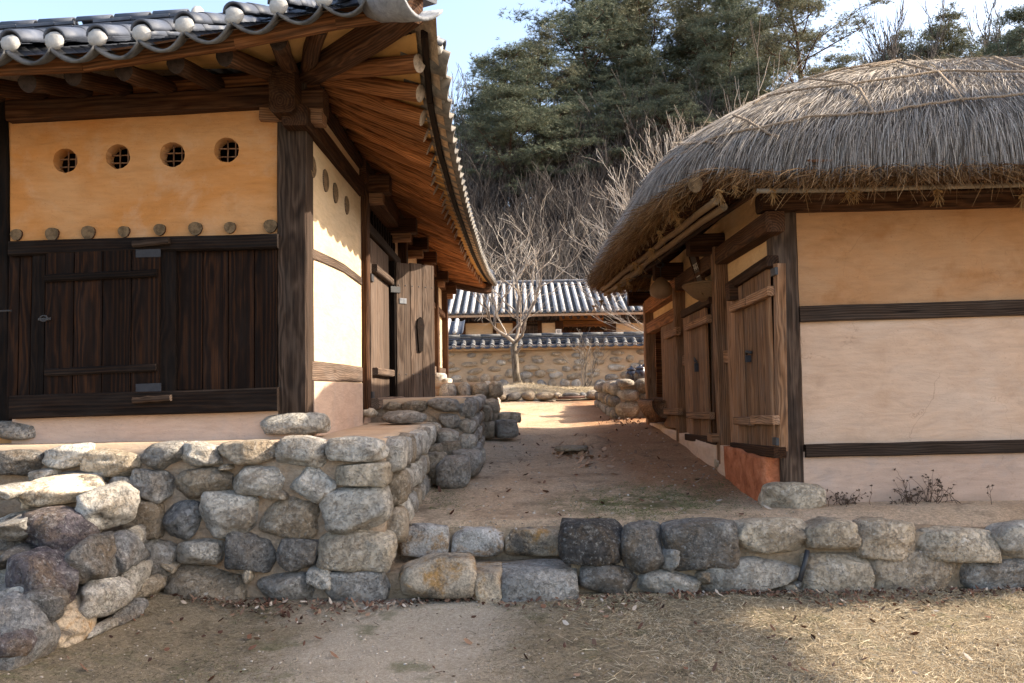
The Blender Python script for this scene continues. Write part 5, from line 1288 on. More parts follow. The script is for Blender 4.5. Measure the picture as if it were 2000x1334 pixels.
# eave poles along the lane side, with straw ties
pa0, pa1 = at_y(1412, 402, 6.35), at_y(1182, 576, 11.9)
pb0, pb1 = at_y(1398, 392, 6.30), at_y(1178, 565, 11.9)
for a, b in ((pa0, pa1), (pb0, pb1)): log('eave_pole', a, b, 0.030, 0.034, M['pole'], M['end_tan'], rh, 8, 10, 0.012)
for a, b in ((pa0 + Vector((0.25, -0.05, 0.10)), pa1 + Vector((0.25, 0, 0.14))),): log('eave_pole', a, b, 0.028, 0.03, M['wood_brown'], M['end_tan'], rh, 8, 8, 0.012)

def straw_tie(p, s=1.0, seed=0):
    """a knotted twist of straw with frayed ends"""
    r = random.Random(seed); V, Fc = [], []
    def add(v): 
        f0 = len(V); V.extend(v); return f0
    g = tube_geo([p + Vector((math.cos(a) * 0.035 * s, math.sin(a) * 0.035 * s, 0.01 * math.sin(2 * a))) for a in np.linspace(0, 6.3, 9)], 0.011 * s, 5, None, False); V.extend(g[0]); Fc.extend(g[1])
    for k in range(26):
        d = Vector((r.gauss(0, 0.35), r.gauss(0, 0.35), -1)).normalized() if k < 18 else Vector((r.gauss(0, 1), r.gauss(0, 1), r.gauss(0, 0.4))).normalized()
        L = s * r.uniform(0.07, 0.17); q0 = p; q1 = p + d * L * 0.5; q2 = p + d * L + Vector((r.gauss(0, 0.02), r.gauss(0, 0.02), -0.01))
        g = tube_geo([q0, q1, q2], 0.0045 * s, 3, 0.002 * s, False, len(V)); V.extend(g[0]); Fc.extend(g[1])
    return link('straw_tie', mesh('straw_tie', V, Fc, M['straw_rope'], False), rh)
k = 0
for (px, py, Y, s) in [(1405, 374, 6.2, 1.0), (1436, 366, 6.2, 0.8), (1508, 372, 6.18, 1.0), (1657, 374, 6.18, 0.9), (1672, 374, 6.18, 0.8), (1832, 374, 6.18, 1.1), (1998, 384, 6.18, 1.0), (1320, 414, 6.9, 1.0), (1325, 428, 6.95, 0.8), (1290, 454, 7.4, 1.0), (1312, 412, 6.9, 0.7), (1273, 488, 8.2, 1.1), (1240, 515, 9.0, 1.1), (1226, 545, 9.7, 1.0), (1208, 556, 10.5, 1.2), (1190, 572, 11.4, 1.2), (1174, 588, 12.4, 1.2), (1160, 598, 13.2, 1.2), (1252, 520, 8.8, 0.9)]:
    k += 1; straw_tie(at_y(px, py, Y), s * 0.72, k)

# ------------------------------------------------------------------ thatch
TX0, TX1, TY0, TY1, TD, TH, TZ, TP, TR, TN, TK = 1.20, 8.8, 5.98, 13.2, 3.8, 1.34, 3.19, 2.1, 3.2, 4.6, 1.31
TCX = (TX0 + TX1) / 2
def thatch_d(x, y):
    x = np.asarray(x, float); y = np.asarray(y, float)
    a = np.minimum(x - TX0, TX1 - x); b = np.minimum(y - TY0, TY1 - y) * TK
    ra = np.maximum(TR - a, 0); rb = np.maximum(TR - b, 0)
    d = TR - (ra ** TN + rb ** TN) ** (1 / TN)
    return np.where((ra > 0) | (rb > 0), d, np.minimum(a, b))
def corner_lift(x, y):
    return 0.20 * np.exp(-((np.asarray(x, float) - 1.35) ** 2 + (np.asarray(y, float) - 6.1) ** 2) / 0.42 ** 2)
def thatch_z(x, y):
    d = thatch_d(x, y); t = np.clip(d / TD, 0, 1)
    z = TZ + 0.33 * (1 - np.exp(-np.clip(d, 0, 9) / 0.09)) + TH * (1 - (1 - t) ** TP)
    z = z + corner_lift(x, y)
    x = np.asarray(x, float); P = np.stack([x, np.asarray(y, float), 0 * x], -1).reshape(-1, 3)
    return z + (snoise(P, 0.45, 15, 3) * 0.055).reshape(x.shape) * np.clip(d / 0.5, 0.2, 1)
def outline():
    """closed eave line: front edge from the right, the corner, the lane side, then round the back"""
    q = []
    for an in np.linspace(0, math.pi / 2, 44):
        ca, sa = math.cos(an), math.sin(an); k = TR / ((abs(ca) ** TN + abs(sa) ** TN) ** (1 / TN))
        q.append((sa * k, ca * k / TK))                 # offsets from the corner's centre: out along x, out along y
    xl, xr, yf, yb = TX0 + TR, TX1 - TR, TY0 + TR / TK, TY1 - TR / TK
    pts = [(xr + x, yf - y) for x, y in q[::-1]]
    pts += [(x, TY0) for x in np.linspace(xr, xl, 8)[1:-1]]
    pts += [(xl - x, yf - y) for x, y in q]
    pts += [(TX0, y) for y in np.linspace(yf, yb, 14)[1:-1]]
    pts += [(xl - x, yb + y) for x, y in q[::-1]]
    n_vis = len(pts)
    pts += [(x, TY1) for x in np.linspace(xl, xr, 8)[1:-1]] + [(xr + x, yb + y) for x, y in q] + [(TX1, y) for y in np.linspace(yb, yf, 14)[1:]]
    return np.array(pts), n_vis
OUT, UM = outline(); NO = len(OUT)
RIDGEP = np.stack([np.clip(OUT[:, 0], TCX - 0.05, TCX + 0.05), np.clip(OUT[:, 1], TY0 + TD / TK, TY1 - TD / TK)], -1)
NV = 36
vs_ = np.linspace(0, 1, NV) ** 1.8
rings = []
inn = OUT + (RIDGEP - OUT) / np.linalg.norm(RIDGEP - OUT, axis=1, keepdims=True) * 0.45
rings.append(np.concatenate([inn, TZ + 0.12 + corner_lift(inn[:, 0], inn[:, 1])[:, None]], 1))
rings.append(np.concatenate([OUT + (inn - OUT) * 0.25, TZ - 0.06 + corner_lift(OUT[:, 0], OUT[:, 1])[:, None]], 1))
rings.append(np.concatenate([OUT, TZ - 0.02 + corner_lift(OUT[:, 0], OUT[:, 1])[:, None]], 1))
for v in vs_:
    P = OUT + (RIDGEP - OUT) * v
    rings.append(np.concatenate([P, thatch_z(P[:, 0], P[:, 1])[:, None]], 1))
V = np.concatenate(rings); i = np.arange(len(rings) * NO).reshape(len(rings), NO)
Q = np.stack([i[:-1, :-1], i[1:, :-1], i[1:, 1:], i[:-1, 1:]], -1).reshape(-1, 4)
th = link('thatch_roof', mesh_np('thatch_roof', V, Q, M['thatch_body'], True), rh)

def blades(P, D, L, W, sag, rng, segs=2):
    """ribbons: root P, direction D, length L, width W, drooping by sag at the tip"""
    n = len(P); side = np.cross(D, rng.normal(size=(n, 3))); side /= np.linalg.norm(side, axis=1, keepdims=True) + 1e-9
    pts = []
    for s in range(segs + 1):
        t = s / segs; c = P + D * (L * t)[:, None]; c[:, 2] -= sag * t * t
        w = (W * (1 - 0.75 * t) / 2)[:, None]
        pts += [c - side * w, c + side * w]
    V = np.stack(pts, 1).reshape(-1, 3); k = 2 * (segs + 1); base = (np.arange(n) * k)[:, None]
    Q = np.concatenate([base + np.array([[2*s, 2*s+1, 2*s+3, 2*s+2]]) for s in range(segs)], 1).reshape(-1, 4)
    return V, Q
def thatch_straw(n, mat, vlo, vhi, umax, seed, Lr, lift, Wr, spread, edge=False, power=1.0, name='thatch_straw'):
    rng = np.random.RandomState(seed)
    seg = np.linalg.norm(np.diff(OUT, axis=0), axis=1); cum = np.concatenate([[0], np.cumsum(seg)])
    u = rng.uniform(0, cum[umax], n)
    ox, oy = np.interp(u, cum, OUT[:, 0]), np.interp(u, cum, OUT[:, 1]); rx, ry = np.interp(u, cum, RIDGEP[:, 0]), np.interp(u, cum, RIDGEP[:, 1])
    v = vlo + (vhi - vlo) * rng.uniform(0, 1, n) ** power
    x, y = ox + (rx - ox) * v, oy + (ry - oy) * v
    e = 0.04
    z = thatch_z(x, y); dzx = (thatch_z(x + e, y) - z) / e; dzy = (thatch_z(x, y + e) - z) / e
    D = np.stack([ox - rx, oy - ry, 0 * x], -1); D /= np.linalg.norm(D, axis=1, keepdims=True)
    clump = snoise(np.stack([x, y, 0 * x], -1), 1.6, seed, 2)
    tang = np.stack([-D[:, 1], D[:, 0], 0 * x], -1)
    D = D + tang * (rng.normal(size=n) * spread + clump * 0.22)[:, None]
    D[:, 2] = D[:, 0] * dzx + D[:, 1] * dzy
    D /= np.linalg.norm(D, axis=1, keepdims=True)
    nrm = np.stack([-dzx, -dzy, np.ones(n)], -1); nrm /= np.linalg.norm(nrm, axis=1, keepdims=True)
    D = D + nrm * (rng.uniform(-0.01, lift, n))[:, None]
    D /= np.linalg.norm(D, axis=1, keepdims=True)
    P = np.stack([x, y, z], -1) + nrm * rng.uniform(-0.015, 0.012, n)[:, None]
    L = rng.uniform(Lr[0], Lr[1], n); W = rng.uniform(Wr[0], Wr[1], n)
    dd = np.maximum(thatch_d(x, y), 0); L = np.minimum(L, dd + np.maximum(z - TZ - corner_lift(x, y), 0) * 0.9 + 0.01 + 0.10 * rng.uniform(0, 1, n) ** 3)
    V, Q = blades(P, D, L, W, L * 0.12 * rng.uniform(0.3, 1.6, n), rng, 3)
    o = link(name, mesh_np(name, V, Q, M[mat]), rh); o['kind'] = 'stuff'; return o
UM -= 6
thatch_straw(105000, 'straw_grey', 0.0, 0.80, UM, 1, (0.14, 0.42), 0.08, (0.003, 0.0068), 0.17, False, 1.15)
thatch_straw(16000, 'straw_tan', 0.36, 1.0, UM, 2, (0.10, 0.28), 0.14, (0.003, 0.006), 0.9, False, 0.8)
thatch_straw(12000, 'straw_grey', 0.0, 0.05, UM, 3, (0.14, 0.28), 0.04, (0.003, 0.0065), 0.14)
thatch_straw(1400, 'straw_tan', 0.05, 0.95, UM, 4, (0.12, 0.30), 0.55, (0.003, 0.006), 0.7)
def under_straw(n, seed):
    rng = np.random.RandomState(seed)
    seg = np.linalg.norm(np.diff(OUT, axis=0), axis=1); cum = np.concatenate([[0], np.cumsum(seg)])
    u = rng.uniform(0, cum[UM], n); ox, oy = np.interp(u, cum, OUT[:, 0]), np.interp(u, cum, OUT[:, 1]); rx, ry = np.interp(u, cum, RIDGEP[:, 0]), np.interp(u, cum, RIDGEP[:, 1])
    inw = np.stack([rx - ox, ry - oy], -1); inw /= np.linalg.norm(inw, axis=1, keepdims=True)
    k = rng.uniform(-0.03, 0.42, n)
    P = np.stack([ox + inw[:, 0] * k, oy + inw[:, 1] * k, TZ + corner_lift(ox, oy) - 0.02 - 0.06 * np.sin(np.clip(k / 0.2, 0, 1) * 1.6) + 0.20 * np.clip((k - 0.12) / 0.3, 0, 1) + rng.uniform(-0.03, 0.03, n)], -1)
    D = np.stack([-inw[:, 0] + rng.normal(size=n) * 0.45, -inw[:, 1] + rng.normal(size=n) * 0.45, -rng.uniform(0.0, 0.7, n)], -1); D /= np.linalg.norm(D, axis=1, keepdims=True)
    V, Q = blades(P, D, rng.uniform(0.08, 0.26, n), rng.uniform(0.004, 0.009, n), rng.uniform(0.0, 0.06, n), rng, 2)
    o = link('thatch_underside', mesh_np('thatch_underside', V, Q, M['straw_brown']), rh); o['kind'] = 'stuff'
under_straw(34000, 9)
def ragged_ends(n, seed):
    """loose hanks of old straw hanging from the underside of the eave"""
    rng = np.random.RandomState(seed)
    seg = np.linalg.norm(np.diff(OUT, axis=0), axis=1); cum = np.concatenate([[0], np.cumsum(seg)])
    u = rng.uniform(cum[44], cum[UM], n); ox, oy = np.interp(u, cum, OUT[:, 0]), np.interp(u, cum, OUT[:, 1]); rx, ry = np.interp(u, cum, RIDGEP[:, 0]), np.interp(u, cum, RIDGEP[:, 1])
    inw = np.stack([rx - ox, ry - oy], -1); inw /= np.linalg.norm(inw, axis=1, keepdims=True); k = rng.uniform(-0.02, 0.28, n)
    C = np.stack([ox + inw[:, 0] * k, oy + inw[:, 1] * k, TZ + corner_lift(ox, oy) - 0.03 + 0.14 * np.clip(k / 0.3, 0, 1)], -1)
    D = np.stack([-inw[:, 0] + rng.normal(size=n) * 0.6, -inw[:, 1] + rng.normal(size=n) * 0.6, -rng.uniform(0.2, 1.1, n)], -1); D /= np.linalg.norm(D, axis=1, keepdims=True)
    m = 22; P = np.repeat(C, m, 0) + rng.normal(size=(n * m, 3)) * 0.022; E = np.repeat(D, m, 0) + rng.normal(size=(n * m, 3)) * 0.22; E /= np.linalg.norm(E, axis=1, keepdims=True)
    V, Q = blades(P, E, rng.uniform(0.06, 0.20, n * m), rng.uniform(0.004, 0.008, n * m), rng.uniform(0.0, 0.05, n * m), rng, 2)
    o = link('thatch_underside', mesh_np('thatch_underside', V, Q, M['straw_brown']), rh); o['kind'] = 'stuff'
ragged_ends(520, 19)
# ropes over the thatch
def hit_thatch(px, py, lift=0.055):
    d = ray(px, py); t = 5.0; pz = None
    while t < 16:
        p = CAM + d * t
        if p.y > TY0 and thatch_d(p.x, p.y) > 0 and p.z < float(thatch_z(np.array([p.x]), np.array([p.y]))[0]) + 0.0:
            return Vector((p.x, p.y, float(thatch_z(np.array([p.x]), np.array([p.y]))[0]) + lift))
        t += 0.02
    return None
def rope(pts, r=0.013):
    P = []
    for (x0, y0), (x1, y1) in zip(pts[:-1], pts[1:]):
        m = max(2, int(math.hypot(x1 - x0, y1 - y0) / 22))
        for k in range(m):
            q = hit_thatch(x0 + (x1 - x0) * k / m, y0 + (y1 - y0) * k / m)
            if q is not None: P.append(q)
    q = hit_thatch(*pts[-1])
    if q is not None: P.append(q)
    P = [p for k, p in enumerate(P) if k == 0 or (p - P[k-1]).length < 1.6]
    if len(P) < 3: return
    V, Fc = [], []
    # two strands twisted round one another
    L = [0.0]
    for a, b in zip(P[:-1], P[1:]): L.append(L[-1] + (b - a).length)
    n = max(8, int(L[-1] / 0.022)); arr = np.array([p[:] for p in P])
    s = np.linspace(0, L[-1], n); C = np.stack([np.interp(s, L, arr[:, k]) for k in range(3)], -1)
    for ph in (0, math.pi):
        Q_ = []
        for i in range(n):
            d = C[min(i+1, n-1)] - C[max(i-1, 0)]; d = Vector(d).normalized(); u = Vector((0, 0, 1)).cross(d).normalized(); v = d.cross(u)
            a = s[i] / 0.06 * 6.28 + ph; Q_.append(Vector(C[i]) + u * math.cos(a) * r * 0.55 + v * math.sin(a) * r * 0.55)
        g = tube_geo(Q_, r * 0.62, 4, None, True, len(V)); V += g[0]; Fc += g[1]
    link('rope', mesh('rope', V, Fc, M['rope'], True), rh)
for pts in [[(1236, 392), (1259, 362), (1300, 330), (1379, 290), (1484, 263), (1600, 241), (1707, 237), (1881, 209), (1999, 198)],
            [(1472, 215), (1500, 199), (1572, 186), (1668, 176), (1848, 150), (1999, 153)],
            [(1580, 166), (1656, 174), (1680, 188), (1707, 237)], [(1700, 142), (1752, 131), (1833, 153), (1866, 188), (1881, 210)],
            [(1433, 238), (1484, 263), (1522, 290)], [(1326, 294), (1379, 291), (1410, 304)], [(1940, 122), (1999, 145)], [(1560, 170), (1640, 148), (1760, 128)]]:
    rope(pts)

# ------------------------------------------------------------------ things hung on and standing by the thatched house
q = RX(1362, 525, 0.10)
pl = empty('wooden_plaque', (XR - 0.06, q.y, q.z), 'small dark framed plaque with pale writing high on the mud wall', 'plaque')
Rk = Matrix.Translation(q) @ Matrix.Rotation(rad(-90), 4, 'Z') @ Matrix.Rotation(rad(14), 4, 'X')
def on_plaque(name, x0, x1, z0, z1, y0, y1, mat):
    V = [(x, y, z) for x in (x0, x1) for y in (y0, y1) for z in (z0, z1)]
    Fc = [(0,1,3,2), (4,6,7,5), (0,4,5,1), (2,3,7,6), (0,2,6,4), (1,5,7,3)]
    return link(name, mesh(name, V, Fc, M[mat]), pl, Rk)
on_plaque('board', -0.13, 0.13, -0.17, 0.17, -0.012, 0.012, 'plaque_board')
for a in (-0.14, 0.14): on_plaque('frame_side', a - 0.014, a + 0.014, -0.19, 0.19, -0.022, 0.014, 'wood_brown')
for a in (-0.18, 0.18): on_plaque('frame_side', -0.126, 0.126, a - 0.012, a + 0.012, -0.022, 0.014, 'wood_brown')
# three large characters and a small line under them
for k, cx in enumerate((-0.07, 0.0, 0.07)):
    for (a, b, c_, d2) in [[(-0.022, 0.022, 0.052, 0.062), (-0.005, 0.005, -0.01, 0.062), (-0.022, 0.022, 0.015, 0.024)], [(-0.022, -0.012, 0.0, 0.06), (-0.022, 0.02, 0.0, 0.009), (0.014, 0.022, -0.012, 0.065)], [(-0.022, 0.01, 0.048, 0.058), (-0.022, 0.01, 0.01, 0.02), (0.016, 0.024, -0.012, 0.065)]][k]:
        on_plaque('letter', cx + a, cx + b, c_, d2, -0.016, -0.012, 'plaque_ink')
for k in range(5): on_plaque('letter', -0.07 + 0.03 * k, -0.052 + 0.03 * k, -0.09, -0.065, -0.016, -0.012, 'plaque_ink')
# woven scoop basket on the wall
q = RX(1392, 568, 0.02)
bk = empty('scoop_basket', (XR, q.y, q.z), 'shallow woven scoop basket hung sideways on the mud wall over the middle door', 'basket')
def scoop():
    V, Fc = [], []; n, m = 18, 7
    for th_, sgn in ((0, 1), (0.012, -1)):
        for i_ in range(m + 1):
            for j in range(n + 1):
                a = math.pi * j / n; t = i_ / m
                r_ = 1 - t
                V.append((math.cos(a) * 0.34 * (0.25 + 0.75 * r_) * 1.0, -math.sin(a) * 0.30 * r_ - th_, -0.17 * (1 - r_ ** 2.2) - th_))
    k = (m + 1) * (n + 1)
    for i_ in range(m):
        for j in range(n):
            a = i_*(n+1)+j; Fc.append((a, a+1, a+n+2, a+n+1)); Fc.append((k+a+n+1, k+a+n+2, k+a+1, k+a))
    return V, Fc
link('weave', mesh('weave', *scoop(), M['wicker'], True), bk, Matrix.Translation(q + Vector((-0.01, 0, 0.06))) @ Matrix.Rotation(rad(-90), 4, 'Z'))
rim = [Vector((math.cos(a) * 0.345, -math.sin(a) * 0.305, 0.005)) for a in np.linspace(0, math.pi, 18)] 
tube('rim', rim, 0.012, M['wicker'], bk, 6, None, Matrix.Translation(q + Vector((-0.01, 0, 0.06))) @ Matrix.Rotation(rad(-90), 4, 'Z'))
for k in range(7):
    yv = -0.28 + 0.09 * k
    tube('rib', [Vector((yv, -0.02, -0.03)), Vector((yv * 0.8, -0.16, -0.10)), Vector((yv * 0.35, -0.06, -0.18))], 0.006, M['wicker'], bk, 4, None, Matrix.Translation(q + Vector((-0.012, 0, 0.06))) @ Matrix.Rotation(rad(-90), 4, 'Z'))
# round gourd hung from the eave
q = at_y(1291, 563, 10.2)
gd = empty('hanging_gourd', q, 'round brown gourd hanging on a hook under the thatched eave', 'gourd')
lathe('gourd_body', [(0.0, -0.13), (0.07, -0.125), (0.135, -0.085), (0.15, -0.02), (0.12, 0.05), (0.075, 0.10), (0.045, 0.13), (0.022, 0.145), (0.0, 0.147)], M['gourd'], gd, Matrix.Translation(q), 24)
tube('hook', [q + Vector((0, 0, 0.14)), q + Vector((0.0, 0, 0.25)), q + Vector((0.03, 0, 0.30)), q + Vector((0.02, 0, 0.42))], 0.008, M['iron'], gd, 6)
tube('ring', [q + Vector((math.cos(a) * 0.05, 0, 0.30 + math.sin(a) * 0.03)) for a in np.linspace(0, 6.28, 12)], 0.007, M['iron'], gd, 5)
# hollowed log trough
q = RX(1281, 798, 0.12)
tr = empty('log_trough', (q.x, q.y, q.z - 0.2), 'hollowed log feeding trough built into the open far bay of the thatched house', 'trough')
def trough():
    V, Fc = [], []; n, m = 12, 8; L = 1.25
    for layer, (r_, dz) in enumerate(((0.24, 0), (0.185, 0.02))):
        for i_ in range(m + 1):
            t = i_ / m * 2 - 1; k_ = 1.0 if layer == 0 else 0.9
            rr = r_ * (1 - 0.18 * abs(t) ** 4) * (1 + 0.05 * math.sin(7 * t))
            for j in range(n + 1):
                a = math.pi + math.pi * j / n; V.append((t * L / 2 * k_, math.cos(a) * rr, math.sin(a) * rr * 1.25 + dz))
    k = (m + 1) * (n + 1)
    for i_ in range(m):
        for j in range(n):
            a = i_*(n+1)+j; Fc.append((a, a+1, a+n+2, a+n+1)); Fc.append((k+a+n+1, k+a+n+2, k+a+1, k+a))
        Fc.append((i_*(n+1), (i_+1)*(n+1), k+(i_+1)*(n+1), k+i_*(n+1))); Fc.append((i_*(n+1)+n, k+i_*(n+1)+n, k+(i_+1)*(n+1)+n, (i_+1)*(n+1)+n))
    for e_ in (0, m):
        o = e_ * (n + 1); Fc.append(tuple(o + j for j in range(n + 1))); Fc.append(tuple(k + o + j for j in range(n, -1, -1)))
    return V, Fc
link('trough_body', mesh('trough_body', *trough(), M['wood_door'], True), tr, Matrix.Translation((q.x + 0.02, q.y - 0.05, q.z + 0.12)) @ Matrix.Rotation(rad(90), 4, 'Z'))
# ================================================================== far tiled house beyond the courtyard wall
YH = 29.4
fh = empty('tiled_house', (1.5, 31, 1.6), 'far house with dark tile roof showing above the courtyard wall', 'house')
fe0, fe1 = Vector((0, 28.2, 4.18)), Vector((0, 31.6, 5.62)); fu = fe1 - fe0; fud = fu.normalized(); FL = fu.length
spf = 0.272
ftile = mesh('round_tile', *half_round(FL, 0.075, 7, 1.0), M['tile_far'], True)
fcap = mesh_np('plaster_cap', *cap_geo(0.074, 6), M['white_plaster'], True)
acc = ([], [])
for i in range(-18, 26):
    x = 0.05 + spf * i
    place(ftile, (x, fe0.y, fe0.z + 0.05), fud, (1, 0, 0), 'round_tile', fh)
    place(fcap, (x, fe0.y, fe0.z + 0.075), (0, 1, 0), (1, 0, 0), 'plaster_cap', fh)
    for k in range(int(FL / 0.17)):
        append_geo(acc, *concave(0.20, 0.275, 0.06, 3), mat_at(Vector((x + spf / 2, fe0.y, fe0.z + 0.06)) + fud * (0.17 * k - 0.04) + Vector((0, 0, 0.012)), fud - Vector((0, 0, 0.08)), (1, 0, 0)))
o = link('roof_tiles', mesh('roof_tiles', acc[0], acc[1], M['tile_lip'], True), fh); o['kind'] = 'stuff'
slab('roof_deck', [(-4.9, 28.2, 4.14), (7, 28.2, 4.14), (7, 31.7, 5.58), (-4.9, 31.7, 5.58)], 0.08, M['mortar'], fh, Vector((0, -0.4, 0.9)))
slab('roof_deck', [(7, 34.9, 4.14), (-4.9, 34.9, 4.14), (-4.9, 31.7, 5.58), (7, 31.7, 5.58)], 0.08, M['roof_tile'], fh, Vector((0, 0.4, 0.9)))
for k in range(4): 
    xx = -4.9
    while xx < 7:
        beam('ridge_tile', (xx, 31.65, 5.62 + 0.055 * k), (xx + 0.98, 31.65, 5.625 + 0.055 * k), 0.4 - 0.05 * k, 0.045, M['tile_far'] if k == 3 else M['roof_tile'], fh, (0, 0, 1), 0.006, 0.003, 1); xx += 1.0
def F8(x, y, Y): return at_y(x / 3.706 + 840, y / 3.706 + 500, Y)
def fbox(name, x0, y0, x1, y1, mat, d=0.0, th=0.1, parent=None):
    a, b = F8(x0, y1, YH), F8(x1, y0, YH)
    return box(name, (a.x, YH - d, a.z), (b.x, YH - d + th, b.z), M[mat], parent or fh)
for (x0, x1) in [(255, 458), (478, 600), (806, 912), (1342, 1600), (40, 232)]: fbox('plaster_wall', x0, 484, x1, 640, 'plaster_side', 0.0, 0.1)
for (x0, x1) in [(230, 256), (456, 480), (600, 618), (660, 680), (780, 808), (908, 934), (934, 962), (1282, 1310), (1308, 1344)]: fbox('post', x0, 470, x1, 640, 'wood_brown', 0.06, 0.16)
fbox('head_beam', 40, 456, 1650, 488, 'wood_brown', 0.09, 0.18)
fbox('plaster_wall', 616, 484, 662, 640, 'wood_board', -0.01, 0.1)
lw = empty_part('lattice_window', F8(730, 530, YH), fh)
fbox('pane', 680, 486, 782, 640, 'inside_shade', -0.04, 0.04, lw)
for k in range(11): fbox('lattice_bar', 684 + k * 9, 505, 686.5 + k * 9, 575, 'wood_gate', 0.0, 0.03, lw)
for yy in (512, 540, 565): fbox('lattice_bar', 682, yy, 781, yy + 4, 'wood_gate', 0.035, 0.03, lw)
# open hall: back wall with its own row of joists
a, b = F8(958, 640, YH), F8(1290, 490, YH)
box('hall_back_wall', (a.x, YH + 1.6, a.z - 0.2), (b.x, YH + 1.7, b.z + 0.6), M['plaster_ochre'], fh)
fbox('hall_beam', 958, 488, 1286, 512, 'wood_board', 0.02, 0.2)
for k in range(9):
    q = F8(985 + k * 33, 526, YH + 0.7); log('joist', q, q + Vector((0, 0.8, 0)), 0.09, 0.09, M['wood_brown'], M['end_dark'], fh, 8, 1, 0)
for k in range(4):
    q = F8(965 + k * 80, 552, YH + 1.5); beam('hall_rail', q, q + Vector((1.0, 0, 0)), 0.08, 0.12, M['wood_brown'], fh)
for i in range(-18, 26):
    x = 0.05 + 0.27 * i; log('rafter', (x, 28.38, 4.02), (x, YH + 0.2, 4.42), 0.066, 0.07, M['wood_brown'], M['end_dark'], fh, 8, 1, 0)
beam('fascia_board', (-4.9, 28.3, 4.13), (7, 28.3, 4.13), 0.06, 0.12, M['wood_brown'], fh, (0, 0, 1), 0.006, 0.003, 10)
box('back_wall', (-4.5, 34.0, 1.5), (6.6, 34.1, 4.3), M['plaster_side'], fh)
box('house_base', (-4.6, YH - 0.05, 1.4), (6.6, 34.0, 1.75), M['mortar_grey'], fh)
q = F8(930, 553, YH - 0.12)
ns = empty('notice_sign', q, 'small white notice board with grey lines of writing on a far house post', 'sign')
box('board', q + Vector((-0.105, -0.01, -0.10)), q + Vector((0.105, 0.01, 0.12)), M['sign_white'], ns)
for (x0, x1, z0, z1) in [(-0.06, -0.02, 0.03, 0.07), (-0.01, 0.02, 0.03, 0.07), (0.03, 0.06, 0.03, 0.07), (-0.07, 0.07, -0.01, 0.008), (-0.07, 0.05, -0.045, -0.03)]:
    box('text_line', q + Vector((x0, -0.014, z0)), q + Vector((x1, -0.011, z1)), M['sign_ink'], ns)
# low tiled outbuilding left of it
ob = empty('outbuilding', (-2.9, 27.0, 1.6), 'low tiled roof of an outbuilding peeping over the wall at the left', 'outbuilding')
og0, og1 = Vector((0, 26.2, 3.34)), Vector((0, 27.4, 3.86)); ogu = (og1 - og0)
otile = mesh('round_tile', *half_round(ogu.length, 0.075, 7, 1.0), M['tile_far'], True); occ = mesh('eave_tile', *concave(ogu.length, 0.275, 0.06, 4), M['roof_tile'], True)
for i in range(10):
    x = -4.5 + 0.272 * i
    place(otile, (x, og0.y, og0.z + 0.05), ogu, (1, 0, 0), 'round_tile', ob); place(occ, (x + 0.136, og0.y, og0.z + 0.06), ogu, (1, 0, 0), 'eave_tile', ob); place(fcap, (x, og0.y, og0.z + 0.075), (0, 1, 0), (1, 0, 0), 'plaster_cap', ob)
slab('roof_deck', [(-4.6, 26.2, 3.3), (-1.9, 26.2, 3.3), (-1.9, 27.4, 3.82), (-4.6, 27.4, 3.82)], 0.08, M['mortar'], ob, Vector((0, -0.4, 0.9)))
box('plaster_wall', (-4.5, 26.7, 1.5), (-2.1, 27.3, 3.4), M['plaster_side'], ob)
beam('head_beam', (-4.5, 26.65, 3.15), (-2.05, 26.65, 3.15), 0.1, 0.16, M['wood_brown'], ob)

# ================================================================== trees
def grow(rng, p, d, L, r, lev, out, maxlev, spread=0.6, up=0.12, wig=0.22, kids=(3, 5), ratio=(0.5, 0.75), segs=5, rmin=0.004):
    """one limb and, through it, all of its twigs; out collects (points, r0, r1, level)"""
    pts = [p.copy()]; q = p.copy(); dd = d.copy(); stations = []
    for s in range(segs):
        dd = (dd + Vector((rng.gauss(0, wig), rng.gauss(0, wig), rng.gauss(0, wig) + up))).normalized()
        q = q + dd * (L / segs); pts.append(q.copy()); stations.append((q.copy(), dd.copy(), (s + 1) / segs))
    out.append((pts, r, max(rmin * 0.6, r * 0.45), lev))
    if lev >= maxlev: return
    n = rng.randint(*kids)
    for k in range(n):
        st = stations[-1] if k == 0 else stations[rng.randint(1, segs - 1)]
        q0, d0, t = st
        ax = Vector((rng.gauss(0, 1), rng.gauss(0, 1), rng.gauss(0, 0.7))); ax = (ax - d0 * ax.dot(d0)).normalized()
        nd = (d0 * (1 if k else 1.6) + ax * spread * rng.uniform(0.7, 1.5)).normalized()
        grow(rng, q0, nd, L * rng.uniform(*ratio), max(rmin, r * (1 - 0.5 * t) * rng.uniform(0.5, 0.75)), lev + 1, out, maxlev, spread, up, wig, kids, ratio, segs, rmin)
def limbs_mesh(name, out, mat, nthick=7, nthin=3, levs=None):
    V, Fc = [], []
    for pts, r0, r1, lev in out:
        if levs and not levs(lev): continue
        g = tube_geo(pts, r0, nthick if lev < 2 else nthin, r1, False, len(V)); V += g[0]; Fc += g[1]
    return mesh(name, V, Fc, mat, True)
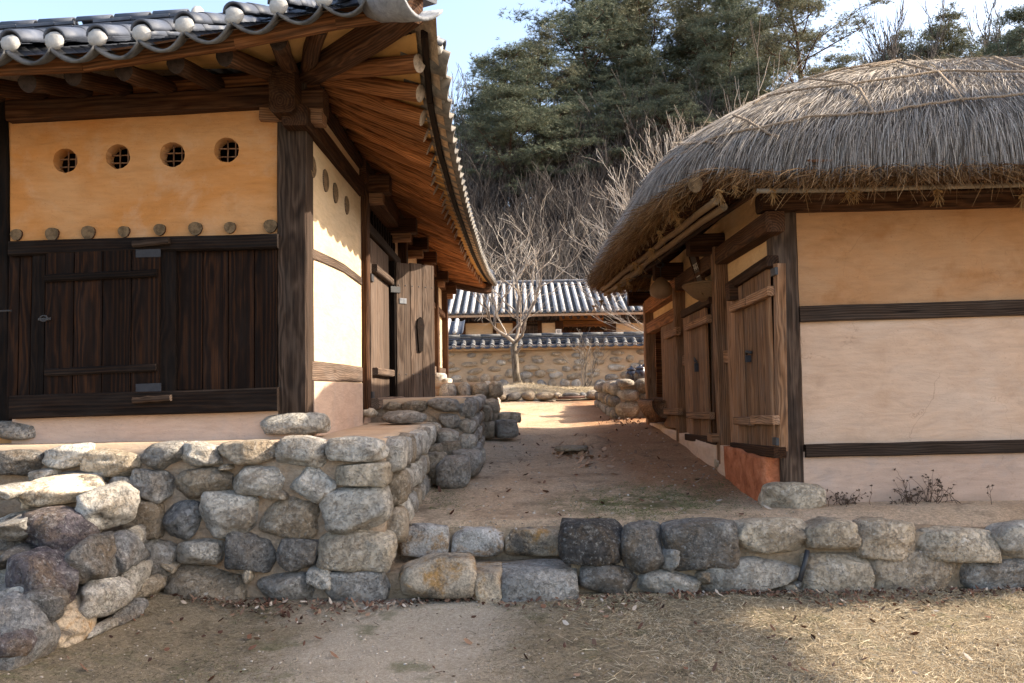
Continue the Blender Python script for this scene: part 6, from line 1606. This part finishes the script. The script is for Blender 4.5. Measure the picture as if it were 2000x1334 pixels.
# the bare fruit tree in the grass bed
rng = random.Random(21); YT = 21.0
def T(px, py, dy=0.0): return at_y(px, py, YT + dy)
out = []
tr_ = [T(1010, 745), T(1007, 725), T(1006, 700), T(1003, 682), T(1006, 668)]
bt = empty('bare_tree', T(1010, 745), 'leafless pale barked tree with a forked trunk growing on the grass mound', 'tree')
V, Fc = tube_geo(tr_, 0.105, 12, 0.085); link('trunk', mesh('trunk', V, Fc, M['bark_grey'], True), bt)
main = [([T(1006, 670), T(990, 657, -0.2), T(975, 648, -0.3), T(966, 640, -0.4), T(966, 618, -0.4)], 0.055), ([T(1006, 670), T(1012, 645, 0.1), T(1010, 610, 0.2), T(1014, 580, 0.2), T(1008, 545, 0.2)], 0.06),
        ([T(1008, 668), T(1020, 655, -0.2), T(1024, 630, -0.3), T(1045, 590, -0.4), T(1052, 560, -0.4)], 0.045), ([T(1008, 690), T(1015, 680, -0.2), T(1023, 673, -0.3)], 0.045)]
for pts, r in main:
    out.append((pts, r, r * 0.5, 1))
    for k in range(1, len(pts)):
        q = pts[k]; d0 = (pts[k] - pts[k-1]).normalized()
        if len(pts) == 3: continue
        for _ in range(2 if k < len(pts) - 1 else 3):
            ax = Vector((rng.gauss(0, 1), rng.gauss(0, 0.6), rng.gauss(0, 0.5)))
            grow(rng, q, (d0 + ax * 0.75 + Vector((0, 0, 0.35))).normalized(), rng.uniform(0.85, 1.5), r * 0.42, 2, out, 4, 0.62, 0.08, 0.2, (3, 4), (0.5, 0.78), 5, 0.0065)
bl = empty_part('crown', T(1010, 600), bt)
link('limb', limbs_mesh('limb', [o for o in out if o[3] <= 2], M['twig'], 7, 5), bl)
link('twigs', limbs_mesh('twigs', [o for o in out if o[3] > 2], M['twig']), bl)['kind'] = 'stuff'
# shrub by the wall
rng = random.Random(5); out = []; pS = at_y(1146, 751, 20.6)
sh = empty('bare_shrub', pS, 'leafless twiggy shrub standing alone before the courtyard wall', 'shrub')
for k in range(13):
    a = rng.uniform(0, 6.28); grow(rng, pS + Vector((rng.gauss(0, 0.05), rng.gauss(0, 0.05), -0.05)), Vector((math.cos(a) * 0.55, math.sin(a) * 0.4, 1)).normalized(), rng.uniform(0.5, 0.8), 0.014, 1, out, 3, 0.5, 0.06, 0.12, (2, 4), (0.45, 0.75), 4, 0.006)
link('stems', limbs_mesh('stems', out, M['twig_dark'], 5, 3), sh)
# the big bushy leafless tree behind the thatch
rng = random.Random(14); out = []
pB = Vector((4.7, 19.2, 1.2)); bg_ = empty('bare_tree', pB, 'large pale many stemmed leafless tree rising behind the thatch roof', 'tree')
for k in range(12):
    a = rng.uniform(0, 6.28); sl = rng.uniform(0.08, 0.75)
    d = Vector((math.cos(a) * sl - 0.12, math.sin(a) * sl * 0.6, 1)).normalized()
    grow(rng, pB + Vector((rng.gauss(0, 0.25), rng.gauss(0, 0.25), 0)), d, rng.uniform(3.1, 4.2), 0.032, 1, out, 4, 0.45, 0.05, 0.08, (4, 6), (0.42, 0.62), 6, 0.0075)
for k in range(5):
    d = Vector((-rng.uniform(0.5, 1.0), rng.gauss(0, 0.3), rng.uniform(0.8, 1.2))).normalized()
    grow(rng, pB + Vector((-0.3, 0, rng.uniform(0.5, 1.6))), d, rng.uniform(2.2, 3.2), 0.022, 1, out, 4, 0.45, 0.06, 0.10, (3, 5), (0.42, 0.65), 6, 0.0075)
link('stems', limbs_mesh('stems', [o for o in out if o[3] <= 2], M['twig'], 6, 4), bg_)['kind'] = 'stuff'
link('twigs', limbs_mesh('twigs', [o for o in out if o[3] > 2], M['twig']), bg_)['kind'] = 'stuff'

# ---- pines
def tufts(C, rng, nb, Lr, Wr, updir=0.55):
    n = len(C); P = np.repeat(C, nb, axis=0); m = n * nb
    D = rng.normal(size=(m, 3)); D[:, 2] = D[:, 2] * 0.7 + updir; D /= np.linalg.norm(D, axis=1, keepdims=True)
    L = rng.uniform(Lr[0], Lr[1], m)[:, None]; W = rng.uniform(Wr[0], Wr[1], m)[:, None]
    S = np.cross(D, rng.normal(size=(m, 3))); S /= np.linalg.norm(S, axis=1, keepdims=True)
    V = np.stack([P - S * W / 2, P + S * W / 2, P + D * L], 1).reshape(-1, 3)
    return V, np.arange(m * 3).reshape(-1, 3)
def pine_mesh(seed, H=12.0, base=0.34, wid=3.4, nbr=30, dens=1.0, lean=0.0):
    r = random.Random(seed); g = np.random.RandomState(seed); limbs, C = [], []
    tp = []; x = y = 0.0
    for i in range(11):
        t = i / 10; x += r.gauss(0, 0.10) + lean * 0.1; y += r.gauss(0, 0.10); tp.append(Vector((x, y, H * t * 0.97)))
    limbs.append((tp, 0.20, 0.04, 0))
    def on(t): k = min(9, int(t * 10)); return tp[k].lerp(tp[k + 1], t * 10 - k)
    for k in range(nbr):
        t = base + (0.98 - base) * (k / nbr) ** 0.9; t = min(0.97, t + r.uniform(-0.02, 0.02))
        u = (t - base) / (1 - base); prof = (math.sin(min(1, u * 1.15 + 0.22) * math.pi * 0.92) ** 0.7) * wid
        L = max(0.7, prof * r.uniform(0.55, 1.15)); a = k * 2.4 + r.uniform(-0.5, 0.5)
        d = Vector((math.cos(a), math.sin(a), 0.12 + 0.5 * u + r.uniform(-0.1, 0.15))).normalized()
        p = on(t); pts = [p]; dd = d
        for s in range(5):
            dd = (dd + Vector((r.gauss(0, 0.16), r.gauss(0, 0.16), r.gauss(0, 0.1) + 0.05))).normalized(); pts.append(pts[-1] + dd * L / 5)
        limbs.append((pts, 0.065 * (1 - 0.6 * u), 0.015, 1))
        for s in range(2, 6):
            if s < 3 and L < 1.6: continue
            for b in range(r.randint(1, 2)):
                off = Vector((r.gauss(0, 0.42), r.gauss(0, 0.42), r.uniform(0.0, 0.28))) * (0.55 + 0.22 * L)
                c = pts[s] + off; limbs.append(([pts[s], pts[s].lerp(c, 0.55) + Vector((0, 0, -0.05)), c], 0.02, 0.008, 2))
                rad_ = r.uniform(0.35, 0.62); n = int(r.uniform(26, 44) * dens)
                Q = g.normal(size=(n, 3)) * np.array([0.62, 0.62, 0.15]) * rad_ * 1.15 + np.array(c[:]); C.append(Q)
    n = int(60 * dens); C.append(g.normal(size=(n, 3)) * np.array([0.4, 0.4, 0.35]) + np.array(tp[-1][:]))
    V, Q = tufts(np.concatenate(C), g, 11, (0.14, 0.30), (0.016, 0.034))
    return limbs, V, Q
PINES = []
for k, (sd, base, wid, nbr, dens, lean, mt) in enumerate([(3, 0.36, 3.6, 30, 1.0, 0.5, 'needles'), (8, 0.40, 3.4, 30, 1.0, -0.4, 'needles_olive'), (15, 0.30, 3.2, 34, 1.0, 0.2, 'needles'), (27, 0.42, 3.9, 26, 0.9, 0.8, 'needles_olive')]):
    limbs, V, Q = pine_mesh(sd, 12.0, base, wid, nbr, dens, lean)
    PINES.append((limbs_mesh('trunk', limbs, M['bark_pine'], 7, 4), mesh_np('crown', V, Q, M[mt])))
def pine(px, ptop, Yd, var, rot, label, wide=1.0, zb=None):
    top = at_y(px, ptop, Yd); z0 = float(hill_z(np.array([top.x]), np.array([Yd]))[0]) - 0.2
    if zb is not None: z0 = zb
    s = (top.z - z0) / 12.0
    e = empty('pine_tree', (top.x, Yd, z0), label, 'pine tree', 'pines on the hill crest')
    k = Matrix.Translation((top.x, Yd, z0)) @ Matrix.Rotation(rot, 4, 'Z') @ Matrix.Diagonal((s * wide, s * wide, s, 1))
    link('trunk', PINES[var][0], e, k); link('crown', PINES[var][1], e, k)
    return e
for args in [
    (968, 92, 47.0, 0, 0.3, 'dark pine farthest left on the crest with feathery top against the sky', 1.3),
    (1065, 78, 49.5, 1, 1.9, 'olive pine just right of the leftmost pine, its bright pads catching sun', 1.0),
    (1150, -25, 52.0, 0, 4.0, 'tall dark pine rising above the leftmost pair of pines', 1.1),
    (1230, -45, 55.0, 1, 2.8, 'tall pine behind the top of the pale leafless tree', 1.1),
    (1330, -40, 53.0, 3, 0.8, 'wide olive pine in the middle of the pine row', 1.0),
    (1420, -30, 51.0, 2, 5.1, 'dense dark pine left of the pine with the bare red trunk', 1.0),
    (1575, -45, 46.0, 3, 3.7, 'pine with bare reddish trunk and long boughs reaching right over the thatch', 1.0),
    (1490, 20, 55.0, 1, 0.4, 'olive pine filling the gap behind the bare red trunk', 1.0),
    (1120, 130, 48.0, 2, 2.2, 'lower dark pine in front of the tall left pines', 1.0),
    (1270, 100, 48.5, 2, 3.3, 'lower pine directly over the pale leafless tree', 1.15),
    (1390, 100, 48.0, 0, 1.2, 'lower dark pine showing just above the thatch slope', 1.15),
    (1480, 130, 47.0, 2, 4.4, 'low pine touching the thatch outline below the red trunk', 1.0),
    (1000, 185, 44.5, 2, 5.2, 'small dark pine partway down the brush slope at the left', 1.5),
    (1085, 200, 44.0, 0, 0.9, 'low spreading pine on the upper brush slope left of the pale bushy tree', 1.4),
    (1190, 175, 45.0, 2, 1.7, 'dark low pine right behind the tip of the pale bushy tree', 1.4),
    (1310, 170, 45.0, 0, 3.9, 'low dark pine behind the right side of the pale bushy tree', 1.4),
    (1440, 165, 45.5, 2, 2.9, 'squat dark pine hugging the thatch slope', 1.4),
    (1180, 60, 53.5, 2, 0.2, 'dark pine behind the gap between the tall left pines', 1.3),
    (1370, 40, 54.5, 0, 2.1, 'dark pine behind the wide olive pine in the middle', 1.3),
    (1640, 105, 52.0, 1, 5.6, 'low olive pine at the foot of the long right reaching boughs', 1.1),
    (1870, 38, 66.0, 1, 1.0, 'small hazy pine standing apart over the thatch ridge', 1.1),
    (1960, 60, 68.0, 2, 2.0, 'small dark pine between the lone pine and the frame edge', 1.1),
    (2015, 10, 60.0, 0, 3.0, 'dark pine cut by the right edge above the thatch ridge', 1.0),
    (915, 185, 48.0, 2, 1.4, 'small dark pine low on the crest beside the tiled eave', 1.35),
    (1700, 95, 70.0, 3, 0.1, 'faint distant pine right of the long pine boughs', 1.0),
    (1780, 98, 72.0, 2, 2.6, 'faint low pine between two distant leafless trees', 1.0)]:
    pine(*args)
# leafless trees along the crest
def sapling(seed, H=6.0, spread=0.35):
    r = random.Random(seed); out = []
    for k in range(r.randint(1, 2)):
        grow(r, Vector((r.gauss(0, 0.1), r.gauss(0, 0.1), 0)), Vector((r.gauss(0, 0.15), r.gauss(0, 0.15), 1)).normalized(), H * 0.55, 0.055, 0, out, 3, spread, 0.10, 0.08, (5, 7), (0.40, 0.62), 5, 0.012)
    return out
SAP = [limbs_mesh('branches', sapling(60 + k, 7.0), M['brush'], 5, 3) for k in range(4)]
rngT = random.Random(9)
CR = [(1730, 62, 64, 'thin leafless tree on the skyline just right of the long pine boughs'), (1765, 48, 66, 'taller thin leafless tree on the skyline over the rope knot of the thatch ridge'), (1800, 70, 62, 'low leafless tree touching the thatch ridge left of the lone small pine'),
      (1838, 40, 70, 'slender leafless tree close beside the lone small pine on its left'), (1920, 30, 66, 'slender leafless tree between the two small far pines'), (1690, 72, 70, 'faint leafless tree showing through the tips of the long pine boughs'), (1990, 70, 60, 'leafless tree rising from behind the thatch at the right edge'),
      (900, 160, 60, 'faint leafless tree against the sky close to the tiled eave'), (960, 250, 52, 'leafless tree under the leftmost dark pine'), (1010, 270, 54, 'leafless tree under the sunny olive pine on the left'), (1050, 240, 53, 'leafless tree between the left pine trunks with sky behind it'), (1090, 260, 55, 'leafless tree below the lower dark pine, left of the pale bushy tree'),
      (1140, 280, 54, 'leafless tree just left of the pale bushy tree top'), (1180, 250, 56, 'leafless tree behind the tip of the pale bushy tree'), (1000, 300, 50, 'short leafless tree at the top of the brush slope'), (1075, 300, 51, 'short leafless tree at the upper edge of the brush')]
for k, (px, ptop, Yd, lab) in enumerate(CR):
    top = at_y(px, ptop, Yd); z0 = float(hill_z(np.array([top.x]), np.array([float(Yd)]))[0]) - 0.2; s = max(0.3, (top.z - z0) / 7.0)
    o = link('leafless_tree', SAP[k % 4], None, Matrix.Translation((top.x, Yd, z0)) @ Matrix.Rotation(k * 1.3, 4, 'Z') @ Matrix.Scale(s, 4))
    tag(o, lab, 'tree', 'leafless trees along the hill crest')
# the brush that clothes the slope: far too many stems to count
def brush():
    protos = []
    for k in range(5):
        r = random.Random(200 + k); out = []
        for s in range(3):
            grow(r, Vector((r.gauss(0, 0.25), r.gauss(0, 0.25), 0)), Vector((r.gauss(0, 0.25), r.gauss(0, 0.25), 1)).normalized(), r.uniform(1.3, 2.2), 0.022, 0, out, 2, 0.5, 0.08, 0.13, (5, 7), (0.42, 0.72), 4, 0.010)
        V, Q = [], []
        for pts, r0, r1, lev in out:
            g = tube_geo(pts, r0, 3, r1, False, len(V)); V += g[0]; Q += g[1]
        protos.append((np.array([v[:] if not isinstance(v, tuple) else v for v in V]), np.array(Q)))
    g = np.random.RandomState(4); Vs, Qs, off = [], [], 0
    for k in range(1000):
        y = 33.5 + 18 * g.uniform(0, 1) ** 0.9; x0, x1 = -0.11 * y, 0.27 * y + 2
        x = g.uniform(x0, x1); z = float(hill_z(np.array([x]), np.array([y]))[0])
        V, Q = protos[k % 5]; a = g.uniform(0, 6.28); s = g.uniform(0.7, 1.5); ca, sa = math.cos(a) * s, math.sin(a) * s
        W = np.stack([V[:, 0] * ca - V[:, 1] * sa + x, V[:, 0] * sa + V[:, 1] * ca + y, V[:, 2] * s * g.uniform(0.8, 1.2) + z - 0.1], -1)
        Vs.append(W); Qs.append(Q + off); off += len(V)
    o = link('hillside_brush', mesh_np('hillside_brush', np.concatenate(Vs), np.concatenate(Qs), M['brush']))
    tag(o, 'tangle of leafless grey brown brush covering the hillside', 'brush', None, 'stuff')
brush()
# an evergreen outside the frame on the right: it throws the shade over the near yard
def shade_tree():
    g = np.random.RandomState(2); e = empty('evergreen_tree', (11.3, 4.2, 0), 'dense evergreen standing at the right of the yard', 'tree')
    n = 7000; P = g.normal(size=(n, 3)); P /= np.linalg.norm(P, axis=1, keepdims=True); P /= np.abs(P).max(axis=1, keepdims=True) ** 0.6; P *= g.uniform(0.25, 1, n)[:, None] ** 0.5
    P = P * np.array([0.75, 2.5, 1.75]) + np.array([11.3, 4.5, 8.5]); P = P[P[:, 1] < 6.7 + 0.3 * snoise(P, 1.0, 3, 2)[:len(P)]]
    V, Q = tufts(P, g, 8, (0.15, 0.35), (0.06, 0.12)); link('crown', mesh_np('crown', V, Q, M['needles']), e)
    Vt, Ft = tube_geo([Vector((11.3, 4.2, -0.1)), Vector((11.4, 4.3, 3)), Vector((11.3, 4.2, 6)), Vector((11.3, 4.2, 9))], 0.26, 10, 0.08); link('trunk', mesh('trunk', Vt, Ft, M['bark_pine'], True), e)
shade_tree()

# ================================================================== small growth and litter on the ground
def ground_blades(name, n, region, zfn, mat, Lr, Wr, seed, dens, label, cat, flat_=0.6, upz=(0.05, 0.9)):
    g = np.random.RandomState(seed); x0, x1, y0, y1 = region
    x = g.uniform(x0, x1, n * 3); y = g.uniform(y0, y1, n * 3); P = np.stack([x, y, 0 * x], -1)
    keep = g.uniform(0, 1, n * 3) < dens(x, y, P); P = P[keep][:n]; m = len(P)
    P[:, 2] = zfn(P[:, 0], P[:, 1])
    D = g.normal(size=(m, 3)); D[:, 2] = g.uniform(upz[0], upz[1], m); D /= np.linalg.norm(D, axis=1, keepdims=True)
    V, Q = blades(P, D, g.uniform(Lr[0], Lr[1], m), g.uniform(Wr[0], Wr[1], m), g.uniform(0.0, 0.02, m), g, 2)
    o = link(name, mesh_np(name, V, Q, M[mat])); return tag(o, label, cat, None, 'stuff')
def track(x, P): return np.abs(x + 0.72 + snoise(P, 0.6, 9, 3) * 0.4)
def sm(v, a, b): return np.clip((v - a) / (b - a), 0, 1)
LIGHT = lambda x, y, P: np.clip(sm(track(x, P), 0.5, 1.2) * (0.3 + 0.6 * (snoise(P, 1.3, 2, 3) > -0.1)) * sm(x + 0.5 * snoise(P, 0.9, 5, 2), 0.5, 1.3), 0.0, 1)
ground_blades('dry_grass', 70000, (0.2, 4.3, 3.3, 5.75), yard_z, 'dry_grass', (0.02, 0.06), (0.002, 0.004), 1, LIGHT, 'short dry straw coloured turf at the right of the near yard', 'grass', 0.6, (0.02, 0.7))
ground_blades('matted_grass_shade', 52000, (-2.9, 2.0, 3.3, 5.75), yard_z, 'matted_grass_shade', (0.012, 0.045), (0.0018, 0.0036), 21, lambda x, y, P: np.clip(sm(track(x, P), 0.55, 1.1) * (0.2 + 0.7 * (snoise(P, 1.1, 22, 3) > -0.15)), 0.006, 1), 'matted turf of the near yard with its shade put into the colour', 'grass', 0.6, (0.0, 0.4))
ground_blades('green_grass', 7500, (-2.9, 4.3, 3.3, 5.8), yard_z, 'green_grass', (0.01, 0.032), (0.0018, 0.004), 2, lambda x, y, P: sm(track(x, P), 0.6, 1.2) * (snoise(P, 1.0, 44, 3) > 0.28) + 0.5 * np.exp(-((x + 0.1) / 0.5) ** 2 - ((y - 5.6) / 0.12) ** 2), 'patches of short green grass and moss in the yard', 'grass')
ground_blades('straw_litter', 3200, (0.3, 4.3, 3.3, 5.75), lambda x, y: yard_z(x, y) + 0.008, 'dry_grass', (0.05, 0.16), (0.002, 0.0035), 3, lambda x, y, P: np.clip(sm(track(x, P), 0.5, 1.2) * (snoise(P, 1.3, 3, 3) > 0.0), 0.02, 1), 'loose pale straws lying on the yard', 'straw', 0.6, (0.0, 0.12))
def lanepatch(x, y, P):
    a = np.exp(-(((x - 1.15) / 0.55) ** 2 + ((y - 6.9) / 0.6) ** 2)); b = np.exp(-((x + 0.72) / 0.22) ** 2 - ((y - 6.9) / 1.0) ** 2) * 0.5; c = np.exp(-((x - 1.9) / 0.25) ** 2 - ((y - 7.6) / 0.5) ** 2) * 0.4
    return (a * 1.3 + b + c) * (snoise(P, 2.2, 51, 3) > -0.2)
ground_blades('green_grass', 22000, (-0.95, 2.3, 6.0, 9.5), lane_z, 'green_grass', (0.012, 0.036), (0.0025, 0.005), 5, lanepatch, 'thin green grass patch in the lane before the thatched house', 'grass')
ground_blades('dry_grass', 9000, (-0.95, 4.4, 5.98, 10.5), lane_z, 'dry_grass', (0.012, 0.045), (0.0015, 0.003), 6, lambda x, y, P: np.clip(lanepatch(x, y, P) * 0.8 + 0.05 * (snoise(P, 1.5, 61, 3) > 0.15), 0, 1), 'sparse dry grass along the sides of the lane', 'grass', 0.6, (0.02, 0.6))
ground_blades('dry_grass', 9000, (-2.4, 4.0, 18.6, 23.5), mound_fn, 'dry_grass', (0.03, 0.10), (0.006, 0.012), 7, lambda x, y, P: 0.5 + 0.5 * snoise(P, 1.0, 71, 2), 'dry grass on the bed below the bare tree', 'grass')
def leaves(name, n, fn, seed, label, size=(0.008, 0.026), mat='dead_leaf'):
    g = np.random.RandomState(seed); P = fn(g, n); m = len(P)
    yaw = g.uniform(0, 6.28, m); til = g.normal(size=(m, 2)) * 0.45; s = g.uniform(size[0], size[1], m)
    ux = np.stack([np.cos(yaw), np.sin(yaw), til[:, 0]], -1); uy = np.stack([-np.sin(yaw), np.cos(yaw), til[:, 1]], -1)
    pts = []
    for (a, b, h) in [(-1, 0, 0.12), (-0.3, -0.42, 0.0), (0.45, -0.36, 0.05), (1, 0, 0.3), (0.45, 0.36, 0.22), (-0.3, 0.42, 0.25)]:
        q = P + (ux * a + uy * b) * s[:, None]; q[:, 2] += h * s + 0.004; pts.append(q)
    V = np.stack(pts, 1).reshape(-1, 3); base = (np.arange(m) * 6)[:, None]
    Q = np.concatenate([base + np.array([[0, 1, 2, 3]]), base + np.array([[0, 3, 4, 5]])], 1).reshape(-1, 4)
    o = link(name, mesh_np(name, V, Q, M[mat])); return tag(o, label, 'leaves', None, 'stuff')
def along_wall(g, n):
    x = np.concatenate([g.uniform(-2.35, 4.2, n // 2), g.normal(1.9, 0.9, n // 4), g.normal(-1.55, 0.6, n // 4)]); m = len(x); y = 5.72 - np.abs(g.normal(size=m)) * 0.10 * (1 + 0.8 * np.sin(x * 3.1))
    return np.stack([x, y, yard_z(x, y) + 0.006 + g.uniform(0, 0.02, m)], -1)
leaves('fallen_leaves', 1500, along_wall, 11, 'dead brown leaves drifted along the foot of the stone walls')
leaves('fallen_leaves', 260, lambda g, n: (lambda x, y: np.stack([x, y, yard_z(x, y) + 0.012], -1))(g.uniform(-2.6, 4.2, n), g.uniform(3.6, 5.6, n)), 12, 'scattered dead leaves on the near yard', (0.010, 0.03))
leaves('fallen_leaves', 260, lambda g, n: (lambda x, y: np.stack([x, y, lane_z(x, y) + 0.008], -1))(np.concatenate([g.normal(1.75, 0.18, n // 2), g.uniform(-0.8, 2.1, n - n // 2)]), np.concatenate([g.normal(13.4, 0.4, n // 2), g.uniform(6.3, 12, n - n // 2)])), 13, 'dead leaves scattered along the lane', (0.012, 0.04))
leaves('bark_chips', 90, lambda g, n: (lambda x, y: np.stack([x, y, lane_z(x, y) + 0.008], -1))(g.normal(0.82, 0.16, n), g.normal(9.9, 0.5, n)), 14, 'broken clay shards heaped in the middle of the lane', (0.02, 0.07), 'shard')
def pebbles(n, fn, seed, label, size):
    g = np.random.RandomState(seed); P = fn(g, n); V0, F0 = ico(1); m = len(P); s = g.uniform(size[0], size[1], (m, 1)) * g.uniform(0.6, 1.3, (m, 3)); s[:, 2] *= 0.6
    V = (P[:, None, :] + V0[None] * s[:, None, :] * g.uniform(0.8, 1.2, (m, len(V0), 1))).reshape(-1, 3); Q = (F0[None] + (np.arange(m) * len(V0))[:, None, None]).reshape(-1, 3)
    o = link('pebbles', mesh_np('pebbles', V, Q, M['pebble'], True)); tag(o, label, 'pebbles', None, 'stuff')
pebbles(1600, lambda g, n: (lambda x, y: np.stack([x, y, yard_z(x, y) + 0.001], -1))(g.uniform(-2.8, 4.2, n), g.uniform(3.4, 5.8, n)), 15, 'small grit and pebbles on the near yard', (0.003, 0.010))
pebbles(700, lambda g, n: (lambda x, y: np.stack([x, y, lane_z(x, y) + 0.001], -1))(g.uniform(-0.9, 2.2, n), 6.05 + 6 * g.uniform(0, 1, n) ** 1.5), 16, 'small grit and pebbles on the lane', (0.004, 0.014))
# low heap of earth and a flat stone in the lane
def heap_fn(x, y):
    return lane_z(x, y) - 0.02 + 0.11 * np.exp(-(((x - 1.02) / 0.20) ** 2 + ((y - 11.0) / 0.35) ** 2))
sheet('earth_heap', np.arange(0.5, 1.55, 0.04), np.arange(10.1, 11.9, 0.05), heap_fn, M['lane_earth'])
fs = stone_px(None, 1085, 872, 1150, 882, 9.9, 'warm', 0, 0.9, 0.2, 2, name='flat_stone'); tag(fs, 'flat pale stone lying flush in the middle of the lane', 'stone')
# dry weeds at the foot of the thatched house wall
def weed(px, py, n, h, seed, label, sx):
    r = random.Random(seed); p = at_y(px, py, YR - 0.1); p.z = float(lane_z(np.array([p.x]), np.array([p.y]))[0]) - 0.01
    e = empty('dry_weed', p, label, 'plant'); out = []; Lv = []
    for k in range(n):
        q = p + Vector((r.gauss(0, sx), r.gauss(0, 0.04), 0))
        grow(r, q, Vector((r.gauss(0, 0.5), r.gauss(0, 0.3), 1)).normalized(), h * r.uniform(0.4, 1.0), 0.0035, 1, out, 2, 0.8, 0.0, 0.25, (2, 4), (0.4, 0.7), 4, 0.0018)
    link('stems', limbs_mesh('stems', out, M['weed'], 4, 3), e)['kind'] = 'stuff'
    tips = [o[0][-1] for o in out if o[3] >= 2]; g = np.random.RandomState(seed); C = np.array([t[:] for t in tips])
    V, Q = tufts(C, g, 7, (0.008, 0.022), (0.008, 0.016), 0.0); link('leaves', mesh_np('leaves', V, Q, M['weed']), e)['kind'] = 'stuff'
weed(1652, 985, 16, 0.13, 3, 'small clump of dry brown weeds next to the corner foundation stone', 0.07)
weed(1812, 985, 30, 0.20, 4, 'wider clump of dry brown weeds with one tall arching stem against the pink wall', 0.13)
weed(1775, 988, 10, 0.10, 5, 'tiny dry weed just left of the wider weed clump', 0.05)
